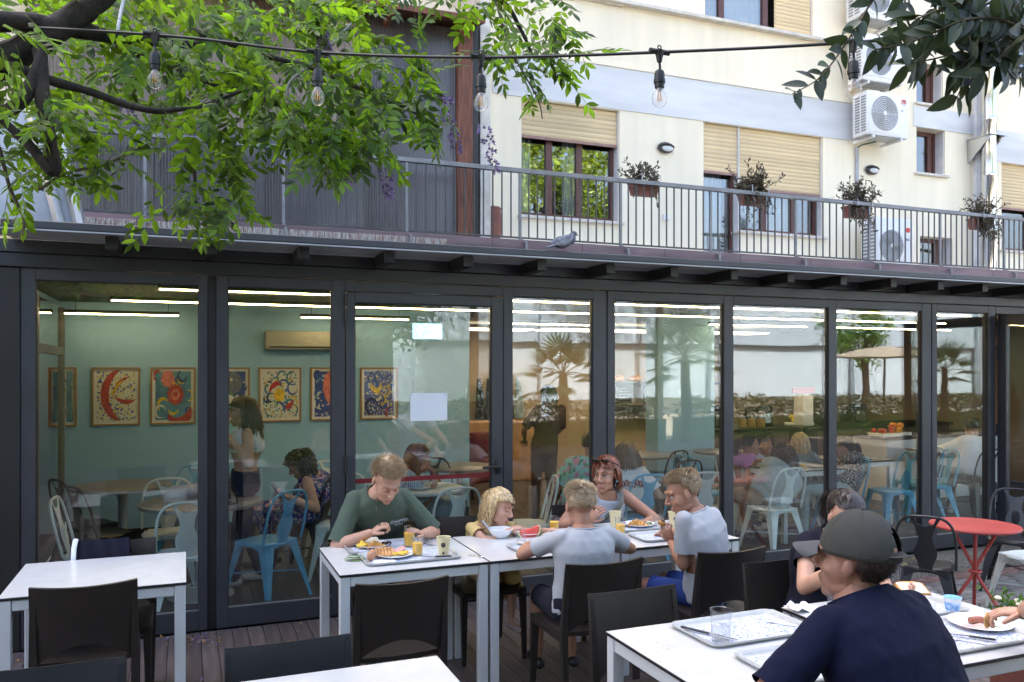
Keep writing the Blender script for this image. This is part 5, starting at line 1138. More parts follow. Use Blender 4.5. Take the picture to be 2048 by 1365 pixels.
# person cut off at the right edge
pt, po, pM, pk = person('person in a lavender sleeve reaching in from the right edge with a biscuit', (2.72, 1.62), -12, (2.75, 1.80, 1.31), -10, 20, 0, 1.03, 1.0, .18, .45,
    arms=({'w': V((3.1, 2.12, .80)), 'pole': V((1, 0, -.5))}, {'w': atZ(2042, 1228, .865), 'pole': V((-.5, -.3, -.8)), 'd': V((-.5, .55, -.12)), 'n': V((-.1, .1, -.9)), 'curl': 40}),
    skin=m_skin, hairs=('short', h_brown, dict(n=500, seed=51)), top=('tee', c_lav, .75, 1.08), bottom=('trousers', c_denim), shoes=m_black)
bw = pk['arms'][1]; hd = (V((-.5, .55, -.12))).normalized(); bq = bw[2] + hd * .12 + V((0, 0, -.03)); t = prop('biscuit', 'brown seeded biscuit between the fingers at the right edge', 'biscuit', bq); MB().ell((0, 0, 0), (.034, .010, .03), Matrix.Rotation(R(25), 3, 'Z'), 16, 10).build('crumb', m_toast, t); MB().ell((.006, -.007, .002), (.012, .006, .012), None, 8, 6).build('seed', m_choc, t)
# ---------------------------------------------------------------- inside, behind the glass
G = 'guests in the dining room'
def wp(u, v, y): return atY(u, v, y)
person('standing woman in a white crop top and dark jeans behind the glass', (.47, 7.16), 88, wp(484, 824, 7.12), 92, 5, 0, .94, 1., .165, 0, True, arms=({'w': wp(463, 892, 7.0), 'pole': V((.8, -.2, -.8))}, {'w': wp(466, 884, 6.95), 'pole': V((.9, -.2, -.9)), 'curl': 40}), skin=m_skin, hairs=('wavy', h_brown, dict(ln=.36, n=380, seed=61)), top=('crop', c_white, 0, 1.05), bottom=('trousers', c_denim), shoes=mat('white_trainer', (.6, .6, .6), .6), fine=True, fem=1., bust=1., group=G)
pt, po, pM, pk = person('woman in a blue floral dress looking at her phone behind the glass', (1.02, 7.42), 68, wp(601, 930, 7.34), 78, 30, 0, .97, 1.02, .185, .45, arms=({'w': wp(572, 1000, 7.15), 'pole': V((.9, -.1, -.9)), 'd': V((-.7, -.2, .3)), 'n': V((0, 0, 1)), 'curl': 40}, {'w': wp(580, 996, 7.05), 'pole': V((.9, -.5, -.9)), 'd': V((-.8, .1, .3)), 'n': V((0, 0, 1)), 'curl': 40}), skin=m_skin, hairs=('curly', h_dark, dict(ln=.19, n=420, seed=62)), top=('dress', c_floral, 0, 1.08), bottom=('skirt', c_floral), shoes=m_black, fine=True, fem=1., bust=1., bulk=1.12, group=G)
q = pk['arms'][1][2] + V((-.10, .03, .06)); t = prop('phone', 'dark phone in the hands of the woman in the floral dress', 'phone', q); Mp = Matrix.Rotation(R(70), 4, 'Z') @ Matrix.Rotation(R(55), 4, 'X'); MB().rbox(-.036, .036, -.075, .075, -.005, .005, .004, 2, Mp).build('case', m_black, t); MB().box(-.032, .032, -.07, .07, .0052, .006, Mp).build('screen', mat('screen', (.03, .035, .05), .1), t)
person('woman with wine red hair in a blue striped shirt, hand at her face', (1.92, 7.32), 250, wp(838, 918, 7.12), 262, 12, 0, 1., 1., .18, .45, arms=({'w': wp(872, 962, 6.95), 'pole': V((.4, -.6, -.8)), 'd': V((-.2, .1, .9))}, {'w': wp(880, 985, 7.25), 'pole': V((.5, .5, -.9)), 'd': V((-.2, .1, .9))}), skin=m_skin3, hairs=('bob', h_wine, dict(ln=.20, n=320, seed=63)), top=('tee', c_stripe, 1.0, 1.12), bottom=('skirt', c_stripe), shoes=m_black, fine=False, fem=1., group=G)
person('person in a turquoise tropical shirt half behind the grey post', (3.38, 6.85), 320, wp(1184, 893, 6.82), 300, 5, 0, 1., 1., .185, .45, skin=m_skin, hairs=('short', h_brown, dict(n=350, seed=64)), top=('tee', c_trop, .8, 1.15), bottom=('shorts', c_short), shoes=m_black, fine=False, group=G)
pt, po, pM, pk = person('girl with long fair hair in a white T-shirt seen from behind through the glass', (3.84, 6.66), -5, wp(1252, 912, 6.72), -30, 5, 0, .95, 1., .18, .45, skin=m_skin, hairs=('long', h_lb, dict(ln=.42, n=360, seed=65)), top=('tee', c_white, .75, 1.18), bottom=('shorts', c_short), shoes=m_black, fine=False, fem=1., group=G)
pr = MB(); Mt = chest_print(pt, 't_shirt', (1268, 968), 0)
for k in range(7): q = V((-.105 + .034 * k, .012 * math.sin(k * 1.9), 0)); pr.tube([Mt @ (q + V((.014 * math.cos(a), .024 * math.sin(a), 0))) for a in [i * PI / 4 for i in range(8)]], .006, 4, closed=True)
pr.build('shirt_print', mat('maroon_print', (.25, .03, .08), .8), pt)
person('woman with a dark ponytail in a purple top at the table behind the glass', (5.74, 7.5), 262, wp(1500, 890, 7.48), 262, 10, 0, .97, 1., .17, .45, arms=(None, {'w': wp(1512, 925, 7.2), 'pole': V((0, -.6, -.9))}), skin=m_skin2, hairs=('tail', h_dark, dict(ln=.42, n=320, seed=66)), top=('crop', c_mauve, .55, 1.1), bottom=('trousers', c_lav), shoes=m_black, fine=False, fem=1., bust=.7, group=G)
pt, po, pM, pk = person('woman drinking juice facing us at the table behind the glass', (6.15, 7.85), 165, wp(1531, 889, 7.72), 170, 0, 0, .97, 1., .175, .45, arms=({'w': wp(1518, 898, 7.5), 'pole': V((-.8, -.2, -.7)), 'd': V((.5, -.1, .5)), 'curl': 60}, None), skin=m_skin2, hairs=('curly', h_dark, dict(ln=.15, n=300, seed=67)), top=('tee', c_lav, .6, 1.08), bottom=('trousers', c_denim), shoes=m_black, fine=False, fem=1., group=G)
q = pk['arms'][0][2] + V((.05, -.03, .05)); t = prop('juice_glass', 'tumbler of juice raised by the woman drinking', 'glass', q); MB().lathe([(.026, -.05), (.033, .05), (.031, .05), (.024, -.045)], 16).build('tumbler', m_tumbler, t); MB().lathe([(.0235, -.044), (.027, .0)], 16).build('juice', m_juice, t)
person('curly haired woman in a grey T-shirt seen from behind on the white chair', (5.30, 6.62), 2, wp(1566, 915, 6.70), -8, 5, 0, 1., 1.04, .195, .45, arms=({'w': V((5.62, 6.80, .60)), 'pole': V((1, -.3, -.4))}, {'w': V((4.98, 6.85, .62)), 'pole': V((-1, -.3, -.4))}), skin=m_skin2, hairs=('curly', h_brown, dict(ln=.27, n=460, seed=68)), top=('tee', mat('sage_cotton', (.33, .37, .37), .85, 0, .08, 20), .6, 1.12), bottom=('shorts', mat('tan_shorts', (.3, .2, .13), .85, 0, .1, 20)), shoes=m_black, fine=True, fem=1., bulk=1.1, group=G)
person('fair haired woman in slate knit turned away at the back of the group', (6.62, 7.66), -60, wp(1600, 888, 7.62), -40, 5, 0, 1., 1., .185, .45, skin=m_skin, hairs=('wavy', h_blond, dict(ln=.20, n=320, seed=69)), top=('tee', c_teal, 1.5, 1.12), bottom=('trousers', c_denim), shoes=m_black, fine=False, fem=1., group=G)
person('woman in a speckled sweater bent over the table behind the glass', (6.46, 6.76), 60, wp(1690, 903, 6.95), 62, 20, 0, 1., 1., .19, .45, arms=({'w': wp(1660, 940, 7.2), 'pole': V((.3, .6, -.9))}, {'w': wp(1650, 945, 6.9), 'pole': V((.3, -.6, -.9))}), skin=m_skin2, hairs=('tail', h_dark, dict(ln=.25, n=300, seed=70)), top=('tee', c_dot, 1.2, 1.14), bottom=('trousers', mat('pale_jeans', (.35, .42, .42), .8)), shoes=m_black, fine=False, fem=1., group=G)
person('man in a white T-shirt seen from behind by the open door', (8.74, 7.10), -8, wp(1944, 858, 7.20), -30, 12, 0, 1.08, 1.05, .21, .45, arms=({'w': V((9.15, 7.5, .80)), 'pole': V((1, -.2, -.6))}, {'w': V((8.6, 7.6, .78)), 'pole': V((-1, -.2, -.6))}), skin=m_skin2, hairs=('crop', h_dark, dict(n=450, seed=71)), top=('tee', c_white, .8, 1.14), bottom=('shorts', c_short), shoes=m_black, fine=False, group=G)
person('dark clothed person standing with back turned in the serving opening', (3.9, 8.75), -10, wp(1096, 792, 8.75), 10, 12, 0, .95, .95, .175, 0, True, arms=({'w': V((4.05, 8.98, .95)), 'pole': V((1, -.5, -.3))}, {'w': V((3.75, 8.98, .95)), 'pole': V((-1, -.5, -.3))}), skin=m_skin2, hairs=('bob', h_dark, dict(ln=.14, n=300, seed=72)), top=('tee', mat('brown_overall', (.08, .055, .04), .85), .9, 1.08), bottom=('trousers', MATS['brown_overall']), shoes=m_black, fine=False, fem=1., group=G)
# ================================================================= ON THE TABLES
TT = TZ
def rrect(w_, d_, r, n=5):
    out = []
    for cx, cy, a0 in ((w_ / 2 - r, d_ / 2 - r, 0), (-w_ / 2 + r, d_ / 2 - r, 90), (-w_ / 2 + r, -d_ / 2 + r, 180), (w_ / 2 - r, -d_ / 2 + r, 270)):
        for k in range(n + 1): a = R(a0 + 90 * k / n); out.append((cx + r * math.cos(a), cy + r * math.sin(a)))
    return out
def tray(label, x, y, w_=.53, d_=.33, rot=0., paper=True):
    t = thing('tray', label, 'tray', (x, y, TT), rot, 'grey plastic trays'); mb = MB(); N = 24
    rings = [(rrect(w_ - .03, d_ - .03, .03), .0), (rrect(w_ - .012, d_ - .012, .038), .016), (rrect(w_, d_, .042), .018), (rrect(w_, d_, .042), .0145), (rrect(w_ - .018, d_ - .018, .036), .012), (rrect(w_ - .036, d_ - .036, .03), .003)]
    order = [0, 3, 2, 1, 5]; P = [rings[0][0], rings[3][0], rings[2][0], rings[1][0], rrect(w_ - .034, d_ - .034, .03)]; Zs = [.0005, .0135, .018, .0175, .0035]
    o = 0
    for p, z in zip(P, Zs): mb.v += [(a, b, z) for a, b in p]
    for i in range(4):
        for k in range(N): mb.f.append((i * N + k, i * N + (k + 1) % N, (i + 1) * N + (k + 1) % N, (i + 1) * N + k))
    mb.f.append(tuple(4 * N + k for k in range(N))); mb.f.append(tuple(reversed(range(N)))); mb.build('tray_body', m_tray, t, 50)
    if paper:
        p = thing('paper_mat', 'paper mat in the ' + ' '.join(label.replace('grey ', '').split()[:11]), 'paper mat', (x, y, TT + .0042), rot, 'printed paper tray mats'); MB().prism(rrect(w_ - .075, d_ - .075, .004), 0, .0006).build('sheet', m_mat, p)
    return t
def plate(label, x, y, r=.105, z=TT + .0055):
    t = thing('plate', label, 'plate', (x, y, z), 0, 'white china plates'); MB().lathe([(r * .55, 0), (r * .62, .004), (r * .97, .016), (r, .0185), (r * .985, .0195), (r * .66, .009), (r * .58, .006), (0.001, .006)], 36).build('china', m_china, t); return z + .006
def cupj(label, x, y, z=TT + .005, h=.10, fill=.62, r=.033, liquid=m_juice, name='juice_cup', cat_='cup'):
    t = thing(name, label, cat_, (x, y, z), 0, 'clear drinking cups'); MB().lathe([(r * .76, 0), (r * .80, .004), (r * .97, h - .004), (r * 1.03, h - .002), (r * 1.02, h), (r * .95, h - .002), (r * .77, .006), (.001, .005)], 24).build('cup', m_clear, t)
    if fill: f_ = .8 + .17 * fill; MB().lathe([(r * .745, .0075), (r * (f_ - .035), h * fill), (.001, h * fill + .0005)], 22).build('drink', liquid, t)
    return t
def paper_cup(label, x, y, z=TT + .004, print_=True):
    t = thing('paper_cup', label, 'paper cup', (x, y, z), 0, 'cream paper coffee cups'); h = .105; MB().lathe([(.027, .004), (.0275, 0), (.039, h - .004), (.041, h - .002), (.0405, h), (.0375, h - .002), (.027, .008), (.001, .008)], 28).build('wall', m_cup, t); MB().lathe([(.034, h * .8), (.001, h * .8 + .0004)], 20).build('coffee', m_choc, t)
    if print_:
        a = R(250)
        MB().ell((.0362 * math.cos(a), .0362 * math.sin(a), .066), (.003, .013, .014), Matrix.Rotation(a, 3, 'Z')).build('logo', m_mark, t); MB().ell((.0315 * math.cos(a), .0315 * math.sin(a), .02), (.003, .006, .006), Matrix.Rotation(a, 3, 'Z')).build('logo', m_mark, t)
def fork(label, a, b):
    a, b = V(a), V(b); t = thing('fork', label, 'fork', a, 0, 'table forks'); d = b - a; x, y, _ = basis(d); MB().tube([V((0, 0, 0)), d * .6, d * .74], [.005, .003, .006], 6, flat=.5).build('handle', m_cutlery, t)
    h = MB().tube([d * .74, d * .84], [.006, .011], 6, flat=.25); h.build('head', m_cutlery, t)
    for k in (-1.5, -.5, .5, 1.5): MB().tube([d * .82 + x * k * .0055, d + x * k * .005], .0014, 4).build('tine', m_cutlery, t)
def blob(name, label, cat_, p, n, spread, r, m, seed=1):
    rnd = random.Random(seed); t = thing(name, label, cat_, p); mb = MB()
    for k in range(n): a, q = rnd.uniform(0, 6.28), rnd.random() ** .5; mb.ell((spread[0] * q * math.cos(a), spread[1] * q * math.sin(a), r * .7 + rnd.random() * spread[2] * (1 - q)), (r * rnd.uniform(.7, 1.3), r * rnd.uniform(.7, 1.3), r * rnd.uniform(.6, 1)), None, 9, 6)
    bm = fuse(mb, r * .28, 1); me = bpy.data.meshes.new(name); bm.to_mesh(me); bm.free(); me.polygons.foreach_set('use_smooth', [True] * len(me.polygons)); me.materials.append(m); obj('mass', me, t); return t
def croissant(label, p, L, rot, name='croissant'):
    t = thing(name, label, 'pastry', p, rot); 
    for k in range(7):
        a = (k - 3) / 3; x = a * L * .42; y = -.25 * L * a * a; r = L * (.20 - .11 * abs(a) ** 1.4); MB().ell((x, y, r * .9), (L * .11, r, r * .95), Matrix.Rotation(-a * .6, 3, 'Z'), 12, 8).build('segment', m_crust, t)
def bread(label, p, w_, d_, rotz, tilt, m, grill=False):
    t = thing('toast', label, 'bread', p, 0); M_ = Matrix.Rotation(R(rotz), 4, 'Z') @ Matrix.Rotation(R(tilt), 4, 'X')
    MB().prism(rrect(w_, d_, w_ * .16), 0, .014, M_).build('slice', m, t)
    if grill:
        for k in range(5): x = -w_ * .36 + w_ * .18 * k; MB().box(x - .003, x + .003, -d_ * .44, d_ * .44, .0143, .0153, M_).build('grill_mark', m_saus, t)
def sausage(label, p, L, rot, r=.012):
    t = thing('sausage', label, 'sausage', p, rot); MB().tube([(-L / 2, 0, r), (0, L * .06, r), (L / 2, 0, r)], r, 12, round_ends=True).build('skin', m_saus, t); MB().ell((L / 2 + r * .8, 0, r), (r * .3, r * .4, r * .4), None, 8, 6).build('end', m_ham, t)
TR = TT + .0055
# trays in front of the boy in olive
tray('grey breakfast tray farther from us on the left table', 1.115, 4.725, .51, .28)
z = plate('plate with croissant and scrambled egg on the farther tray', 1.02, 4.745, .10)
blob('scrambled_egg', 'heap of scrambled egg beside the croissant', 'egg', (.955, 4.725, z + .004), 9, (.028, .03, .02), .013, m_egg, 3)
croissant('croissant on the plate of the boy in olive', (1.02, 4.70, z), .11, R(8)); blob('jam_cake', 'dark glazed bun at the right side of the farther plate', 'cake', (1.09, 4.725, z + .002), 6, (.022, .02, .012), .014, m_choc, 5)
bread('plain white bread slice leaning behind the croissant', (1.02, 4.79, z + .006), .095, .09, 4, 18, m_crumb)
cupj('full clear cup of orange juice on the farther tray', 1.222, 4.68, TR, .115, .7, .037); fork('fork lying at the right end of the farther tray', (1.315, 4.70, TR + .006), (1.345, 4.62, TR + .006))
tray('grey breakfast tray nearer to us on the left table', 1.155, 4.425, .53, .30)
z = plate('plate with toast and egg on the nearer tray', 1.08, 4.455, .105)
bread('grilled toast with dark stripes on the nearer plate', (1.025, 4.475, z + .012), .10, .075, -8, 22, m_toast, True); blob('scrambled_egg', 'heap of scrambled egg beside the grilled toast', 'egg', (1.125, 4.44, z + .002), 12, (.05, .028, .014), .012, m_egg, 9)
t = thing('ham_slice', 'folded slice of pink ham behind the egg on the nearer plate', 'ham', (1.10, 4.505, z + .004)); MB().sheet(lambda a, b: ((a - .5) * .11, (b - .5) * .05, .012 + .008 * math.sin(a * 9) + .01 * b), 14, 4, .002).build('meat', m_ham, t)
for i, (x, y) in enumerate(((.935, 4.40), (.955, 4.445))):
    t = thing('egg', ('brown boiled egg at the left corner of the nearer tray', 'second brown egg half hidden behind the front one')[i], 'egg', (x, y, TR)); MB().lathe([(.002, 0), (.012, .004), (.0205, .016), (.022, .026), (.018, .041), (.009, .051), (.001, .054)], 20).build('shell', m_brownegg, t)
t = thing('lettuce_leaf', 'dark green leaves lying off the left end of the nearer tray', 'leaf', (.865, 4.47, TT + .002))
for k in range(3): MB().sheet(lambda a, b: (-.06 + .12 * a, .02 * k - .02 + (b - .5) * .035 * math.sin(PI * a), .004 + .018 * math.sin(PI * a) * k * .5 + .004 * math.sin(8 * a)), 8, 3, .001).build('blade', m_green, t)
cupj('clear cup of orange juice on the nearer tray', 1.205, 4.435, TR, .105, .66, .034); paper_cup('cream paper coffee cup with a brown badge on the nearer tray', 1.338, 4.375, TR); knife('knife with dark handle on the nearer tray', (1.36, 4.315, TR + .008), (1.20, 4.37, TR + .006))
fork('fork lying alone on the white table beside the trays', (1.475, 4.345, TT + .005), (1.535, 4.265, TT + .006))
t = thing('napkin', 'folded white napkin under the nearer plate', 'napkin', (1.0, 4.36, TR)); MB().rbox(-.06, .06, -.04, .04, 0, .003, .001).build('paper', m_paper, t)
# girl
t = thing('bowl', 'white china bowl in front of the girl in yellow', 'bowl', (1.815, 4.735, TT + .001)); MB().lathe([(.035, 0), (.04, .004), (.066, .03), (.078, .056), (.076, .057), (.062, .032), (.035, .008), (.001, .007)], 32).build('china', m_china, t)
MB().tube([(-.03, .02, .02), (-.10, .06, .10)], [.006, .004], 6).build('spoon', m_cutlery, t)
z = plate('plate in front of the girl holding the watermelon', 2.0, 4.76, .10, TT + .001)
t = thing('watermelon_slice', 'red watermelon slice with pale rind', 'watermelon', (1.985, 4.69, TT + .05)); Mw = Matrix.Rotation(R(-14), 4, 'Y') @ Matrix.Rotation(R(90), 4, 'X') @ Matrix.Translation((0, 0, -.01))
hc_ = [(.068 * math.cos(R(a)), .068 * math.sin(R(a))) for a in range(180, 361, 15)]; MB().prism(hc_, 0, .022, Mw).build('flesh', m_melon, t); ro = [(.077 * math.cos(R(a)), .077 * math.sin(R(a))) for a in range(180, 361, 15)]; MB().prism(ro + [(.0685 * math.cos(R(a)), .0685 * math.sin(R(a))) for a in range(360, 179, -15)], .0005, .0215, Mw).build('rind', m_rind, t)
cupj('small pale plastic cup with dregs before the boy with his back to us', 1.85, 4.49, TT + .001, .075, .2, .032, m_crumb); cupj('clear cup of orange juice the girl reaches for', 2.18, 4.735, TT + .001, .105, .7, .034)
tray('grey tray at the left elbow of the boy with his back to us', 1.975, 4.375, .46, .25, R(2), True)
# woman and boy in profile
tray('grey tray in front of the woman with sunglasses', 2.66, 4.70, .50, .27); z = plate('plate with croissant before the woman with sunglasses', 2.79, 4.72, .105); croissant('big golden croissant on the plate of the woman', (2.76, 4.70, z), .13, R(-20)); t = thing('salad_leaf', 'green salad leaves beside the big croissant', 'salad', (2.85, 4.69, z))
for k in range(3): MB().sheet(lambda a, b: (-.03 + .06 * a + .01 * k, .012 * k + (b - .5) * .03 * math.sin(PI * a), .004 + .01 * math.sin(PI * a)), 6, 2, .001).build('blade', m_green, t)
knife('knife with dark handle before the woman with sunglasses', (2.56, 4.685, TR + .008), (2.42, 4.73, TR + .006)); cupj('clear cup of orange juice in front of the cream cup', 2.535, 4.515, TT + .001, .115, .6, .035); paper_cup('cream paper cup behind the juice before the woman', 2.62, 4.735, TR, False)
cupj('empty clear cup beside the boy in profile', 2.925, 4.70, TT + .001, .07, 0, .036); paper_cup('cream paper coffee cup nearest the boy in profile', 2.985, 4.60, TT + .001); tray('grey tray before the boy in profile', 2.80, 4.375, .47, .26, R(-1)); t = thing('bread_roll', 'flat golden roll on the tray of the boy in profile', 'bread', (2.93, 4.42, TR)); MB().ell((0, 0, .018), (.045, .034, .018)).build('crust', m_crust, t)
# front tables
tray('grey tray with printed mat and clear cup in front', 2.075, 2.70, .51, .31, R(1)); cupj('tall clear cup of water on the front tray', 1.895, 2.60, TR, .125, .5, .042, m_clear, 'water_cup'); knife('black handled knife on the front tray', (1.845, 2.785, TR + .009), (1.955, 2.575, TR + .006)); fork('fork on the front tray by the arm of the man', (2.285, 2.64, TR + .006), (2.215, 2.735, TR + .006))
tray('grey tray nearest us at the left elbow of the man in the cap', 2.08, 2.30, .49, .33, R(-1))
tray('grey tray under the plate at the right edge', 2.80, 2.33, .53, .34); z = plate('plate with ham and sausage at the right edge', 2.985, 2.375, .12); sausage('short cut sausage on the plate at the right edge', (2.985, 2.39, z), .045, R(-12), .014); t = thing('ham_slice', 'pink ham slice lying on the plate at the right edge', 'ham', (2.925, 2.36, z + .001)); MB().sheet(lambda a, b: ((a - .5) * .10, (b - .5) * .05 - .02 * a, .004 + .004 * math.sin(a * 8)), 12, 4, .002).build('meat', m_ham, t); t = thing('cheese_slice', 'white cheese slice at the right of the plate by the edge', 'cheese', (3.05, 2.35, z + .001)); MB().rbox(-.04, .04, -.025, .025, 0, .006, .002).build('cheese', m_crumb, t)
knife('black handled knife right of the man in the cap', (2.86, 2.215, TR + .009), (2.76, 2.345, TR + .007)); fork('fork beside the knife right of the man in the cap', (2.80, 2.205, TR + .005), (2.735, 2.30, TR + .005))
tray('grey tray behind the shoulder of the man with the yoghurt', 2.93, 2.665, .42, .27, R(-3), True)
yx = atZ(1905, 1226, TR); t = thing('yoghurt_cup', 'blue and white yoghurt cup on the tray at the right', 'yoghurt', (yx.x, yx.y, TR)); MB().lathe([(.024, 0), (.0255, .002), (.034, .062), (.0375, .064), (.0375, .067), (.034, .067)], 26).build('pot', mat('translucent_pot', (.7, .74, .8), .35), t)
MB().lathe([(.0262, .008), (.0325, .048), (.0325, .0485), (.0262, .0075)], 26).build('label_band', mat('yoghurt_band', (.05, .25, .65), .4, 0, .5, 40, c2=(.55, .7, .85)), t); MB().lathe([(.034, .0672), (.036, .0685), (.001, .069)], 22).build('lid', mat('blue_lid', (.2, .5, .8), .3), t)
gx = atZ(1676, 1200, TT + .001); cupj('glass tumbler half hidden behind the cap of the man', 2.62, 2.78, TT + .001, .09, 0, .037, m_clear, 'tumbler', 'glass')
t = thing('napkin', 'crumpled white napkin by the elbow of the dark haired woman', 'napkin', (2.475, 2.83, TT + .002)); MB().sheet(lambda a, b: ((a - .5) * .11, (b - .5) * .09, .012 + .02 * noise.noise(V((a * 4, b * 4, 1))) + .01 * math.sin(a * 7)), 14, 12, .001).build('paper', m_paper, t)
# jacket over the chair back at the far left
t = thing('jacket', 'black jacket with a white collar hung over the chair at the far left', 'jacket', (-.42, 5.10, .40)); MB().sheet(lambda a, b: (-.14 + .28 * a + .012 * math.sin(b * 9), (.035 if b < .5 else -.045) * min(1, abs(b - .5) * 6) + .008 * math.sin(a * 22), .43 - abs(b - .5) * (.62 + .1 * math.sin(a * 5))), 24, 24, .006).build('cloth', c_ink, t)
MB().tube([(-.15, -.045, .28), (-.145, -.03, .40), (-.14, 0, .44), (-.135, .03, .42)], .014, 8, flat=.5).build('collar', c_white, t)
# fallen blossom on the deck
rnd = random.Random(5); mb1, mb2 = MB(), MB()
for k in range(260):
    cu, cv, su, sv = rnd.choice(((315, 1262, 22, 10), (395, 1278, 26, 9), (30, 1330, 30, 18), (400, 1278, 14, 6), (480, 1300, 70, 40))); p = atZ(cu + rnd.gauss(0, su), cv + rnd.gauss(0, sv), .004)
    if p.y > 5.9: continue
    leafquad(mb1 if rnd.random() < .55 else mb2, p, V((rnd.gauss(0, 1), rnd.gauss(0, 1), .2)), V((rnd.gauss(0, .4), rnd.gauss(0, .4), 1)), rnd.uniform(.012, .03), rnd.uniform(.008, .016))
tag(mb1.build('fallen_petals', m_flower, None, 180), 'scattered lilac petals on the brown deck', 'petals', None, 'stuff'); tag(mb2.build('fallen_leaves', leaf_mat('yellow_leaf', (.45, .25, .04), (.5, .3, .03), .2, .4), None, 180), 'scattered yellow leaves on the brown deck', 'leaves', None, 'stuff')

# crumbs round the plates
rnd = random.Random(15); mbk = MB()
for k in range(150):
    cx, cy = rnd.choice(((1.05, 4.32), (1.42, 4.5), (1.95, 4.62), (2.62, 4.52), (2.9, 4.50), (2.45, 2.5), (1.68, 2.6), (2.6, 2.6), (2.2, 4.5))); x, y, r_ = cx + rnd.gauss(0, .09), cy + rnd.gauss(0, .06), rnd.uniform(.001, .003); mbk.ell((x, y, TT + .0005 + r_ * .5), (r_, r_ * rnd.uniform(.6, 1), r_ * .6), None, 5, 3)
tag(mbk.build('crumbs', m_toast), 'pale brown crumbs scattered over the white tables', 'crumbs', None, 'stuff')
# ================================================================= DINING ROOM DETAIL
def crescent(cx, cz, r, a0, span, th, tilt=0.):
    out = []; inn = []
    for k in range(15): a = R(a0 + span * k / 14); w_ = th * math.sin(PI * k / 14) ** .8; out.append((cx + (r + w_ / 2) * math.cos(a), cz + (r + w_ / 2) * math.sin(a))); inn.append((cx + (r - w_ / 2) * math.cos(a), cz + (r - w_ / 2) * math.sin(a)))
    return out + inn[::-1]
def disc(cx, cz, r, n=18, star=0.): return [(cx + r * (1 + star * (k % 2)) * math.cos(2 * PI * k / n), cz + r * (1 + star * (k % 2)) * math.sin(2 * PI * k / n)) for k in range(n)]
pc = {k: mat('paint_' + k, c, .8, 0, .3, 30) for k, c in dict(red=(.45, .03, .04), yellow=(.75, .52, .04), blue=(.04, .09, .42), deep=(.02, .03, .2), pink=(.65, .18, .16), green=(.12, .35, .08), white=(.75, .75, .72), teal=(.05, .22, .34), grey=(.16, .16, .24)).items()}
pm_ = {'dabs': pattern_mat('paint_dabs', (.72, .73, .66), [(.7, .5, .05), (.05, .06, .42)], 34., .36), 'wash': pattern_mat('paint_wash', (.06, .16, .36), [(.10, .28, .45)], 14., .4, bg2=(.12, .3, .42)), 'strokes': pattern_mat('paint_strokes', (.72, .74, .70), [(.06, .18, .40), (.05, .3, .38), (.7, .5, .08)], 24., .30), 'night': pattern_mat('paint_night', (.03, .06, .30), [(.06, .12, .45), (.5, .45, .5)], 20., .3), 'mix': pattern_mat('paint_mix', (.06, .09, .38), [(.6, .48, .08), (.55, .56, .55)], 30., .33)}
def painting(label, x0, x1, base, shapes, z0=1.2, z1=1.8):
    w_, h = x1 - x0, z1 - z0; t = thing('painting', label, 'painting', (x0, 9.4, z0), 0, 'framed paintings on the mint wall')
    fr = MB(); frame4(fr, 0, w_, 0, h, -.03, -.002, .016); fr.build('frame', m_frame, t); MB().box(.0165, w_ - .0165, -.012, -.003, .0165, h - .0165).build('mount', m_paper, t); MB().box(.045, w_ - .045, -.0135, -.0125, .045, h - .045).build('canvas', pm_[base], t)
    Ms = Matrix.Translation((0, -.014, 0)) @ Matrix.Rotation(R(90), 4, 'X')
    r_ = random.Random(int(x0 * 100) + 7); shapes = list(shapes)
    for k in range(16 if base != 'dabs' else 0): shapes.insert(0, (r_.choice({'wash': ('blue', 'deep', 'white', 'teal', 'yellow'), 'strokes': ('blue', 'teal', 'deep', 'yellow'), 'night': ('deep', 'blue', 'white', 'teal'), 'mix': ('yellow', 'deep', 'white', 'blue')}[base]), crescent(r_.uniform(.15, .85), r_.uniform(.12, .88), r_.uniform(.05, .12), r_.uniform(0, 360), r_.uniform(90, 300), r_.uniform(.02, .05))))
    for k, (c, poly) in enumerate(shapes):
        poly = [(min(max(a * w_, .03), w_ - .03), min(max(b * h, .03), h - .03)) for a, b in poly]; MB().prism(poly, min(.0055, .0004 + k * .00015), min(.0058, .0005 + k * .00015), Ms).build('brushstroke', pc[c], t)
    MB().box(.017, w_ - .017, -.022, -.02, .017, h - .017).build('glazing', glass_mat('picture_glass', .6, .04, (.98, .98, .98)) if 'picture_glass' not in MATS else MATS['picture_glass'], t)
painting('framed painting of blue strokes glimpsed by the left side window', -1.16, -1.02, 'wash', [])
painting('framed painting of a big red crescent on blue and yellow dabs', -.883, -.432, 'dabs', [('red', crescent(.72, .52, .46, 105, 150, .17)), ('red', crescent(.85, .42, .42, 100, 75, .07)), ('yellow', crescent(.80, .45, .36, 110, 70, .04)), ('red', crescent(.72, .78, .38, 230, 70, .08))])
painting('framed painting of red cog wheels and crescents on blue', -.332, .107, 'wash', [('pink', disc(.38, .80, .13, 24, .3)), ('red', disc(.55, .52, .16, 28, .3)), ('pink', disc(.55, .52, .10)), ('red', disc(.55, .52, .05)), ('red', crescent(.62, .28, .26, 200, 170, .2)), ('yellow', crescent(.28, .33, .12, 20, 220, .06)), ('white', crescent(.22, .22, .11, 0, 300, .05)), ('yellow', crescent(.5, .30, .12, 190, 160, .05)), ('red', crescent(.15, .85, .08, 30, 240, .05)), ('yellow', crescent(.85, .5, .09, 250, 220, .04))])
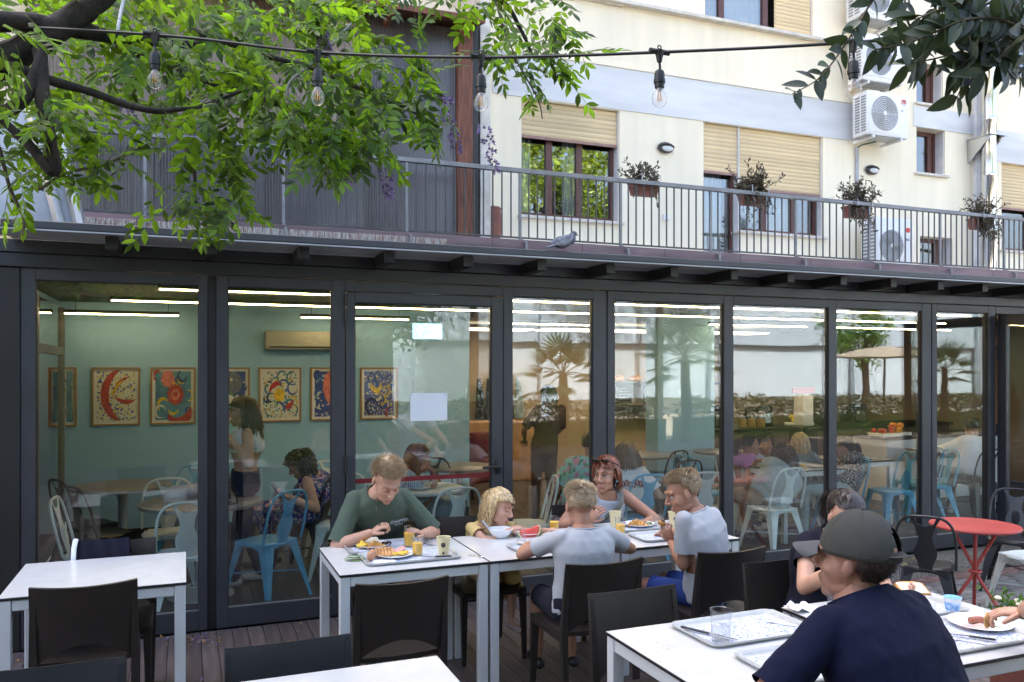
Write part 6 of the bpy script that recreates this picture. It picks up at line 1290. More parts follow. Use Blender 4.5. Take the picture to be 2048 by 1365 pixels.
painting('framed painting of a dark planet half behind the grey post', .205, .661, 'night', [('grey', disc(.62, .72, .20)), ('white', disc(.58, .78, .03)), ('white', disc(.45, .18, .34)), ('green', disc(.62, .22, .09)), ('green', crescent(.55, .42, .1, 0, 330, .04)), ('red', crescent(.3, .3, .1, 60, 200, .05))])
painting('framed painting of a yellow sun under a red crescent among blue strokes', .755, 1.209, 'strokes', [('yellow', disc(.48, .49, .13, 24)), ('red', crescent(.45, .50, .20, 60, 110, .10)), ('red', crescent(.62, .46, .20, 255, 90, .10)), ('teal', crescent(.55, .82, .11, 0, 300, .04)), ('teal', crescent(.78, .80, .12, 40, 300, .04)), ('blue', crescent(.8, .62, .12, 60, 300, .04)), ('blue', crescent(.45, .2, .16, -20, 120, .05)), ('teal', crescent(.25, .6, .1, 100, 160, .05))])
painting('framed painting of a pink shell swirl on deep blue', 1.313, 1.76, 'night', [('pink', crescent(.82, .62, .34, 80, 190, .34)), ('white', crescent(.80, .64, .30, 90, 170, .05)), ('red', crescent(.82, .62, .22, 90, 180, .06)), ('white', crescent(.84, .60, .15, 90, 180, .04))])
painting('framed painting of a yellow crescent moon behind the door glass', 1.874, 2.312, 'mix', [('yellow', crescent(.42, .70, .14, 170, 190, .10)), ('deep', crescent(.3, .25, .15, 0, 300, .08)), ('red', crescent(.8, .12, .12, 90, 200, .05))])
# wall mounted indoor unit
x0, x1, z1, z0 = XY(528, 9.4), XY(706, 9.4), ZY(528, 663, 9.4), ZY(528, 700, 9.4)
t = thing('indoor_air_conditioner', 'long beige indoor air conditioner high on the mint wall', 'air conditioner', (x0, 9.4, z0)); m_beige = mat('beige_plastic', (.33, .33, .29), .5, 0, .05, 5)
MB().rbox(0, x1 - x0, -.2, -.002, 0, z1 - z0, .02, 2).build('casing', m_beige, t); MB().rbox(.03, x1 - x0 - .03, -.205, -.199, .02, .032, .002).build('outlet_slot', m_gask, t); MB().rbox(.03, x1 - x0 - .03, -.21, -.2, .034, .055, .003).build('flap', m_beige, t)
# exit sign
p = atY(855, 663, 8.0); t = thing('exit_sign', 'pale blue emergency exit sign with arrow and running figure', 'sign', (p.x, 8.0, p.z)); MB().rbox(-.152, .152, -.012, .012, -.078, .078, .004).build('panel', m_sky_sign, t)
sg = MB(); sg.box(-.085, -.067, -.0145, -.0125, -.05, .03); sg.prism([(-.115, .012), (-.076, .055), (-.037, .012), (-.05, .0), (-.076, .028), (-.102, .0)], .0125, .0145, Matrix.Rotation(R(90), 4, 'X')); sg.build('arrow', emit_mat('sign_white', (.85, .95, 1.), .6), t)
fg = MB(); fg.box(.03, .125, -.0140, -.0125, -.06, .06); fg.build('doorway', MATS['sign_white'], t); rn = MB(); rn.ell((.075, -.0155, .04), (.011, .002, .011)); 
for a, b in (((.073, .027), (.078, -.01)), ((.078, -.01), (.098, -.045)), ((.078, -.01), (.062, -.03)), ((.062, -.03), (.045, -.035)), ((.073, .022), (.098, .01)), ((.073, .022), (.05, .008))): rn.tube([(a[0], -.0155, a[1]), (b[0], -.0155, b[1])], .006, 5, flat=.3)
rn.build('running_figure', m_sky_sign, t)
for s in (-.12, .12): MB().cyl((s, 0, .078), (s, 0, 2.47 - p.z), .003, n=5).build('hanger', m_black, t)
# paper on the door glass
a, b = atY(821, 787, 5.97), atY(895, 841, 5.97); t = thing('door_notice', 'blank white paper notice taped to the door glass', 'notice', ((a.x + b.x) / 2, 5.978, b.z)); MB().box(-(b.x - a.x) / 2, (b.x - a.x) / 2, -.0012, 0, 0, a.z - b.z).build('sheet', m_paper, t)
for s in (-1, 1): MB().box(s * (b.x - a.x) / 2 - .02, s * (b.x - a.x) / 2 + .02, -.0018, -.0013, a.z - b.z - .02, a.z - b.z + .008).build('tape', m_clear, t)
# things on the dining tables
q = V((.30, 6.70, .74)); t = thing('drink_bottle', 'black studded bottle with a steel cap on the grey round table', 'bottle', q)
MB().lathe([(.034, 0), (.036, .01), (.036, .17), (.03, .19), (.024, .2)], 20).build('body', m_black, t); MB().lathe([(.024, .2005), (.025, .21), (.025, .24), (.02, .245)], 18).build('cap', m_steel, t)
for k in range(5):
    for j in range(7): a_ = 2 * PI * (j + .5 * (k % 2)) / 7; MB().box(-.004, .004, -.002, .002, 0, .012, Matrix.Translation((.0365 * math.cos(a_), .0365 * math.sin(a_), .025 + k * .03)) @ Matrix.Rotation(a_ + PI / 2, 4, 'Z')).build('stud', m_zinc, t)
MB().tube([(.03, 0, .17), (.07, .01, .08), (.08, .0, .005), (.03, -.06, .004), (-.03, -.05, .004)], .007, 6).build('strap', m_black, t)
t = thing('paper_stack', 'papers and glasses case beside the black bottle', 'papers', (.17, 6.78, .74)); MB().rbox(-.1, .1, -.06, .06, 0, .012, .002).build('papers', m_paper, t); MB().rbox(-.06, .03, -.03, .03, .0125, .06, .01, 2).build('case', m_tray, t)
t = thing('folded_jacket', 'pale grey jacket heaped on the grey round table', 'jacket', (.0, 7.15, .74)); bm = fuse(MB().ell((0, 0, .05), (.14, .1, .05)).ell((.08, .02, .06), (.1, .08, .05)).ell((-.08, -.02, .03), (.09, .08, .04)), .018, 2); wrinkle(bm, .02, 12, 4); bm_obj(bm, 'cloth', c_tank, t, (0, 0, 0))
t = thing('dinner_plate', 'plate with cutlery on the pale round table behind the door', 'plate', (1.88, 6.9, .74)); MB().lathe([(.06, 0), (.11, .016), (.112, .018), (.06, .007), (.001, .006)], 28).build('china', m_china, t)
t = thing('drinks_bottle', 'turquoise bottle beside the curly haired woman', 'bottle', (5.78, 6.95, .74)); MB().lathe([(.034, 0), (.036, .01), (.036, .15), (.02, .18), (.02, .19)], 18).build('body', mat('turquoise_plastic', (.2, .55, .55), .4), t); MB().lathe([(.021, .191), (.022, .22), (.018, .224)], 14).build('cap', m_china, t)
cupj('tumbler of juice on the dining table among the women', 6.05, 6.88, .741, .10, .35, .037, m_juice, 'juice_glass', 'glass')
t = thing('dinner_plate', 'plate on the dining table among the women', 'plate', (6.22, 6.86, .741)); MB().lathe([(.06, 0), (.11, .016), (.112, .018), (.06, .007), (.001, .006)], 28).build('china', m_china, t)
t = thing('melon_slice', 'pale orange melon slice on the square table', 'melon', (7.1, 7.3, .765)); MB().prism(crescent(0, .05, .09, 200, 140, .04), -.015, .015, Matrix.Rotation(R(90), 4, 'X')).build('flesh', mat('melon_flesh', (.75, .38, .2), .5), t)
cupj('empty tumbler beside the melon slice', 7.28, 7.35, .741, .09, 0, .036, m_tumbler, 'tumbler', 'glass'); tray('grey tray under the melon slice indoors', 7.15, 7.33, .44, .3, 0, False)
# serving counter
sc_ = thing('serving_counter', 'dark serving counter along the back of the dining room', 'counter', (8.4, 10.3, 0))
MB().rbox(-1.6, 3.4, -.35, .35, 0, .86, .01).build('cabinet', mat('counter_front', (.10, .085, .07), .5), sc_); MB().rbox(-1.65, 3.45, -.4, .4, .862, .90, .008).build('worktop', m_gask, sc_)
for k in range(8): MB().rbox(-1.55 + k * .62, -.97 + k * .62, -.362, -.352, .06, .82, .004).build('door_panel', mat('counter_panel', (.16, .12, .09), .5), sc_)
w2 = thing('white_counter', 'white fronted buffet counter by the open door', 'counter', (9.6, 8.6, 0)); MB().rbox(-.9, 1.2, -.3, .3, 0, .83, .01).build('cabinet', m_acwhite, w2); MB().rbox(-.93, 1.23, -.33, .33, .832, .87, .006).build('worktop', m_gask, w2)
def bowl_of(label, x, y, z, m, n, r, name='fruit_bowl', seed=1):
    rnd = random.Random(seed); t = thing(name, label, 'fruit', (x, y, z)); MB().rbox(-.19, .19, -.13, .13, 0, .05, .012).build('dish', m_china, t)
    for k in range(n): MB().ell((rnd.uniform(-.14, .14), rnd.uniform(-.09, .09), .055 + r * .6 + (k > n * .6) * r * 1.3), (r, r, r * .95), None, 12, 8).build('fruit', m, t)
bowl_of('white dish piled with oranges on the buffet', 9.05, 8.5, .87, m_orange, 9, .042, seed=2); bowl_of('white dish of red melon pieces beside the oranges', 8.80, 8.42, .87, m_apple, 8, .035, seed=3); bowl_of('dish of lemons on the dark counter', 8.9, 10.2, .90, m_lemon, 8, .04, seed=4); bowl_of('dish of red apples at the left of the dark counter', 7.0, 10.15, .90, m_apple, 8, .04, seed=6)
rnd = random.Random(9)
for k, (x, lb) in enumerate(((6.95, 'leftmost'), (7.5, 'second'), (8.3, 'third'), (9.5, 'fourth'), (10.2, 'rightmost'))):
    t = thing('coffee_machine', lb + ' dark steel appliance on the serving counter', 'machine', (x, 10.42, .90), 0, 'appliances on the serving counter'); MB().rbox(-.15, .15, -.16, .16, 0, .30 + .1 * rnd.random(), .012).build('housing', m_dark, t); MB().rbox(-.11, .11, -.168, -.161, .05, .2, .004).build('panel', m_steel, t); MB().tube([(0, -.17, .2), (0, -.22, .2), (0, -.22, .14)], .012, 6).build('spout', m_steel, t)
for k in range(3):
    t = thing('glass_jar', ('left', 'middle', 'right')[k] + ' jar of cereal on the serving counter', 'jar', (7.75 + k * .17, 10.1, .90), 0, 'cereal jars on the counter'); MB().lathe([(.06, 0), (.065, .01), (.065, .17), (.05, .2)], 18).build('jar', m_tumbler, t); MB().lathe([(.056, .006), (.058, .13), (.001, .135)], 16).build('cereal', m_toast, t); MB().lathe([(.052, .201), (.052, .225), (.02, .24)], 16).build('lid', m_dark, t)
wl = thing('wall_shelf', 'dark wall shelf with glowing bread baskets above the serving counter', 'shelf', (7.9, 12.6, 1.0)); MB().rbox(-1.1, 1.1, -.2, .2, .5, .54, .004).build('board', m_dark, wl); MB().rbox(-1.1, 1.1, -.2, .2, .1, .14, .004).build('board', m_dark, wl)
for k in range(6): bm = fuse(MB().ell((-.9 + k * .36, 0, .60), (.15, .13, .06)).ell((-.85 + k * .36, -.03, .64), (.08, .07, .05)), .03, 1); bm_obj(bm, 'bread_heap', m_crust, wl, (0, 0, 0))
for k in range(2):
    x = 7.25 + k * .55; t = thing('price_board', ('left', 'right')[k] + ' small black price board above the counter', 'sign', (x, 12.78, 1.18), 0, 'black price boards'); MB().rbox(-.17, .17, -.02, 0, 0, .34, .004).build('board', m_gask, t)
    for j in range(4): MB().box(-.12, .02 + .03 * ((j * 7 + k) % 4), -.0225, -.0205, .09 + j * .05, .11 + j * .05).build('chalk_line', m_paper, t)
ds = thing('juice_dispenser', 'white juice dispenser with a red sign on the buffet', 'dispenser', (8.1, 9.2, 0)); MB().rbox(-.14, .14, -.14, .14, .0, .98, .01).build('stand', m_dark, ds); MB().rbox(-.10, .10, -.10, .10, .982, 1.42, .03, 2).build('tank', m_acwhite, ds); MB().rbox(-.2, .2, -.012, .012, 1.44, 1.52, .004).build('red_sign', m_red, ds)
op = thing('kitchen_pass', 'dark kitchen pass with hanging coats behind the serving opening', 'kitchen', (4.3, 12.4, 0)); MB().rbox(-1.0, 1.1, -.3, .3, 0, .95, .01).build('counter', mat('oak_counter', (.35, .2, .1), .5, 0, .2, 8), op); MB().rbox(-1.0, -.2, -.1, .25, 1.0, 1.6, .01).build('oven', m_gask, op); MB().rbox(-.9, -.3, -.112, -.102, 1.15, 1.45, .004).build('oven_door', m_steel, op)
for k in range(5):
    p = MB(); p.tube([(.15 + .17 * k, .2, 1.62), (.15 + .17 * k, .12, 1.3), (.15 + .17 * k, .12, .97)], [.03, .075, .085], 10, flat=.5); p.build('hanging_coat', (c_ink, c_denim, m_red, c_black, c_teal)[k], op)
bn = thing('red_armchair', 'dark red armchair in the serving opening', 'armchair', (3.75, 10.9, 0), R(30)); MB().rbox(-.3, .3, -.28, .28, .2, .45, .06, 3).build('seat', mat('wine_fabric', (.16, .02, .03), .8), bn); MB().rbox(-.3, .3, -.3, -.16, .46, .92, .06, 3).build('backrest', MATS['wine_fabric'], bn)
for sx in (-1, 1):
    for sy in (-1, 1): MB().cyl((sx * .24, sy * .22, .2), (sx * .26, sy * .24, 0), .02, .014, 8).build('leg', m_black, bn)
# ================================================================= WISTERIA
def leaflet(mb, p, d, n, L, W):
    d = d.normalized(); s = d.cross(n); s = s.normalized() if s.length > 1e-6 else V((1, 0, 0)); n = s.cross(d).normalized(); o = len(mb.v)
    mb.v += [tuple(q) for q in (p, p + d * L * .28 + s * W * .42 - n * W * .10, p + d * L * .58 + s * W * .46 - n * W * .12, p + d * L - n * L * .10, p + d * L * .58 - s * W * .46 - n * W * .12, p + d * L * .28 - s * W * .42 - n * W * .10, p + d * L * .3 + n * W * .04, p + d * L * .6 + n * W * .03)]
    mb.f += [(o, o + 1, o + 6), (o + 1, o + 2, o + 7, o + 6), (o + 2, o + 3, o + 7), (o + 3, o + 4, o + 7), (o + 4, o + 5, o + 6, o + 7), (o + 5, o, o + 6)]
def pinnate(seed, pairs, L=.26, ll=.068):
    rnd = random.Random(seed); mb = MB(); pts = []
    for k in range(9): f_ = k / 8; pts.append(V((0, L * f_, -.10 * L * f_ * f_ * (1 + seed * .3))))
    mb.tube(pts, [.0014] * 9, 3, cap=False)
    for k in range(pairs):
        f_ = .24 + .70 * k / (pairs - 1); p = V((0, L * f_, -.10 * L * f_ * f_ * (1 + seed * .3))); sz = ll * (.78 + .35 * math.sin(PI * (k + 1) / (pairs + 1)))
        for s in (-1, 1): leaflet(mb, p, V((s * (.95 + rnd.gauss(0, .1)), .55 + rnd.gauss(0, .12) + .3 * f_, -.25 + rnd.gauss(0, .14))), V((rnd.gauss(0, .2), rnd.gauss(0, .2), 1)), sz * rnd.uniform(.85, 1.1), sz * .40)
    leaflet(mb, pts[-1], V((rnd.gauss(0, .1), 1, -.35)), V((0, 0, 1)), ll, ll * .4); return mb
PIN = [pinnate(k, 4 + k % 3, .20 + .02 * (k % 4)) for k in range(6)]; PINM = [p.mesh('leaf', m_leaf, 180) for p in PIN]
W0 = V((-1.6, 3.4, 3.2))
ws = thing('wisteria', 'green wisteria vine with lilac flowers overhanging the terrace from the left', 'vine', W0)
def limb(pts, r0, r1, m=m_bark, name='branch', wob=.012):
    P = cat([atY(u, v, y) - W0 for u, v, y in pts], 7); P = [p + V((noise.noise(p * 5), noise.noise(p * 7 + V((9, 0, 0))), noise.noise(p * 7 + V((0, 9, 0))))) * wob for p in P]; n = len(P)
    MB().tube(P, [(r0 + (r1 - r0) * i / (n - 1)) * (1 + .22 * noise.noise(P[i] * 16)) for i in range(n)], 9).build(name, m, ws, 80)
limb([(-200, 190, 2.7), (0, 120, 2.7), (90, 75, 2.7), (170, 20, 2.7), (260, -70, 2.7)], .048, .036)
limb([(-220, 50, 2.65), (0, 40, 2.65), (130, 58, 2.7), (260, 78, 2.8), (400, 92, 3.1)], .036, .014)
limb([(78, 100, 2.65), (85, 190, 2.6), (100, 270, 2.6), (108, 345, 2.6), (60, 290, 2.6), (-10, 225, 2.6)], .020, .012)
limb([(-60, 120, 2.65), (30, 140, 2.65), (150, 175, 2.65), (290, 215, 2.65), (370, 215, 2.7), (480, 185, 2.75)], .017, .005)
limb([(-80, 240, 2.6), (10, 225, 2.6), (60, 180, 2.6), (85, 90, 2.65)], .022, .016)
limb([(300, 205, 3.3), (345, 260, 3.2), (380, 330, 3.1), (390, 400, 3.05), (430, 450, 3.0)], .010, .004, m_twig)
limb([(150, 60, 3.3), (330, 130, 3.2), (500, 190, 3.0), (620, 230, 2.9), (700, 290, 2.85)], .018, .004)
limb([(380, 60, 3.1), (520, 110, 3.0), (650, 150, 2.9), (780, 200, 2.8), (880, 255, 2.75)], .014, .003)
limb([(730, -60, 2.7), (880, -30, 2.7), (1000, 0, 2.7), (1040, 60, 2.7), (1062, 110, 2.7)], .013, .005)
limb([(990, 0, 2.7), (1010, 60, 2.65), (1040, 130, 2.6), (1072, 200, 2.6), (1082, 240, 2.58)], .004, .002, m_twig)
limb([(190, 0, 3.3), (290, 155, 3.4)], .012, .012, m_flash, 'support_wire', 0)
limb([(250, -20, 3.0), (235, 75, 2.9), (215, 128, 2.9)], .006, .005, m_flash, 'dry_tendril')
limb([(705, 50, 2.7), (620, 130, 2.7), (575, 170, 2.7), (585, 220, 2.7), (625, 275, 2.7)], .0055, .004, mat('grey_cord', (.3, .28, .26), .8), 'dry_tendril')
limb([(0, 300, 2.8), (20, 370, 2.8), (48, 430, 2.8), (45, 470, 2.8)], .006, .003, m_twig, 'dry_tendril')
limb([(290, 290, 3.0), (210, 330, 2.9), (130, 350, 2.8), (80, 380, 2.8)], .006, .003, m_twig)
rnd = random.Random(77); spots = []
def cloud(u, v, ru, rv_, n, y0, y1, droop=.5, big=1.):
    for _ in range(n):
        a, q = rnd.uniform(0, 6.28), rnd.random() ** .55; uu, vv = u - 14 + ru * q * math.cos(a), v - (34 if v < 350 else 85) + rv_ * q * math.sin(a); y = rnd.uniform(y0, y1); p = atY(uu, vv, y)
        out = V((rnd.gauss(.25, .7), rnd.gauss(-.25, .6), rnd.gauss(-droop, .45))); spots.append((p, out, big * rnd.uniform(.8, 1.15), y))
cloud(120, 60, 260, 117, 78, 2.7, 4.3); cloud(380, 60, 260, 117, 117, 2.6, 4.2); cloud(560, 120, 220, 135, 124, 2.5, 3.9); cloud(330, 200, 220, 90, 66, 2.7, 3.9); cloud(620, 220, 150, 99, 70, 2.5, 3.4)
cloud(60, 250, 150, 93, 42, 2.6, 3.5); cloud(210, 310, 95, 51, 17, 2.6, 3.2); cloud(430, 380, 80, 68, 17, 2.7, 3.2, .7); cloud(410, 455, 60, 23, 5, 2.8, 3.1, .5); cloud(700, 280, 90, 76, 31, 2.5, 3.0, .7); cloud(760, 180, 110, 81, 35, 2.5, 3.0)
cloud(850, 240, 60, 42, 13, 2.5, 2.9); cloud(640, 30, 160, 63, 35, 2.6, 3.6); cloud(1080, 40, 120, 63, 31, 2.5, 2.9, .4); cloud(1070, 120, 110, 54, 20, 2.5, 2.8, .5); cloud(930, 20, 90, 36, 10, 2.5, 2.9); cloud(1085, 205, 25, 27, 4, 2.55, 2.65, .5, .8); cloud(100, 385, 50, 21, 4, 2.6, 2.9, .2); cloud(860, 45, 40, 36, 4, 2.6, 2.8); cloud(25, 420, 40, 34, 4, 2.6, 2.9)
cloud(40, 100, 100, 60, 9, 2.4, 2.55); cloud(110, 240, 90, 60, 9, 2.4, 2.5)
cloud(420, 445, 85, 60, 20, 2.6, 3.0, .5, .85); cloud(430, 500, 60, 20, 5, 2.7, 2.9, .3, .8); cloud(90, 440, 45, 22, 8, 2.6, 2.8, .2, .85); cloud(700, 350, 40, 40, 10, 2.5, 2.8, .7)
spots.sort(key=lambda s: s[3]); mbf = MB()
def leafM(p, out, k):
    d = out.normalized(); upv = V((rnd.gauss(0, .35), rnd.gauss(0, .35), 1)); s = d.cross(upv).normalized(); n = s.cross(d).normalized(); return Matrix.Translation(p) @ Matrix((s, d, n)).transposed().to_4x4() @ Matrix.Scale(k, 4)
for i, (p, out, k, y) in enumerate(spots):
    M_ = leafM(p - W0, out, k * .70); v_ = i % 6
    if i < 290: o = obj('leaf', PINM[v_], ws); o.matrix_local = M_
    else: mbf.add(PIN[v_].v, PIN[v_].f, M_)
tag(mbf.build('foliage', m_leaf, ws, 180), kind='stuff')
for u, v, du, dv in ((905, 265, 12, 40), (980, 300, 14, 48), (880, 195, 18, 8), (775, 370, 5, 28), (255, 225, 14, 22), (650, 90, 8, 26), (700, 345, 4, 20)):
    fm = MB()
    for k in range(44):
        f_ = k / 43; p = atY(u - du + 2 * du * f_, v - dv + 2 * dv * f_, 2.62 if u > 300 else 3.0) - W0; a = rnd.uniform(0, 6.28); w_ = .018 * (1 - .6 * f_); q = p + V((w_ * math.cos(a), w_ * math.sin(a), rnd.uniform(-.006, .006))); leafquad(fm, q, V((math.cos(a), math.sin(a), -.5)), V((0, 0, 1)), .016, .014); leafquad(fm, q, V((math.cos(a), math.sin(a), .5)), V((0, 1, 0)), .013, .010)
    tag(fm.build('flower_cluster', m_flower, ws, 180), kind=None)
# ================================================================= DARK LEAVED BRANCH, TOP RIGHT
O0 = atY(2000, 20, 1.25); ob = thing('evergreen_branch', 'dark oval leaved branch hanging into the top right corner', 'branch', O0)
def oleaf(mb, L=.055, W=.019):
    o = len(mb.v); rows = 6; n = 0
    for k in range(rows + 1):
        f_ = k / rows; w_ = W * .5 * math.sin(PI * f_ ** .8) ** .8; y = L * f_; z = -.12 * L * f_ * f_
        mb.v += [(-w_, y, z + w_ * .25), (0, y, z), (w_, y, z + w_ * .25)]
    for k in range(rows):
        a = o + k * 3; mb.f += [(a, a + 1, a + 4, a + 3), (a + 1, a + 2, a + 5, a + 4)]
    return mb
OL = [oleaf(MB(), .055 + .006 * k, .0225 + .002 * k).mesh('leaf', m_leaf2, 180) for k in range(3)]; rnd = random.Random(5); nl = 0
def spray(pts, r, dens, tip=True):
    global nl
    P = cat([atY(u, v, y) for u, v, y in pts], 10); n = len(P); MB().tube([p - O0 for p in P], [r * (1 - .7 * i / n) for i in range(n)], 5).build('twig', m_twig, ob, 80)
    L = sum((P[i + 1] - P[i]).length for i in range(n - 1)); m_ = int(L / dens); 
    for k in range(m_):
        f_ = (k + .5) / m_ * (n - 1); i = int(f_); p = P[i].lerp(P[min(i + 1, n - 1)], f_ - i); t_ = (P[min(i + 1, n - 1)] - P[max(0, i - 1)]).normalized()
        for s in (-1, 1):
            if rnd.random() < .12: continue
            sd = t_.cross(V((.2, -1, .1))).normalized() * s; d = (t_ * rnd.uniform(.5, .9) + sd * rnd.uniform(.6, 1) + V((rnd.gauss(0, .25), rnd.gauss(0, .35), rnd.gauss(-.15, .2)))).normalized(); nn = V((rnd.gauss(0, .6), -1, rnd.gauss(.3, .6))); s_ = d.cross(nn).normalized(); n_ = s_.cross(d)
            o = obj('leaf', OL[nl % 3], ob); o.matrix_local = Matrix.Translation(p - O0) @ Matrix((s_, d, n_)).transposed().to_4x4() @ Matrix.Scale(rnd.uniform(.75, 1.12), 4); nl += 1
spray([(1790, -60, 1.5), (1740, 10, 1.5), (1690, 90, 1.5), (1640, 155, 1.48), (1585, 188, 1.46)], .0035, .030)
spray([(2080, -40, 1.35), (1990, 0, 1.35), (1900, 50, 1.35), (1820, 85, 1.35), (1750, 100, 1.35)], .005, .021)
spray([(2060, 60, 1.3), (1980, 80, 1.3), (1900, 110, 1.32), (1810, 130, 1.35)], .004, .022)
spray([(1960, -40, 1.3), (1940, 60, 1.3), (1950, 130, 1.3), (1930, 190, 1.3)], .004, .020)
spray([(2070, 20, 1.25), (2030, 90, 1.25), (1990, 130, 1.25), (1960, 150, 1.25)], .004, .020)
spray([(1880, -50, 1.4), (1870, 20, 1.4), (1850, 80, 1.4), (1830, 150, 1.4)], .004, .022)
spray([(1800, -50, 1.45), (1810, 0, 1.45), (1800, 60, 1.45), (1775, 80, 1.45)], .003, .024)
spray([(2060, -30, 1.2), (1960, -10, 1.2), (1880, 20, 1.22), (1830, 40, 1.25)], .004, .019)
spray([(2060, 120, 1.3), (2030, 150, 1.3), (2000, 110, 1.3), (1970, 60, 1.3), (1920, 20, 1.3)], .004, .020)
spray([(2070, 70, 1.2), (2000, 40, 1.2), (1930, 40, 1.2), (1860, 70, 1.22)], .004, .018)
spray([(2060, -20, 1.3), (2010, 40, 1.3), (1960, 100, 1.3), (1900, 150, 1.3)], .004, .018)
spray([(1900, -50, 1.25), (1930, 10, 1.25), (1980, 70, 1.25), (2020, 150, 1.25)], .004, .018)
spray([(2070, 100, 1.22), (2010, 70, 1.22), (1950, 10, 1.22), (1900, -30, 1.22)], .004, .016)
spray([(2070, 150, 1.28), (2040, 60, 1.28), (2000, -30, 1.28)], .004, .016)
spray([(1930, 150, 1.3), (1925, 170, 1.3), (1905, 215, 1.3)], .002, .03)
# small plant in a pot by the pavement table at the right edge
pp_ = atZ(2030, 1196, .55); t = thing('potted_plant', 'small leafy plant with pale flowers at the right edge', 'plant', (pp_.x, pp_.y, GZ)); hh = pp_.z - GZ
MB().lathe([(.08, 0), (.11, .02), (.13, hh - .12), (.14, hh - .1), (.12, hh - .1)], 20).build('pot', m_terra, t); lf = MB()
for k in range(120): leafquad(lf, V((rnd.gauss(0, .05), rnd.gauss(0, .05), hh - .1 + abs(rnd.gauss(0, .05)))), rv() + V((0, 0, .5)), rv(), rnd.uniform(.03, .06), rnd.uniform(.015, .03))
tag(lf.build('foliage', m_tree, t, 180), kind='stuff')
for k in range(5): MB().ell((rnd.gauss(0, .05), rnd.gauss(-.03, .04), hh + rnd.uniform(-.03, .03)), (.02, .02, .014), None, 8, 6).build('bloom', m_crumb, t)
# ================================================================= COURTYARD BEHIND THE CAMERA (seen in the glass)
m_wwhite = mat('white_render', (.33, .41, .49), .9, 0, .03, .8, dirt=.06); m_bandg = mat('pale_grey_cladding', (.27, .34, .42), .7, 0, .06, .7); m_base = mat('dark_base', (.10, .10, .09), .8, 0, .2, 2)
oh = thing('opposite_building', 'long white building across the courtyard reflected in the glass', 'building', (14, -18, -.2))
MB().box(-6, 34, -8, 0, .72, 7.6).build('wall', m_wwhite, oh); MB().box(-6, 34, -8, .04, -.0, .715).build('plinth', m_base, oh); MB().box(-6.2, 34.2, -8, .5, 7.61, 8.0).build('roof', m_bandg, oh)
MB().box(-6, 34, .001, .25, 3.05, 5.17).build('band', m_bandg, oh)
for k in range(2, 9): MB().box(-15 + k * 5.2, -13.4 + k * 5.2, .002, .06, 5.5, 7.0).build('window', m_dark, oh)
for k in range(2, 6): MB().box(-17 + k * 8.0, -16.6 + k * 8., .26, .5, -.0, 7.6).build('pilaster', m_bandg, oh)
br_ = MB()
for k in range(26): br_.box(3.0 + k * .16, 3.03 + k * .16, .55, .58, 5.3, 6.3)
br_.box(2.9, 7.1, .53, .6, 6.3, 6.36); br_.build('balcony_railing', m_rail, oh); MB().box(2.9, 7.1, .251, .7, 5.18, 5.29).build('balcony', m_bandg, oh)
def leafmass(name, m, pts, L, W, parent, seed):
    r_ = random.Random(seed); mb = MB()
    for p in pts: leafquad(mb, p, V((r_.gauss(0, 1), r_.gauss(0, 1), r_.gauss(-.2, .7))), V((r_.gauss(0, 1), r_.gauss(0, 1), r_.gauss(.6, .6))), L * r_.uniform(.6, 1.3), W * r_.uniform(.6, 1.3))
    return tag(mb.build(name, m, parent, 180), kind='stuff')
def tree(label, x, y, h, cr, n, seed, L=.16, clumps=26, m=m_tree):
    r_ = random.Random(seed); t = thing('courtyard_tree', label, 'tree', (x, y, -.2), 0, 'trees across the courtyard'); tr = MB(); tr.tube([V((0, 0, 0)), V((.1, .05, h * .3)), V((0, .1, h * .55)), V((.1, 0, h * .8))], [.18, .14, .10, .03], 10); pts = []
    for k in range(clumps):
        a, q, z = r_.uniform(0, 6.28), r_.random() ** .5, r_.uniform(-.8, 1); c = V((cr * q * math.cos(a) * math.sqrt(max(.1, 1 - z * z * .7)), cr * q * math.sin(a) * math.sqrt(max(.1, 1 - z * z * .7)), h * .72 + z * h * .28)); rr = cr * r_.uniform(.2, .42)
        if k % 3 == 0: tr.tube([V((0, .08, h * .45)), c * .6 + V((0, 0, h * .25)), c], [.06, .035, .01], 6)
        for _ in range(n // clumps): pts.append(c + V((r_.gauss(0, .5), r_.gauss(0, .5), r_.gauss(0, .4))) * rr)
    tr.build('trunk', m_bark, t, 80); leafmass('crown', m, pts, L, L * .5, t, seed)
tree('broad dark tree close behind the terrace on the left', -2.2, -3.6, 5.6, 3.4, 7000, 1, .17, 40); tree('dark tree reflected above the door', 2.9, -4.6, 5.4, 2.1, 8000, 2, .15, 40)
tree('sunlit tree standing before the white building', 8.4, -12.5, 9.0, 2.4, 9000, 4, .2, 26, m_tree_sunlit); tree('tall sunlit tree reflected in the upstairs window', 16.8, -15., 16.5, 4.8, 15000, 6, .32, 40, m_tree_sunlit); tree('round tree at the right of the courtyard', 24, -12, 4.2, 1.5, 2600, 7, .16, 16)
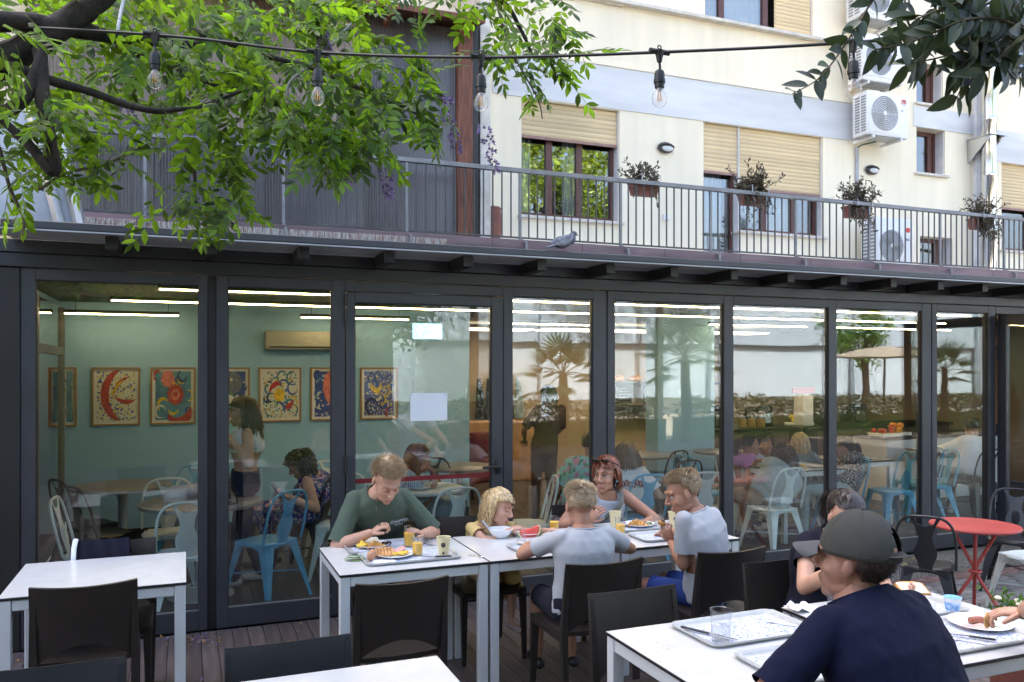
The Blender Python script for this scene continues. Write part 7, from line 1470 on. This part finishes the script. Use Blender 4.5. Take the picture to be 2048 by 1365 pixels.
def hedge(label, x0, x1, y, h, seed, den=600):
    r_ = random.Random(seed); t = thing('hedge', label, 'hedge', ((x0 + x1) / 2, y, -.2), 0, 'clipped hedges in the courtyard'); L = x1 - x0; pts = []
    for k in range(int(L * den)): x = r_.uniform(-L / 2, L / 2); pts.append(V((x, r_.uniform(-.4, .4), (h + .25 * noise.noise(V((x * .9, seed, 0))) + .2 * noise.noise(V((x * 3, 0, seed)))) * r_.random() ** .6)))
    leafmass('foliage', m_hedge, pts, .11 if h < 2 else .2, .06 if h < 2 else .11, t, seed); MB().box(-L / 2, L / 2, -.3, .3, 0, h * (.55 if h < 2 else .9)).build('core', m_hedge, t)
    for k in range(int(L)): MB().tube([(-L / 2 + k + .5, 0, 0), (-L / 2 + k + .5, .03, h * .5), (-L / 2 + k + .55, -.05, h * .9)], [.02, .015, .006], 5).build('stem', m_bark, t)
hedge('low dark hedge behind the terrace in the middle of the courtyard', 4.4, 12.0, -7.2, 1.15, 3); hedge('low dark hedge at the right of the courtyard', 12.6, 26.0, -7.2, 1.15, 4); hedge('tall dark evergreen hedge at the left of the courtyard', -12.0, 4.2, -5.8, 4.6, 5, 320)
def palm(label, x, y, trunk, rad, nf, seed):
    r_ = random.Random(seed); t = thing('fan_palm', label, 'palm', (x, y, -.2), 0, 'fan palms in the courtyard'); MB().tube([(0, 0, 0), (.03, .02, trunk * .5), (0, 0, trunk)], [.14, .13, .10], 12).build('trunk', m_bark, t, 80)
    for k in range(nf):
        a = k * 2.4 + r_.uniform(-.2, .2); el = R(75 - 100 * (k / nf) ** 1.1 + r_.uniform(-8, 8)); d = V((math.cos(a) * math.cos(el), math.sin(a) * math.cos(el), math.sin(el))); p0 = V((0, 0, trunk)); p1 = p0 + d * rad * .62 - V((0, 0, .05)); st = MB().tube([p0, p0.lerp(p1, .5) + V((0, 0, .04)), p1], .013, 5); f_ = MB(); s = d.cross(V((0, 0, 1))); s = s.normalized() if s.length > .01 else V((1, 0, 0)); n_ = s.cross(d)
        for j in range(22):
            b = R(-115 + 230 * j / 21); dd = d * math.cos(b) + s * math.sin(b) - V((0, 0, .22)) * abs(math.sin(b)) + V((0, 0, -.12)); leafquad(f_, p1, dd, n_, rad * .52 * (1 - .25 * abs(b) / 2), .045)
        st.v; f_.add(st.v, st.f); f_.build('frond', m_palm, t, 180)
palm('tall fan palm reflected beside the boy in profile', 12.0, -6.0, 2.3, 1.35, 18, 1); palm('fan palm reflected behind the door post', 8.6, -6.2, 1.85, 1.15, 16, 2); palm('low fan palm reflected in the serving opening', 6.9, -6.2, 1.1, .95, 14, 3); palm('fan palm under the parasol at the right', 21.6, -6.4, 1.95, 1.05, 14, 4)
ps = thing('parasol', 'wide beige parasol reflected in the right hand panes', 'parasol', (21.5, -8.6, -.2)); MB().tube([(0, 0, 0), (0, 0, 2.7)], .04, 10).build('pole', m_wood, ps); MB().lathe([(1.7, 2.35), (1.72, 2.37), (1.7, 2.40), (.9, 2.6), (.05, 2.75)], 8).build('canopy', mat('beige_canvas', (.30, .27, .22), .9), ps); MB().lathe([(.3, 0), (.3, .08), (.05, .1)], 16).build('base', m_greyband, ps)
for k in range(8): a = 2 * PI * k / 8; MB().tube([(0, 0, 2.65), (1.66 * math.cos(a), 1.66 * math.sin(a), 2.34)], .012, 5).build('rib', m_wood, ps)
